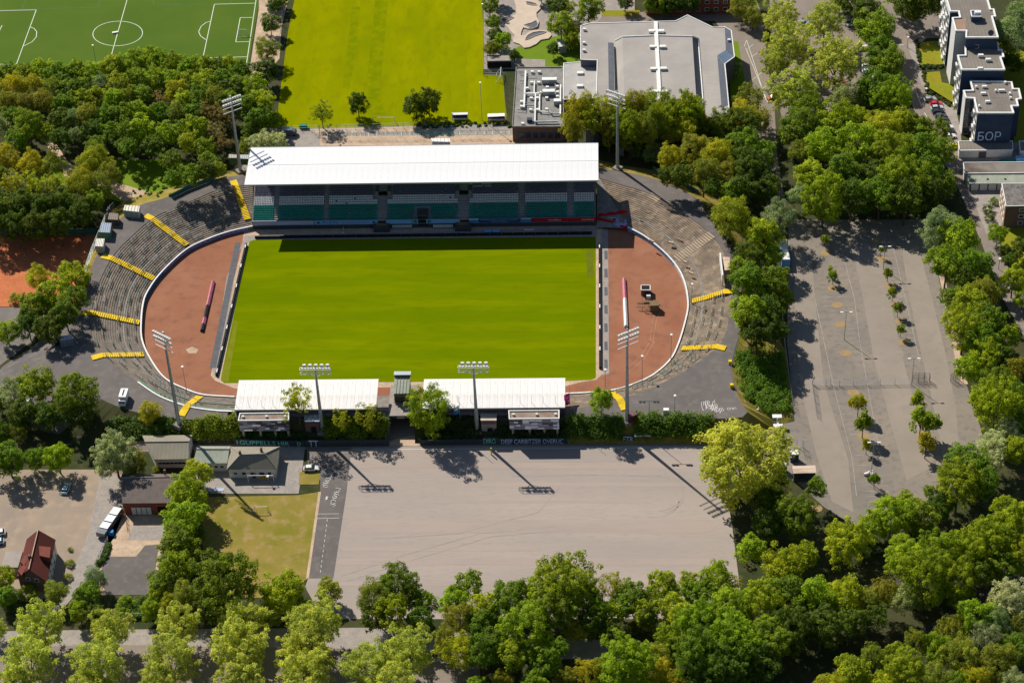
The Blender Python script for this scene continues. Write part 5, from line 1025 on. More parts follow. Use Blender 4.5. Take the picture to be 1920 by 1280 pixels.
car(1625, 92, 1610, 95, WH, 'white car under the big trees of the upper car park'); car(1620, 127, 1636, 127, WH, 'white car, upper one of three beside the pale tree'); car(1620, 137, 1636, 137, (.6, .65, .7), 'pale car, middle one of three beside the pale tree'); car(1620, 148, 1636, 148, WH, 'white car, lower one of three beside the pale tree')
car(1452, 183, 1444, 186, (.5, .14, .04), 'orange car at the edge of the hall driveway'); car(1568, 158, 1580, 157, (.35, .05, .03), 'red car half hidden under the pale plane tree'); car(1700, 28, 1720, 29, (.2, .22, .25), 'dark car in the deep shade at the top right'); car(1787, 278, 1800, 276, (.85, .65, .02), 'yellow and blue car in front of the garages')
car(1502, 46, 1512, 48, (.45, .6, .75), 'pale blue car glimpsed between two plane trees'); car(1585, 40, 1593, 52, (.5, .52, .55), 'grey car under the top row of trees'); car(1523, 100, 1532, 104, (.5, .55, .6), 'grey car beneath the plane trees, left part')
car(120, 641, 108, 645, BK, 'black car beside the white trailer'); car(604, 1234, 618, 1236, (.55, .03, .03), 'red car hidden under the bottom plane trees')
def van(c0, rot, L_, W_, H_, col, label, cab=True, z=0, name='van'):
    z = max(z, gz(*c0))
    p = G(*c0, z); r = thing(name, label, 'van', (p.x, p.y, z), rot); b = MB(); b.box((-.6 if cab else 0, 0, .55+H_/2), (L_*.72 if cab else L_, W_, H_)); b.build('cargo_box', m_car, r, color=col)
    if cab:
        me = prof_mesh([(L_*.28, .4, 0), (L_*.28, 1.95, .2), (L_*.40, 1.9, .3), (L_*.5, 1.15, .1), (L_*.5, .4, 0)], W_*.95, 'cab', .1); obj('cab', me, m_car, r, color=col); pbox('windscreen', r, (L_*.455, 0, 1.5), (.3, W_*.75, .5), m_glass)
    for x in (-L_*.32, L_*.33):
        for y in (-W_*.42, W_*.42): o = obj('wheel', _wheel, None, r, loc=(x, y, .36)); o.scale = (1.15, 1.2, 1.15)
    return r
v = van((233, 752), math.radians(-92), 5.2, 2.1, 2.2, (.78, .77, .74), 'white box van with a dark mark on its roof on the left plaza', z=HP); pbox('roof_mark', v, (-.6, 0, 2.8), (2.6, .35, .06), m_black)
van((543, 253), math.radians(0), 5.0, 2.2, 2.0, (.10, .14, .18), 'dark van parked behind the grandstand roof')
v = van((207, 985), math.radians(72), 10.5, 2.6, 1.5, (.10, .105, .12), 'long dark trailer loaded with white sheets beside the brick garage', cab=False, name='loaded_trailer'); pbox('white_sheet', v, (3.6, 0, 2.15), (2.8, 2.4, .25), m_paint); pbox('grey_sheet', v, (.6, 0, 2.15), (2.4, 2.4, .2), m_steel); pbox('steel_sheet', v, (-2.2, 0, 2.15), (2.2, 2.4, .2), m_steel)
p = G(206, 997, 1); tag(pbox('blue_barrel', None, (p.x+.3, p.y, .7), (1.3, 1.1, 1.3), m_blue), 'bright blue container at the foot of the loaded trailer', 'barrel')
for i, (u, v_) in enumerate(((1625, 890), (1634, 890))):
    p = G(u, v_, 0); r = thing('scooter', ('left' if i == 0 else 'right')+' one of two white scooters by the car park lamp post', 'scooter', (p.x, p.y, 0), .4+i); b = MB(); b.box((0, 0, .6), (1.5, .5, .5)); b.box((.6, 0, .9), (.3, .5, .5)); b.build('body', m_paint, r)
    for x in (-.6, .7): obj('wheel', _wheel, None, r, loc=(x, 0, .3)).scale = (.9, .6, .9)
# minor things -----------------------------------------------------------
def goal(a, c, z, label, H=2.3, depth=1.6, col=m_paint, net=True):
    A, C = G(*a, z), G(*c, z); d_ = (C-A); L_ = d_.length; r = thing('goal', label, 'goal', (A.x, A.y, z), math.atan2(d_.y, d_.x))
    b = MB(); b.tube((0, 0, 0), (0, 0, H), .09, n=5); b.tube((L_, 0, 0), (L_, 0, H), .09, n=5); b.tube((0, 0, H), (L_, 0, H), .1, n=5); b.build('frame', col, r)
    b = MB(); b.tube((0, depth, 0), (L_, depth, 0), .05, n=4); b.tube((0, 0, H), (0, depth, 0), .05, n=4); b.tube((L_, 0, H), (L_, depth, 0), .05, n=4)
    for k in range(1, 12): x = L_*k/12; b.tube((x, 0, H), (x, depth, 0), .015, n=3)
    b.build('net', col, r)
goal((700, 231.5), (740, 231), 0, 'white goal standing at the foot of the training pitch')
goal((938, 155), (940, 137), 0, 'narrow white goal at the right of the training pitch'); goal((448, 66), (464, 66.5), 0, 'white goal in the goal area of the artificial pitch', depth=-1.2)
goal((466, 904.5), (514, 904), 0, 'wide white goal frame before the clubhouse', 2.6); goal((478, 960), (502, 959), 0, 'small white goal on the dry playing field', 1.9); goal((119+1, 0+1), (119, -20), 0, 'white goal beyond the frame of the artificial pitch') if 0 else None
def shelter(px, z, label, roofmat=m_paint):
    P = [G(u, v, z+2.6) for u, v in px]; r = thing('dugout', label, 'shelter'); b = MB(); b.prism([(p.x, p.y) for p in P], z+2.5, z+2.65, bottom=True); b.build('roof', roofmat, r)
    a, e = edge_front(P); w = e.x-a.x
    for x in (a.x+.1, e.x-.1): b = MB(); b.tube((x, a.y+.1, z), (x, a.y+.1, z+2.5), .07); b.tube((x, P[0].y if 0 else max(p.y for p in P)-.1, z), (x, max(p.y for p in P)-.1, z+2.5), .07); b.build('post', m_paint, r)
    pbox('rear_panel', r, ((a.x+e.x)/2, max(p.y for p in P), z+1.2), (w, .08, 2.2), m_glass); pbox('bench', r, ((a.x+e.x)/2, max(p.y for p in P)-.7, z+.5), (w*.85, .5, .5), m_paint)
shelter([(847, 212), (877, 211), (877, 215), (847, 216)], 0, 'glazed white shelter beside the training pitch'); shelter([(914, 213.5), (946, 212.5), (947, 218), (914, 219.5)], 0, 'white roofed dugout at the training pitch corner')
p = G(569, 238, .5); tag(pbox('waste_container', None, (p.x, p.y, .8), (2.6, 1.3, 1.4), m_grst), 'green waste container behind the grandstand left end', 'container')
for u, v in ((1882, 302), (1896, 302)):
    p = G(u, v, 1); tag(pbox('waste_container', None, (p.x, p.y, .8), (2.4, 1.3, 1.3), m_grst), ('left' if u < 1890 else 'right')+' green waste container before the apartment garage', 'container')
p = G(1912, 300, 1); tag(pbox('delivery_cabinet', None, (p.x, p.y, 1.1), (2.6, 1.6, 2.2), m_lblue), 'blue and white cabinet at the right edge by the garages', 'cabinet')
tag(pbox('yellow_post', None, (G(921, 847, 1).x, G(921, 847, 1).y, 1.2), (.3, .3, 2.6), m_yellow), 'yellow post at the top edge of the gravel lot', 'post')
tag(pbox('banner', None, (G(405, 918, 0).x, G(405, 918, 0).y, .12), (4.2, 1.3, .12), m_paint), 'white banner with blue stripes lying beside the clubhouse yard', 'banner')
for k in (-.35, 0, .35): o = pbox('stripe', bpy.data.objects['banner'], (0, k, .6), (.96, .12, .3), m_blue)
p = G(1458, 775, 0)
for (u, v) in ((1369, 679, ), (1372, 723)): p = G(u, v, HP+.6); tag(pbox('yellow_bin', None, (p.x, p.y, HP+.6), (.9, .9, 1.2), m_yellow), ('upper' if v < 700 else 'lower')+' yellow bin on the plaza fence', 'bin')
p = G(1249, 775, HP); tag(pbox('power_cabinet', None, (p.x, p.y, HP+.8), (1.5, 1.1, 1.7), m_paint), 'white power cabinet beside the hedge on the plaza', 'cabinet')
p = G(1418, 776, 1); tag(pbox('power_cabinet', None, (p.x, p.y, 2.4), (1.4, 1.0, 1.4), m_paint), 'white power cabinet on the grass left of the turnstiles', 'cabinet')
p = G(1480, 785, 0)
for k, (u, v) in enumerate(((452, 64), (216, 62), (224, 58))): pass
p = G(216, 62.5, 0); tag(pbox('white_board', None, (p.x, p.y, .25), (2.0, .9, .5), m_paint, .3), 'white boards lying on the halfway line of the artificial pitch', 'board')
# yard things near clubhouse
dr = thing('training_frame', 'row of yellow training frames inside the wide goal', 'training frame'); 
for k in range(5): p = G(486+k*4, 899, 0); b = MB(); b.tube((p.x, p.y, 0), (p.x, p.y, 1.7), .12, n=5); b.tube((p.x, p.y, 1.7), (p.x+.3, p.y, 0), .1, n=5); b.build('frame', m_yellow, dr)
def bus(px0, px1, lab, z=0, col=m_lblue, w=2.5, H=2.8):
    p, q = G(*px0, z), G(*px1, z); d_ = q-p; c = (p+q)/2; r = thing('bus', lab, 'bus', (c.x, c.y, z), math.atan2(d_.y, d_.x)); L_ = d_.length; pbox('body', r, (0, 0, H/2+.4), (L_, w, H), col); pbox('roof', r, (0, 0, H+.45), (L_*.97, w*.9, .14), m_paint)
    pbox('windows', r, (0, 0, H*.72), (L_*.92, w+.06, .8), m_glass)
    for x in (-L_*.3, L_*.3):
        for y in (-w/2, w/2): obj('wheel', _wheel, None, r, loc=(x, y, .45)).scale = (1.4, 1.2, 1.4)
bus((1467, 464), (1473, 503), 'white and blue bus parked under trees at the car park edge')
# skate bowl
sk = thing('skate_park', 'pale concrete skate park with dark bowls at the top', 'skate park')
zoom = lambda pts: [(900+x/11.64, y/11.64) for x, y in pts]
def slab(pts, z, mat, name, h=.5):
    P = [G(u, v, z) for u, v in pts]; b = MB(); b.prism([(p.x, p.y) for p in P], -.01, z); b.build(name, mat, sk)
slab(zoom([(700, -200), (1250, -200), (1260, 0), (1340, 100), (1330, 180), (1230, 280), (1240, 370), (1290, 470), (1270, 570), (1180, 630), (1040, 625), (940, 600), (900, 700), (890, 770), (960, 780), (1060, 700), (1200, 655), (1400, 655), (1530, 700), (1560, 770), (1500, 840), (1330, 870), (1230, 960), (1080, 1030), (960, 1045), (860, 960), (730, 920), (720, 830), (760, 780), (600, 600), (480, 480), (400, 420), (400, 330), (520, 340), (440, 200), (420, 60)]), .45, m_skate, 'concrete_slab')
slab(zoom([(700, -200), (420, 60), (430, 300), (560, 350), (700, 340), (780, 300), (780, 120), (740, 0)]), .5, m_pave, 'concrete_slab')
for pts in ([(475, 430), (520, 380), (640, 355), (740, 380), (700, 400), (620, 450), (500, 475)], [(960, 540), (1120, 500), (1230, 445), (1265, 520), (1250, 580), (1180, 612), (1080, 600)], [(985, 850), (1040, 770), (1150, 710), (1300, 685), (1450, 690), (1380, 730), (1200, 780), (1080, 840), (990, 870)], [(990, 35), (1100, 45), (1230, 85), (1240, 110), (1130, 110), (1020, 85)]):
    slab(zoom(pts), .53, m_slate, 'bowl_wall')
    for k in (1.12,):
        P = [G(u, v, .62) for u, v in zoom(pts)]; b = MB()
        for i in range(len(P)): b.tube(P[i], P[(i+1) % len(P)], .13, n=4)
        b.build('coping', m_skate, sk)

# ================================================================ FENCES AND WALLS
def fence(pts, z, H, label, mat=m_steel, step=3.0, rails=3, name='fence', cat='fence', zs=None, netting=None):
    P = [G(u, v, z if zs is None else zs[i]) for i, (u, v) in enumerate(pts)]; r = thing(name, label, cat); b = MB()
    for A, C in zip(P[:-1], P[1:]):
        L_ = (C-A).length; n = max(1, int(L_/step))
        for k in range(n): p = A.lerp(C, k/n); pbox('post', r, (p.x, p.y, p.z+H/2), (.1, .1, H), mat)
        for k in range(rails): zz = Vector((0, 0, H*(.15+.85*k/max(1, rails-1)))); b.tube(A+zz, C+zz, .035, n=3, cap=False)
        if netting:
            m = int(L_/.5)
            for k in range(m): p = A.lerp(C, k/m); b.tube(p, p+Vector((0, 0, H)), .012, n=3, cap=False)
    b.build('rails', mat, r)
    if netting:
        b = MB()
        for A, C in zip(P[:-1], P[1:]): b.box(((A.x+C.x)/2, (A.y+C.y)/2, (A.z+C.z)/2+H*.45), ((C-A).length, .03, H*.85), math.atan2(C.y-A.y, C.x-A.x))
        b.build('netting', netting, r)
    return r
fence([(1523, 722), (1574, 723.5), (1600, 722.5), (1650, 721), (1705, 720)], 0, 2.0, 'low mesh fence crossing the right car park', netting=None, rails=5)
fence([(1523, 722), (1532, 785)], 0, 2.0, 'mesh fence running down from the car park gate frame', rails=5)
fence([(1524, 722), (1524, 720), (1557, 720), (1557, 722)], 0, 2.8, 'steel gate frame at the left end of the car park fence', rails=2, cat='gate', name='gate_frame')
fence([(1711, 717), (1743, 718), (1742, 713), (1712, 713)], 0, 2.8, 'wire cage gate folded beside the car park lamp post', m_dkst, 1.2, 6, 'cage_gate', 'gate'); fence([(1782, 716), (1800, 714), (1792, 708), (1783, 716)], 0, 3.0, 'wire cage gate at the right edge of the car park', m_dkst, 1.2, 6, 'cage_gate', 'gate')
fence([(1466, 590), (1470, 640), (1480, 720), (1488, 775)], 0, 2.4, 'tall fence with white heads along the green bank', m_steel, 3, 4)
fence([(1385, 640), (1378, 660), (1371, 690), (1374, 720), (1385, 745)], HP, 1.8, 'fence between plaza and green bank', m_steel, 2.5, 4)
fence([(1494, 838), (1505, 838), (1507, 850), (1510, 862)], 0, 2.6, 'striped steel fence by the ticket booths', m_steel, 1.5, 4)
fence([(599, 243), (599, 256), (1000, 252.5)], 1.2, 1.6, 'green topped fence behind the grandstand', m_grst, 3, 3)
fence([(590, 252), (950, 243)], 0, 1.0, 'low rail beside the parking bays behind the grandstand', m_steel, 3, 2)
fence([(906, -20), (907, 142), (942, 142), (944, 150), (948, 212)], 0, 2.2, 'wire fence round the right side of the training pitch', m_steel, 4, 3)
fence([(528, -10), (530, 50), (524, 80)], 0, 2.2, 'wire fence between the two upper pitches', m_steel, 4, 3)
fence([(530, 246), (700, 242), (850, 237)], 0, 2.0, 'wire fence along the foot of the training pitch', m_steel, 3, 3)
fence([(160, 515), (172, 480), (190, 437), (205, 400), (215, 390)], 4, 2.4, 'grey panel fence between tennis court and terrace path', m_steel, 2, 5)
fence([(0, 440), (100, 440), (182, 439)], 0, 2.4, 'green screen fence behind the red tennis court', m_grst, 3, 3, netting=m_net)
fence([(1225, 322), (1255, 335), (1285, 352), (1310, 366)], 3, 2.2, 'turquoise mesh fence behind the right terrace', m_grst, 2, 4, netting=m_net)
fence([(322, 372), (350, 358), (400, 338), (420, 322)], HP, 2.0, 'green mesh fence behind the upper left terrace', m_grst, 2.5, 4, netting=m_net)
fence([(200, 838), (330, 834), (440, 833)], 0, 1.8, 'dark mesh fence along the lane below the left hedge', m_dkst, 2.5, 5)
fence([(1064, 827), (1190, 826), (1340, 825)], 0, 1.9, 'mesh fence along the top of the gravel lot', m_steel, 2.5, 5)
fence([(240, 1158), (300, 1157)], 0, 1.6, 'pale mesh fence beside the bottom road', m_steel, 2.5, 3)
fence([(203, 1014), (190, 1040), (178, 1064)], 0, 1.8, 'white fence beside the curved lane', m_paint, 1.6, 5)
fence([(228, 975), (235, 960), (240, 1000)], 0, 1.4, 'wooden rails beside the loaded trailer', m_wood, 2, 3)
def paint_wall(pts, H, label, texts, mat=m_teer):
    r = thing('painted_wall', label, 'wall'); P = [G(u, v, 0) for u, v in pts]
    for A, C in zip(P[:-1], P[1:]): d_ = C-A; pbox('wall_section', r, ((A.x+C.x)/2, (A.y+C.y)/2, H/2), (d_.length, .3, H), mat, math.atan2(d_.y, d_.x))
    A, C = P[0], P[-1]; d_ = (C-A); un = d_.normalized()
    for t, tx, wf, hf, mt in texts:
        c = A+d_*t; c.z = H*.5; n = Vector((un.y, -un.x, 0)); c += n*.2; text_on(tx, r, mt, c, un, (0, 0, 1), d_.length*wf, H*hf, 'painted_letters', .01)
paint_wall([(441, 833), (572, 836.5)], 2.0, 'dark wall with a line of teal and white painted letters', [(.28, '1GUPPELL', .5, .75, m_graft), (.66, "S HIR", .24, .75, m_graft), (.92, 'D', .05, .7, m_graft)])
paint_wall([(573, 837), (730, 835)], 2.2, 'dark green wall below the bushes with two big letters', [(.10, 'TT', .11, 1.15, m_grafb)])
paint_wall([(788, 834), (905, 832)], 1.8, 'dark wall between tunnel ramp and right low stand', [])
paint_wall([(905, 832), (932, 832)], 2.4, 'short wall with turquoise scrawl', [(.5, 'DIRO', .85, .75, m_graft)])
paint_wall([(932, 832), (1064, 831)], 2.0, 'dark wall with a long row of pale block letters', [(.5, 'DEEF CARBITZER OVERUC', .88, .85, m_grafb)])
paint_wall([(1166, 828), (1190, 828)], 2.2, 'block wall with pale letters below the tall mast', [(.5, 'FTR', .8, .9, m_grafb)])
tag(pbox('concrete_slab', None, (G(1205, 815, 2.4).x, G(1205, 815, 2.4).y, 2.3), (4.5, 1.0, .25), m_paint), 'flat white slab on the wall beside the green light post', 'slab')
# scrawls sprayed on the ground (illegible in the photo)
def scrawl(name, c, w, h, ang, n, label, z=.12):
    P = G(*c, gz(*c)); b = MB(); rr = random.Random(int(c[0])); R = Matrix.Rotation(ang, 3, 'Z')
    for k in range(n):
        x0 = -w/2+w*(k+.5)/n; y0 = rr.uniform(-.12, .12)*h; pts = []; ph = rr.uniform(0, 6); a = rr.uniform(.6, 1.1)
        for i in range(9):
            t = i/8*5.2*a; pts.append(P+R@Vector((x0+w/n*.42*math.cos(t+ph), y0+h*.40*math.sin(t*1.0+ph)*rr.uniform(.8, 1.1), z)))
        b.strip(pts, .13)
    o = struct(name, b, m_graf); return o
scrawl('white_scrawl', (1330, 760), 4.4, 4.6, .1, 7, ''); scrawl('white_scrawl', (1341, 766), 5.0, 3.0, -.5, 8, '', .1); scrawl('white_scrawl', (1372, 767), 2.6, 1.2, .0, 3, '')
scrawl('white_scrawl', (615, 900), 6.0, 1.9, 1.35, 8, '', .16); scrawl('white_scrawl', (629, 932), 7.2, 1.8, 1.4, 9, '', .16); scrawl('white_scrawl', (636, 890), 1.6, .9, 0, 2, '', .16)
b = MB()
for a in (-.5, 0, .5): p = G(619, 933, .16); b.strip([p+Vector((-.3*math.cos(a), -.3*math.sin(a), 0)), p+Vector((-1.3*math.cos(a), 1.3*math.sin(a), 0))], .35)
struct('white_scrawl', b, m_graf)

# ================================================================ TREES
def leaf_mesh(name, clumps, per, size, jit=.55, seed=1):
    """clumps: (n,4) centres and radii -> many small leaf sprays with a tint per clump"""
    g = np.random.default_rng(seed); cl = np.array(clumps, float); n = len(cl)*per
    C = np.repeat(cl, per, 0); d_ = g.normal(size=(n, 3)); d_ /= np.linalg.norm(d_, axis=1, keepdims=True); d_[:, 2] = np.where(d_[:, 2] < -.3, -d_[:, 2], d_[:, 2])
    rad = C[:, 3:4]*g.uniform(.55, 1.08, (n, 1)); P = C[:, :3]+d_*rad
    nrm = d_+g.normal(size=(n, 3))*jit+np.array([0, 0, .75]); nrm /= np.linalg.norm(nrm, axis=1, keepdims=True)
    a = np.cross(nrm, g.normal(size=(n, 3))); a /= np.linalg.norm(a, axis=1, keepdims=True); b_ = np.cross(nrm, a)
    s = size*g.uniform(.6, 1.35, (n, 1)); 
    V = np.stack([P-a*s*.5, P+b_*s*.36, P+a*s*.55, P-b_*s*.36], 1).reshape(-1, 3)
    me = bpy.data.meshes.new(name); me.vertices.add(4*n); me.vertices.foreach_set('co', V.ravel()); me.loops.add(4*n); me.loops.foreach_set('vertex_index', np.arange(4*n, dtype=np.int32))
    me.polygons.add(n); me.polygons.foreach_set('loop_start', np.arange(0, 4*n, 4, dtype=np.int32)); me.polygons.foreach_set('loop_total', np.full(n, 4, dtype=np.int32))
    at = me.attributes.new('tint', 'FLOAT', 'POINT'); t = np.repeat(g.uniform(.2, .8, len(cl)), per)+g.normal(size=n)*.12; at.data.foreach_set('value', np.repeat(np.clip(t, 0, 1), 4).astype(np.float32))
    me.update(); me.materials.append(m_leaf); return me
def crown_clumps(seed, n, r0, r1, cr0, cr1, low=-.55, lobes=0, flat=1.0):
    g = np.random.default_rng(seed); out = []; off = g.normal(size=3)*2
    while len(out) < n:
        d_ = g.normal(size=3); d_ /= np.linalg.norm(d_)
        if d_[2] < low: continue
        bump = 1+.16*math.sin(3*math.atan2(d_[1], d_[0])+off[0])+.12*math.sin(5*d_[2]+off[1]+2*d_[0])+g.normal()*.05
        r = g.uniform(r0, r1)*bump; out.append((d_[0]*r, d_[1]*r, d_[2]*r*flat, g.uniform(cr0, cr1)))
    return out
def trunk_mesh(seed, limbs, thick=.06, spread=.62):
    g = random.Random(seed); b = MB(); b.tube((0, 0, -.08), (.02, .01, .62), thick, thick*.62, 8, False)
    for k in range(limbs):
        a = 2*math.pi*k/limbs+g.uniform(-.4, .4); z0 = g.uniform(.42, .62); s = spread*g.uniform(.6, 1.1); m = (math.cos(a)*s*.45, math.sin(a)*s*.45, z0+.28); e = (math.cos(a)*s, math.sin(a)*s, g.uniform(.95, 1.35))
        b.tube((0, 0, z0), m, thick*.42, thick*.28, 5, False); b.tube(m, e, thick*.28, thick*.08, 5, False)
        for _ in range(2): f = (m[0]+g.uniform(-.3, .3), m[1]+g.uniform(-.3, .3), g.uniform(.9, 1.3)); b.tube(m, f, thick*.18, thick*.05, 4, False)
    b.tube((.02, .01, .62), (.0, .05, 1.3), thick*.6, thick*.1, 6, False)
    me = b.mesh('trunk'); me.materials.append(m_bark); return me
CRN = {
 'round': [leaf_mesh('crown', crown_clumps(s, 120, .62, .93, .15, .25, -.8), 66, .085, seed=s) for s in range(5)],
 'big': [leaf_mesh('crown', crown_clumps(40+s, 300, .6, .96, .10, .16, -.8), 60, .055, seed=40+s) for s in range(3)],
 'plane': [leaf_mesh('crown', crown_clumps(60+s, 240, .45, 1.0, .10, .16, -.75), 52, .058, .8, seed=60+s) for s in range(4)],
 'airy': [leaf_mesh('crown', crown_clumps(80+s, 95, .3, 1.0, .10, .20, -.8), 44, .07, .9, seed=80+s) for s in range(3)],
 'fine': [leaf_mesh('crown', crown_clumps(90+s, 150, .6, .9, .15, .24, -.8), 85, .058, .65, seed=90+s) for s in range(3)],
 'small': [leaf_mesh('crown', crown_clumps(100+s, 34, .4, .8, .22, .36, -.7), 46, .17, .8, seed=100+s) for s in range(3)],
 'bush': [leaf_mesh('crown', crown_clumps(110+s, 45, .6, .85, .2, .32, -.1), 50, .10, seed=110+s) for s in range(3)]}
TRK = [trunk_mesh(s, 6) for s in range(4)]
KIND = {  # colour, crown type, everyday wording
 'dark': ((.115, .175, .008), 'round', 'dark green'), 'mid': ((.185, .275, .008), 'round', 'mid green'), 'lime': ((.30, .38, .006), 'round', 'bright green'),
 'olive': ((.26, .28, .018), 'fine', 'olive green'), 'gold': ((.37, .375, .008), 'fine', 'golden green'), 'brown': ((.27, .23, .08), 'airy', 'brownish'),
 'silver': ((.28, .35, .13), 'fine', 'silvery green'), 'pale': ((.5, .52, .27), 'plane', 'whitish flowering'), 'plane': ((.45, .49, .07), 'plane', 'pale yellow green'),
 'bigp': ((.50, .52, .045), 'big', 'pale yellow green'), 'bigd': ((.14, .21, .004), 'big', 'deep green'), 'bigm': ((.26, .34, .005), 'big', 'fresh green'),
 'airy': ((.40, .39, .02), 'airy', 'sparse yellowish'), 'airl': ((.32, .37, .015), 'airy', 'airy light green'), 'small': ((.24, .32, .008), 'small', 'small bright green'), 'smallg': ((.38, .38, .01), 'small', 'small yellowing'),
 'bushd': ((.10, .17, .012), 'bush', 'dark leafy'), 'bushl': ((.26, .33, .012), 'bush', 'bright leafy')}
ntree = 0; QUEUE = []; MERGED = []
WOODS = ('in the wood below the artificial pitch', 'around the glade left of the stadium', 'between sports hall and right terrace', 'in the dense wood above the right car park', 'between the right car park and the street', 'in the long belt above the railway', 'below the railway at lower right', 'below the gravel lot', 'at the corner of gravel lot and car park', 'behind the tower blocks at top right')
def tree(u, v, w, kind, zone, lab=None, zc=None, tall=1.0, group=None, name=None):
    """u,v: pixel centre of the crown, w: crown width in photo pixels"""
    global ntree
    ntree += 1; rk = random.Random(ntree).random()
    if 'artificial pitch' in zone: kind = 'lime' if (kind == 'mid' and rk < .6) else 'mid' if (kind == 'dark' and rk < .6) else kind
    elif kind == 'mid' and rk < .3: kind = 'lime'
    if zone in WOODS and KIND[kind][1] in ('round', 'fine') and not lab: QUEUE.append((w, ntree, (u, v, w, kind, zone, lab, zc, tall, group, name))); return
    return build_tree(ntree, u, v, w, kind, zone, lab, zc, tall, group, name)
def build_tree(nt_, u, v, w, kind, zone, lab, zc, tall, group, name, merge=False):
    g = random.Random(nt_*7919); col, typ, word = KIND[kind]
    r = w/2*PX(u, v, 6); bush = typ == 'bush'
    rz = r*tall*(g.uniform(.95, 1.15) if not bush else .8)
    if zc is None: zc = (max(1.5*r, r+4) if (zone in WOODS or zone == 'on the green bank right of the terrace') and not bush else max(1.35*r, r+1.2) if not bush else r*.35)
    base = 0.0
    for _ in range(3): P = G(u, v, base+zc); base = gz(*proj((P.x, P.y, base)))
    if typ in ('small',): rz = r*1.25*tall
    nm = name or ('shrub' if bush else 'plane_tree' if typ == 'plane' and kind == 'plane' else 'young_tree' if typ == 'small' else 'tree')
    nw = nm.replace('_', ' '); lab = lab or '%s %s %s' % (word.replace('small ', ''), nw, zone)
    big = w > 80 and typ in ('round', 'fine'); lst = CRN['big'] if big else CRN[typ]
    k = 1+g.uniform(-.16, .16)*(.5 if typ == 'plane' else 1); c3 = (col[0]*k*(1+g.uniform(-.05, .03)), col[1]*k, col[2]*k) if typ == 'plane' else (col[0]*k*(1+g.uniform(-.14, .14)), col[1]*k, col[2]*k*(1+g.uniform(-.2, .2)))
    if merge: MERGED.append((g.choice(lst), (P.x, P.y, base+zc), (r, r, rz), c3, g.uniform(0, 6.28))); return
    t = thing(nm, lab, nw, (P.x, P.y, base), g.uniform(0, 6.28), group or ((nw+'s '+zone) if zone else None))
    obj('crown', g.choice(lst), None, t, loc=(0, 0, zc), scale=(r*g.uniform(.94, 1.06), r*g.uniform(.94, 1.06), rz), color=c3)
    if not bush: obj('trunk', g.choice(TRK), None, t, scale=(r*.9, r*.9, zc))
    return t
def trees(zone, lst, **kw):
    for q in lst: tree(q[0], q[1], q[2], q[3], zone, *( [q[4]] if len(q) > 4 and isinstance(q[4], str) else []), **kw)

trees('in the wood below the artificial pitch', [
 (-12, 140, 45, 'mid'), (15, 138, 44, 'mid'), (45, 142, 46, 'mid'), (80, 134, 46, 'lime'), (112, 140, 46, 'mid'), (145, 134, 44, 'lime'), (175, 136, 46, 'mid'), (213, 128, 50, 'lime'), (245, 122, 48, 'lime'), (278, 114, 46, 'lime'), (302, 117, 44, 'lime'), (326, 122, 44, 'lime'), (352, 128, 42, 'lime'), (380, 128, 42, 'mid'), (407, 128, 42, 'mid'), (432, 126, 40, 'lime'), (455, 134, 38, 'dark'),
 (-10, 170, 48, 'olive'), (25, 165, 50, 'gold'), (62, 163, 50, 'gold'), (100, 168, 46, 'olive'), (128, 172, 50, 'mid'), (160, 165, 46, 'mid'), (190, 160, 44, 'silver'), (222, 160, 48, 'mid'), (256, 152, 46, 'mid'), (290, 150, 46, 'lime'), (320, 152, 44, 'lime'), (350, 154, 42, 'mid'), (384, 156, 46, 'mid'), (418, 154, 46, 'dark'), (446, 160, 42, 'dark'), (480, 165, 46, 'mid'),
 (15, 192, 46, 'olive'), (48, 196, 46, 'olive'), (82, 192, 46, 'olive'), (118, 200, 44, 'mid'), (150, 190, 42, 'lime'), (183, 184, 42, 'lime'), (215, 190, 46, 'mid'), (240, 186, 44, 'olive'), (262, 182, 46, 'mid'), (300, 186, 34, 'brown'), (330, 174, 46, 'gold'), (345, 192, 48, 'mid'), (372, 184, 46, 'mid'), (402, 186, 46, 'olive'), (430, 192, 44, 'dark'), (465, 200, 46, 'dark'), (492, 192, 50, 'mid'),
 (20, 222, 42, 'dark'), (52, 236, 60, 'lime'), (84, 250, 38, 'lime'), (112, 228, 44, 'dark'), (140, 222, 42, 'silver'), (165, 218, 50, 'olive'), (196, 220, 46, 'dark'), (225, 222, 46, 'dark'), (258, 214, 48, 'mid'), (300, 212, 40, 'dark'), (335, 214, 46, 'olive'), (364, 214, 46, 'mid'), (392, 214, 50, 'brown'), (418, 220, 46, 'brown'), (486, 222, 46, 'dark'),
 (-5, 240, 50, 'silver'), (28, 268, 44, 'dark'), (115, 262, 42, 'dark'), (141, 254, 32, 'silver'), (175, 248, 46, 'dark'), (205, 252, 44, 'dark'), (236, 252, 46, 'dark'), (266, 246, 54, 'lime'), (290, 275, 44, 'dark'), (312, 254, 46, 'mid'), (340, 246, 40, 'dark'), (366, 246, 54, 'lime'), (356, 268, 42, 'gold'), (402, 250, 46, 'brown'), (418, 268, 36, 'brown'), (385, 280, 42, 'dark'),
 (240, 278, 42, 'dark'), (180, 275, 42, 'dark'), (320, 300, 40, 'mid'),  (390, 302, 34, 'dark'), (405, 310, 26, 'dark')])
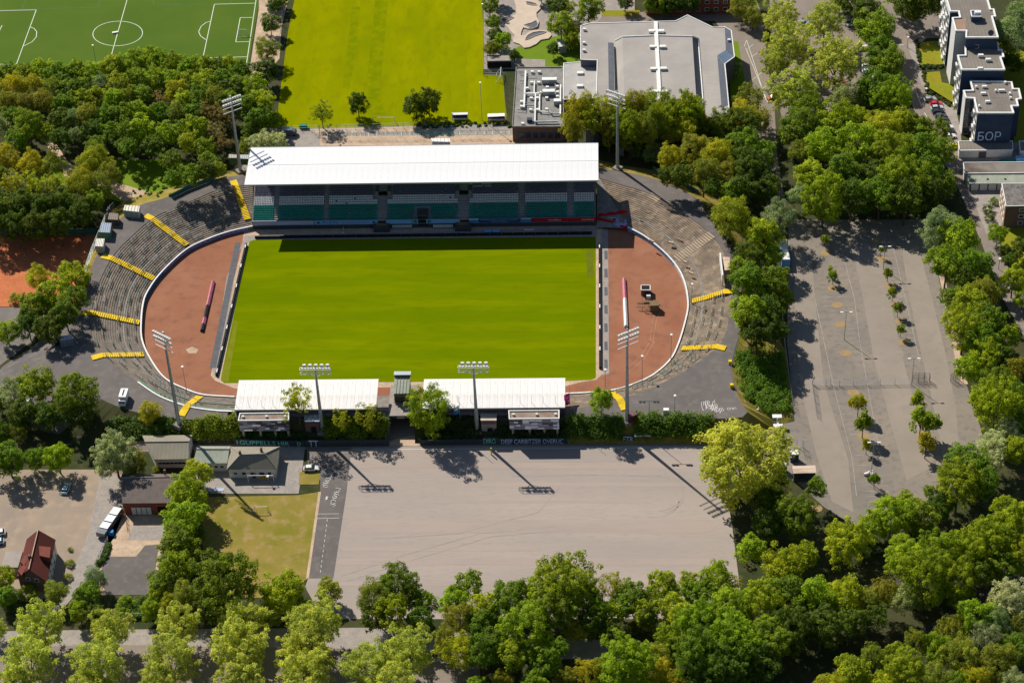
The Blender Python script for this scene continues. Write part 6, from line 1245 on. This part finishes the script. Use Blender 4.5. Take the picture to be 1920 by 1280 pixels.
trees('around the glade left of the stadium', [(12, 300, 54, 'gold'), (60, 308, 54, 'gold'), (100, 312, 50, 'olive'), (180, 300, 62, 'gold'), (160, 326, 42, 'gold'), (205, 328, 44, 'olive'), (-8, 335, 50, 'mid'), (22, 345, 52, 'airy'), (66, 348, 56, 'airy'), (104, 345, 46, 'airy'), (150, 350, 60, 'gold'), (188, 352, 48, 'olive'), (125, 372, 44, 'dark'), (38, 378, 46, 'dark'), (8, 392, 46, 'dark'), (150, 388, 46, 'dark'), (176, 380, 40, 'mid'), (322, 336, 34, 'mid'), (355, 330, 42, 'mid'), (385, 322, 40, 'dark'), (410, 318, 28, 'mid')])
trees('at the upper edge of the tennis court', [(-20, 385, 60, 'dark'), (12, 400, 60, 'dark'), (48, 392, 58, 'dark'), (84, 398, 60, 'dark'), (118, 386, 54, 'dark'), (150, 402, 44, 'dark'), (30, 424, 50, 'dark'), (70, 424, 50, 'dark'), (110, 420, 50, 'dark'), (-15, 424, 50, 'dark')], zc=8.5, tall=1.2)
trees('between the two upper pitches', [(507, 46, 38, 'dark'), (500, 94, 46, 'olive'), (498, 135, 46, 'dark'), (515, 10, 26, 'dark'), (528, 2, 26, 'mid'), (500, -20, 40, 'dark')], tall=1.05)
trees('at the upper left corner of the grandstand', [(488, 268, 50, 'pale'), (518, 268, 42, 'pale'), (462, 275, 34, 'olive'), (470, 245, 40, 'dark'), (500, 226, 46, 'mid')])
tree(603, 212, 50, 'airl', '', 'sparse olive tree, leftmost of three at the foot of the training pitch', tall=1.0); bpy.data.objects[-1]
tree(671, 197, 40, 'dark', '', 'slim dark tree in the middle of the training pitch foot', tall=1.25); tree(780, 200, 46, 'dark', '', 'dark tree left in the pair at the foot of the training pitch', tall=1.1); tree(804, 194, 46, 'dark', '', 'dark tree right in the pair at the foot of the training pitch', tall=1.2)
trees('left of the skate park', [(918, 12, 32, 'mid'), (930, -8, 34, 'dark'), (924, 42, 28, 'mid'), (928, 68, 30, 'dark'), (944, 78, 34, 'mid'), (920, 92, 28, 'olive'), (925, 92, 24, 'mid'), (964, 104, 22, 'dark')])
trees('between skate park and sports hall', [(1052, 48, 50, 'lime'), (1104, 20, 52, 'lime'), (1066, 16, 40, 'airl'), (1046, 8, 44, 'dark'), (1037, 92, 24, 'dark'), (1070, 76, 30, 'mid'), (1080, 60, 34, 'airl'), (1172, 4, 30, 'dark'), (1015, -12, 30, 'dark')])
trees('along the top edge behind the sports hall', [(1228, 8, 44, 'mid'), (1258, 8, 44, 'dark'), (1290, 6, 40, 'dark'), (1330, 20, 22, 'bushd'), (1392, 14, 50, 'olive'), (1412, 34, 40, 'olive'), (1405, -10, 50, 'lime'), (1310, 4, 36, 'bushd')])
trees('right of the sports hall', [(1381, 130, 24, 'silver')])
trees('in front of the sports hall', [(1082, 212, 60, 'airy'), (1068, 232, 46, 'airy'), (1108, 230, 46, 'airl'), (1122, 206, 46, 'airy'), (1142, 208, 46, 'airl'), (1160, 235, 42, 'airl'), (1190, 206, 52, 'olive'), (1182, 240, 50, 'lime'), (1214, 208, 52, 'gold'), (1215, 245, 48, 'olive'), (1250, 206, 50, 'olive'), (1286, 206, 48, 'lime'), (1238, 230, 48, 'gold'), (1100, 215, 48, 'gold'), (1142, 225, 48, 'olive'), (1166, 210, 42, 'gold'), (1230, 232, 46, 'olive'), (1262, 222, 42, 'lime'), (1300, 215, 42, 'lime'), (1078, 245, 38, 'olive')], zc=13, tall=1.55)
trees('in front of the sports hall', [(1175, 265, 40, 'olive'), (1140, 262, 34, 'airl'), (1205, 275, 44, 'dark'), (1226, 288, 42, 'silver')])
trees('between sports hall and right terrace', [(1272, 240, 74, 'gold'), (1310, 232, 50, 'olive'), (1255, 296, 48, 'gold'), (1300, 282, 62, 'olive'), (1345, 292, 70, 'gold'), (1390, 282, 74, 'mid'), (1320, 325, 62, 'olive'), (1362, 330, 64, 'olive'), (1410, 320, 84, 'dark'), (1428, 290, 56, 'mid'), (1436, 355, 60, 'dark'), (1388, 362, 64, 'dark'), (1372, 366, 48, 'lime'), (1405, 188, 58, 'olive'), (1395, 218, 60, 'gold'), (1425, 225, 46, 'olive'), (1348, 238, 60, 'bigd'), (1388, 238, 70, 'bigd'), (1278, 330, 44, 'dark'), (1335, 352, 36, 'dark'), (1250, 330, 36, 'dark')])
tree(1370, 408, 76, 'fine' if 0 else 'gold', '', 'rounded yellow green willow on the rim of the right terrace')
trees('on the green bank right of the terrace', [(1462, 408, 66, 'silver'), (1426, 448, 78, 'mid'), (1403, 482, 54, 'dark'), (1445, 482, 48, 'mid'), (1405, 530, 70, 'mid'), (1448, 532, 70, 'mid'), (1400, 588, 72, 'lime'), (1440, 585, 64, 'dark'), (1420, 622, 58, 'dark'), (1455, 620, 46, 'dark'), (1385, 500, 38, 'mid'), (1468, 560, 44, 'mid')])
trees('in the upper right car park', [(1462, 35, 72, 'plane'), (1478, 82, 88, 'plane'), (1492, 172, 92, 'plane'), (1546, 42, 76, 'plane'), (1566, 112, 100, 'plane'), (1452, 120, 60, 'plane'), (1598, 10, 50, 'dark'), (1575, 0, 40, 'dark'), (1624, 22, 56, 'dark'), (1642, 56, 76, 'lime'), (1652, 98, 58, 'mid'), (1664, 122, 66, 'mid'), (1638, 166, 70, 'mid'), (1676, 188, 78, 'bigm'), (1650, 190, 50, 'mid'), (1584, 186, 56, 'silver'), (1510, 215, 74, 'mid')])
trees('in the dense wood above the right car park', [(1500, 238, 66, 'mid'), (1480, 250, 40, 'mid'), (1570, 225, 70, 'lime'), (1612, 216, 34, 'lime'), (1655, 242, 74, 'gold'), (1692, 232, 56, 'lime'), (1722, 240, 50, 'mid'), (1756, 248, 50, 'mid'), (1542, 276, 68, 'lime'), (1500, 284, 42, 'olive'), (1608, 272, 80, 'lime'), (1664, 284, 86, 'lime'), (1730, 284, 78, 'mid'), (1765, 285, 50, 'mid'), (1580, 325, 74, 'mid'), (1520, 330, 66, 'lime'), (1632, 335, 66, 'dark'), (1690, 336, 92, 'lime'), (1735, 322, 64, 'mid'), (1772, 345, 46, 'mid'), (1498, 368, 46, 'silver'), (1545, 372, 88, 'lime'), (1605, 368, 66, 'dark'), (1650, 365, 70, 'mid'), (1698, 372, 76, 'dark'), (1745, 366, 56, 'dark'), (1590, 296, 50, 'mid')])
trees('between the right car park and the street', [(1764, 428, 78, 'silver'), (1800, 448, 76, 'lime'), (1776, 492, 74, 'lime'), (1826, 500, 70, 'mid'), (1806, 526, 54, 'dark'), (1785, 560, 46, 'mid'), (1846, 546, 58, 'olive'), (1818, 572, 76, 'lime'), (1808, 612, 84, 'mid'), (1850, 604, 74, 'mid'), (1886, 630, 50, 'lime'), (1842, 640, 70, 'mid'), (1815, 690, 54, 'mid'), (1850, 668, 60, 'lime'), (1880, 672, 48, 'dark'), (1866, 715, 60, 'mid'), (1903, 694, 44, 'olive'), (1868, 760, 96, 'bigm'), (1905, 745, 60, 'mid'), (1912, 790, 50, 'mid'), (1890, 806, 56, 'pale'), (1862, 836, 62, 'pale'), (1855, 868, 54, 'pale'), (1905, 845, 56, 'lime'), (1815, 868, 76, 'mid'), (1798, 908, 88, 'bigm'), (1842, 905, 60, 'mid'), (1742, 921, 24, 'mid')])
trees('in the gardens at the right edge', [(1871, 441, 38, 'lime'), (1885, 470, 26, 'dark'), (1893, 488, 28, 'dark'), (1900, 528, 58, 'lime'), (1918, 560, 40, 'lime'), (1852, 394, 26, 'bushd'), (1856, 412, 24, 'bushd'), (1862, 428, 22, 'bushl'), (1864, 378, 22, 'bushl'), (1915, 465, 40, 'dark'), (1792, 200, 18, 'bushl'), (1800, 208, 18, 'bushd')])
trees('behind the tower blocks at top right', [(1892, 66, 78, 'silver'), (1915, 30, 60, 'silver'), (1882, 100, 48, 'olive'), (1700, 10, 58, 'dark'), (1735, 6, 58, 'dark'), (1712, 28, 30, 'dark'), (1760, 0, 40, 'dark'), (1678, -10, 44, 'mid'), (1905, 118, 40, 'dark')])
tree(1391, 868, 172, 'bigp', '', 'huge pale yellow green tree at the right end of the gravel lot', zc=14, tall=.9)
trees('at the corner of gravel lot and car park', [(1530, 915, 40, 'mid'), (1494, 968, 82, 'mid'), (1430, 935, 50, 'dark'), (1408, 1030, 58, 'mid'), (1470, 1062, 76, 'lime'), (1510, 1040, 50, 'mid'), (1440, 985, 60, 'dark'), (1455, 935, 44, 'dark'), (1460, 900, 40, 'dark')])
trees('below the right car park', [(1588, 1018, 92, 'lime'), (1640, 984, 60, 'lime'), (1672, 968, 84, 'lime'), (1728, 972, 64, 'mid'), (1615, 1010, 50, 'mid'), (1762, 950, 60, 'dark'), (1700, 948, 50, 'lime')])
trees('in the long belt above the railway', [(1310, 1170, 96, 'bigm'), (1372, 1142, 88, 'lime'), (1428, 1135, 88, 'lime'), (1472, 1120, 80, 'mid'), (1528, 1124, 80, 'lime'), (1580, 1122, 76, 'lime'), (1628, 1128, 58, 'olive'), (1658, 1112, 56, 'olive'), (1695, 1125, 56, 'silver'), (1735, 1086, 106, 'bigm'), (1700, 1045, 84, 'lime'), (1768, 1042, 90, 'mid'), (1815, 1030, 90, 'lime'), (1862, 1018, 88, 'lime'), (1900, 976, 90, 'lime'), (1905, 1035, 66, 'lime'), (1792, 1088, 84, 'lime'), (1840, 1072, 66, 'mid'), (1880, 1060, 60, 'mid'), (1310, 1228, 104, 'mid'), (1376, 1206, 104, 'bigm'), (1436, 1196, 96, 'mid'), (1482, 1180, 84, 'dark'), (1540, 1172, 76, 'dark'), (1592, 1166, 66, 'dark'), (1640, 1156, 52, 'dark'), (1360, 1255, 90, 'dark'), (1425, 1245, 80, 'dark'), (1260, 1200, 60, 'mid')])
trees('below the railway at lower right', [(1636, 1232, 52, 'olive'), (1600, 1262, 70, 'lime'), (1560, 1290, 60, 'gold'), (1700, 1258, 84, 'lime'), (1718, 1204, 52, 'olive'), (1758, 1216, 62, 'lime'), (1800, 1230, 76, 'olive'), (1848, 1200, 66, 'silver'), (1896, 1126, 82, 'pale'), (1830, 1160, 74, 'lime'), (1784, 1180, 56, 'olive'), (1870, 1244, 76, 'olive'), (1830, 1275, 64, 'gold'), (1908, 1215, 60, 'mid'), (1755, 1280, 70, 'olive'), (1655, 1290, 60, 'lime'), (1900, 1285, 60, 'silver'), (1870, 1170, 60, 'silver'), (1800, 1280, 50, 'mid'), (1675, 1225, 40, 'mid'), (1920, 1170, 50, 'olive')])
trees('below the gravel lot', [(745, 1100, 84, 'bigd'), (702, 1122, 70, 'olive'), (735, 1148, 70, 'mid'), (798, 1130, 48, 'lime'), (880, 1098, 54, 'mid'), (850, 1128, 60, 'mid'), (862, 1160, 62, 'olive'), (900, 1170, 60, 'mid'), (960, 1118, 66, 'mid'), (935, 1150, 50, 'mid'), (980, 1185, 90, 'bigm'), (1060, 1095, 112, 'bigm'), (1012, 1120, 66, 'lime'), (1050, 1140, 90, 'mid'), (1100, 1125, 64, 'mid'), (1147, 1102, 60, 'airy'), (1188, 1118, 60, 'mid'), (1240, 1096, 54, 'lime'), (1220, 1125, 48, 'mid'), (1296, 1096, 46, 'lime'), (1344, 1088, 66, 'lime'), (1304, 1114, 54, 'mid'), (1374, 1100, 44, 'airl'), (1145, 1150, 46, 'lime'), (1082, 1184, 44, 'olive'), (1048, 1214, 40, 'mid'), (1020, 1205, 40, 'mid'), (1190, 1178, 36, 'bushd'), (1238, 1178, 36, 'bushl'), (1215, 1160, 40, 'dark'), (1110, 1170, 50, 'dark'), (925, 1205, 60, 'dark'), (1150, 1185, 36, 'dark'), (905, 1140, 60, 'mid'), (1000, 1152, 64, 'lime'), (1125, 1150, 50, 'mid'), (1168, 1135, 50, 'mid'), (1210, 1148, 52, 'lime'), (1262, 1140, 56, 'lime'), (1282, 1162, 60, 'mid'), (905, 1222, 64, 'mid'), (962, 1228, 64, 'lime'), (1020, 1242, 60, 'mid'), (835, 1195, 46, 'olive'), (790, 1160, 50, 'dark'), (700, 1160, 46, 'dark'), (1330, 1122, 60, 'mid'), (1260, 1110, 40, 'mid'), (770, 1120, 50, 'mid')])
trees('on the bottom edge', [(1172, 1246, 106, 'bigm'), (1108, 1262, 62, 'gold'), (1236, 1236, 66, 'olive'), (1246, 1272, 66, 'gold'), (1060, 1276, 50, 'olive'), (1000, 1290, 60, 'lime'), (940, 1276, 46, 'olive'), (1330, 1290, 80, 'dark'), (1190, 1295, 70, 'lime'), (895, 1285, 40, 'lime'), (858, 1222, 70, 'gold')])
trees('in the bottom rows of plane trees', [(-8, 1180, 40, 'plane'), (78, 1172, 90, 'plane'), (52, 1240, 108, 'plane'), (206, 1182, 80, 'plane'), (184, 1242, 102, 'plane'), (170, 1288, 80, 'plane'), (336, 1172, 86, 'plane'), (318, 1238, 106, 'plane'), (300, 1290, 80, 'plane'), (452, 1165, 88, 'plane'), (450, 1218, 108, 'plane'), (452, 1275, 96, 'plane'), (590, 1166, 106, 'plane'), (574, 1218, 108, 'plane'), (570, 1272, 104, 'plane'), (686, 1250, 92, 'plane'), (766, 1226, 98, 'plane'), (738, 1284, 90, 'plane'), (30, 1290, 80, 'plane')])
trees('along the top of the bottom left road', [(530, 1112, 76, 'lime'), (616, 1108, 44, 'lime'), (505, 1152, 44, 'lime'), (570, 1140, 40, 'mid'), (350, 1118, 60, 'olive'), (420, 1092, 120, 'bigd'), (318, 1134, 46, 'gold'), (285, 1142, 40, 'lime'), (236, 1132, 40, 'bushl'), (265, 1130, 36, 'bushd'), (400, 1140, 60, 'dark'), (298, 1118, 44, 'mid')])
trees('in the belt right of the brick garage', [(370, 890, 50, 'lime'), (350, 930, 76, 'lime'), (344, 980, 80, 'mid'), (338, 1022, 76, 'mid'), (326, 1062, 70, 'lime'), (304, 1096, 56, 'mid'), (368, 955, 50, 'mid'), (362, 1010, 50, 'dark')])
trees('around the red roofed house', [(4, 1084, 50, 'lime'), (12, 1118, 44, 'mid'), (53, 1112, 42, 'bushl'), (105, 1110, 46, 'olive'), (178, 1085, 46, 'silver'), (165, 1118, 56, 'mid'), (148, 1146, 44, 'lime'), (178, 1148, 40, 'dark'), (132, 1030, 12, 'bushl'), (131, 1056, 20, 'bushl'), (127, 1082, 20, 'bushl'), (25, 1140, 30, 'bushd')])
trees('left of the club barn and plaza', [(25, 738, 60, 'silver'), (68, 720, 66, 'lime'), (140, 740, 86, 'mid'), (45, 778, 60, 'dark'), (90, 780, 56, 'dark'), (0, 755, 40, 'mid'), (150, 775, 54, 'dark'), (15, 862, 66, 'mid'), (66, 860, 40, 'mid'), (108, 860, 56, 'lime'), (214, 850, 88, 'silver'), (250, 868, 54, 'olive'), (292, 880, 16, 'bushl'), (-5, 815, 50, 'dark'), (30, 815, 40, 'olive')])
trees('between tennis courts and left plaza', [(140, 522, 64, 'mid'), (72, 520, 50, 'gold'), (102, 556, 66, 'mid'), (142, 560, 44, 'mid'), (64, 578, 60, 'mid'), (122, 590, 56, 'dark'), (52, 610, 52, 'dark'), (92, 618, 52, 'dark'), (12, 622, 44, 'mid'), (30, 560, 30, 'bushl')])
tree(558, 752, 60, 'airy', '', 'sparse yellowish tree before the left low stand', zc=9.5, tall=1.4); tree(805, 768, 78, 'bigm', '', 'dense green tree right of the tunnel ramp', zc=6.5, tall=1.15); tree(1127, 752, 48, 'lime', '', 'fine leaved green tree beside the lower right yellow stairway', zc=5.5)
tree(640, 790, 40, 'airl', '', 'thin bright tree left of the tunnel ramp', zc=3.5, tall=1.3); tree(690, 785, 56, 'airl', '', 'spreading bright tree on the bank left of the tunnel', zc=3.5); tree(280, 772, 44, 'gold', '', 'round golden green bush above the left hedge', zc=3)
SP_ = 'in the right car park'
for (u, v, w, k) in ((1548, 449, 17, 'small'), (1562, 518, 19, 'small'), (1556, 504, 11, 'smallg'), (1652, 468, 11, 'small'), (1665, 513, 19, 'small'), (1674, 549, 19, 'small'), (1684, 579, 19, 'small'), (1689, 617, 18, 'small'), (1610, 756, 30, 'smallg'), (1619, 793, 34, 'small'), (1625, 834, 21, 'smallg'), (1640, 899, 20, 'small'), (1720, 750, 29, 'small'), (1727, 788, 42, 'small'), (1744, 792, 34, 'small'), (1737, 830, 36, 'smallg')):
    tree(u, v, w*1.2, k, SP_, zc=max(3.0, w*.16))

ALREADY = sum(1 for o in bpy.data.objects if o.parent is None and o.get('category') == 'tree')
QUEUE.sort(key=lambda q: -q[0]); KEEP = max(0, 296-ALREADY)
for q in QUEUE[:KEEP]: build_tree(q[1], *q[2])
for q in QUEUE[KEEP:]: build_tree(q[1], *q[2], merge=True)
VV, TT, CC = [], [], []
for me, c, s, col, a in MERGED:
    n = len(me.vertices); V = np.empty(n*3, np.float32); me.vertices.foreach_get('co', V); V = V.reshape(-1, 4, 3); t = np.empty(n, np.float32); me.attributes['tint'].data.foreach_get('value', t); t = t.reshape(-1, 4)
    V, t = V[::2], t[::2]; m_ = V.mean(1, keepdims=True); V = (m_+(V-m_)*1.35).reshape(-1, 3)*np.array(s); t = t.ravel(); R = np.array([[math.cos(a), -math.sin(a), 0], [math.sin(a), math.cos(a), 0], [0, 0, 1]])
    VV.append(V@R.T+np.array(c)); TT.append(t); CC.append(np.tile((*col, 1), (len(t), 1)))
if VV:
    V = np.concatenate(VV).astype(np.float32); n = len(V)//4; me = bpy.data.meshes.new('woodland'); me.vertices.add(4*n); me.vertices.foreach_set('co', V.ravel()); me.loops.add(4*n); me.loops.foreach_set('vertex_index', np.arange(4*n, dtype=np.int32)); me.polygons.add(n); me.polygons.foreach_set('loop_start', np.arange(0, 4*n, 4, dtype=np.int32)); me.polygons.foreach_set('loop_total', np.full(n, 4, dtype=np.int32))
    at = me.attributes.new('tint', 'FLOAT', 'POINT'); at.data.foreach_set('value', np.concatenate(TT)); ac = me.attributes.new('leafcol', 'FLOAT_COLOR', 'POINT'); ac.data.foreach_set('color', np.concatenate(CC).astype(np.float32).ravel()); me.update()
    m2 = m_leaf.copy(); m2.name = 'woodland_leaves'; t_ = m2.node_tree; oi = [x for x in t_.nodes if x.type == 'OBJECT_INFO'][0]; an = t_.nodes.new('ShaderNodeAttribute'); an.attribute_name = 'leafcol'
    for l in list(oi.outputs['Color'].links): t_.links.new(an.outputs['Color'], l.to_socket)
    me.materials.append(m2); o = obj('woodland_undergrowth', me, None); tag(o, 'smaller crowns filling the gaps between the taller woodland trees', 'woodland', None, 'stuff')
# hedges and scrub on the banks -------------------------------------------
def scrub(name, label, cat, pts_r, col, per=60, size=.42, kind=None, seed=3):
    me = leaf_mesh(name, pts_r, per, size, seed=seed); o = obj(name, me, None, None, color=tuple(1.5*x for x in col)); tag(o, label, cat); 
    if kind: o['kind'] = kind
    return o
def poly_clumps(px, n, r0, r1, seed, lift=.35):
    g = random.Random(seed); out = []; us = [p[0] for p in px]; vs = [p[1] for p in px]
    def inside(x, y):
        c = False; j = len(px)-1
        for i in range(len(px)):
            if (px[i][1] > y) != (px[j][1] > y) and x < (px[j][0]-px[i][0])*(y-px[i][1])/(px[j][1]-px[i][1])+px[i][0]: c = not c
            j = i
        return c
    while len(out) < n:
        x, y = g.uniform(min(us), max(us)), g.uniform(min(vs), max(vs))
        if not inside(x, y): continue
        z = gz(x, y); P = G(x, y, z); r = g.uniform(r0, r1); out.append((P.x, P.y, P.z+r*lift, r))
    return out
for i, (px, n, r0, r1, col, lab) in enumerate((
 ([(205, 788), (345, 786), (350, 826), (205, 832)], 170, .8, 1.7, (.07, .12, .012), 'leafy scrub covering the bank below the left plaza'),
 ([(345, 790), (447, 778), (449, 824), (345, 828)], 150, .9, 1.8, (.17, .21, .008), 'bright yellow green shrubs left of the left annex'),
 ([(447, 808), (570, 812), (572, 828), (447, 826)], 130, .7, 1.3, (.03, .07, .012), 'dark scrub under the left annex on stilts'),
 ([(600, 778), (728, 775), (722, 824), (612, 830)], 190, .8, 1.7, (.13, .18, .010), 'bright bushes on the bank left of the tunnel ramp'),
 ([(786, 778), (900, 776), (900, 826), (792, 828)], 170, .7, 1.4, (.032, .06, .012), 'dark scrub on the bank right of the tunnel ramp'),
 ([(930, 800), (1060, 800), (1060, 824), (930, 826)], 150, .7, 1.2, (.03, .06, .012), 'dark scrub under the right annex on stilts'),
 ([(1062, 780), (1165, 782), (1168, 824), (1064, 824)], 170, .8, 1.6, (.075, .13, .010), 'green bushes between right low stand and tall mast'),
 ([(1190, 778), (1335, 780), (1342, 824), (1192, 824)], 230, .9, 1.7, (.085, .145, .010), 'thick green hedge above the top of the gravel lot'),
 ([(1380, 660), (1465, 655), (1482, 770), (1440, 775), (1395, 745), (1382, 710)], 330, .7, 1.5, (.085, .155, .006), 'ivy like ground cover on the bank between plaza and car park'),
 ([(1715, 78), (1722, 76), (1728, 124), (1770, 124), (1770, 128), (1726, 130)], 60, .4, .7, (.05, .08, .015), 'clipped hedge round the upper yellow lawn by the towers'),
 ([(1728, 134), (1734, 134), (1742, 172), (1785, 196), (1782, 200), (1738, 176)], 60, .4, .7, (.06, .08, .015), 'clipped hedge round the lower yellow lawn by the towers'),
 ([(186, 1060), (200, 1045), (206, 1020), (203, 1018), (196, 1040), (182, 1060)], 40, .5, .9, (.06, .11, .012), 'hedge along the white fence beside the curved lane'),
 ([(245, 1130), (300, 1118), (300, 1160), (220, 1160)], 90, .8, 1.5, (.09, .15, .012), 'scrub at the end of the dark asphalt patch'),
 ([(780, 232), (960, 228), (960, 240), (780, 242)], 60, .3, .6, (.05, .10, .012), 'low hedge under the paired trees by the training pitch'),
 ([(250, 355), (310, 345), (320, 368), (250, 375)], 30, .3, .6, (.06, .12, .015), 'scattered low bushes in the glade'),
 ([(1310, 375), (1345, 400), (1385, 470), (1375, 470), (1330, 410)], 60, .5, 1.1, (.11, .12, .03), 'rough scrub along the rim behind the right terrace'))):
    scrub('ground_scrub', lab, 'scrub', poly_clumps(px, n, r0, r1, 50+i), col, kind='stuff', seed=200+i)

# ================================================================ LABELS: tell look-alikes apart by their order
def ordinal(n):
    w = ['first', 'second', 'third', 'fourth', 'fifth', 'sixth', 'seventh', 'eighth', 'ninth', 'tenth', 'eleventh', 'twelfth', 'thirteenth', 'fourteenth', 'fifteenth', 'sixteenth', 'seventeenth', 'eighteenth', 'nineteenth', 'twentieth']
    return w[n] if n < 20 else '%dth' % (n+1)
bpy.context.view_layer.update()
grp = {}
for o in bpy.data.objects:
    if o.parent is None and 'label' in o: grp.setdefault(o['label'], []).append(o)
for lab, lst in grp.items():
    if len(lst) < 2: continue
    def key(o):
        P = o.matrix_world.translation
        if o.type == 'MESH' and P.length < 1e-4: c = np.array([v.co for v in o.data.vertices]).mean(0); return proj(c)[0]
        return proj(P)[0]
    lst.sort(key=key); n = len(lst)
    for i, o in enumerate(lst):
        pre = 'leftmost' if i == 0 else 'rightmost' if i == n-1 else ordinal(i); w_ = lab
        if 0 < i < n-1:
            for key_ in (' in ', ' below ', ' around ', ' between ', ' behind ', ' beside ', ' along ', ' on ', ' at ', ' right of ', ' left of '):
                if key_ in lab: j = lab.index(key_); w_ = lab[:j]+' from the left'+lab[j:]; break
            else: w_ = lab+' from the left'
        o['label'] = pre+' '+w_
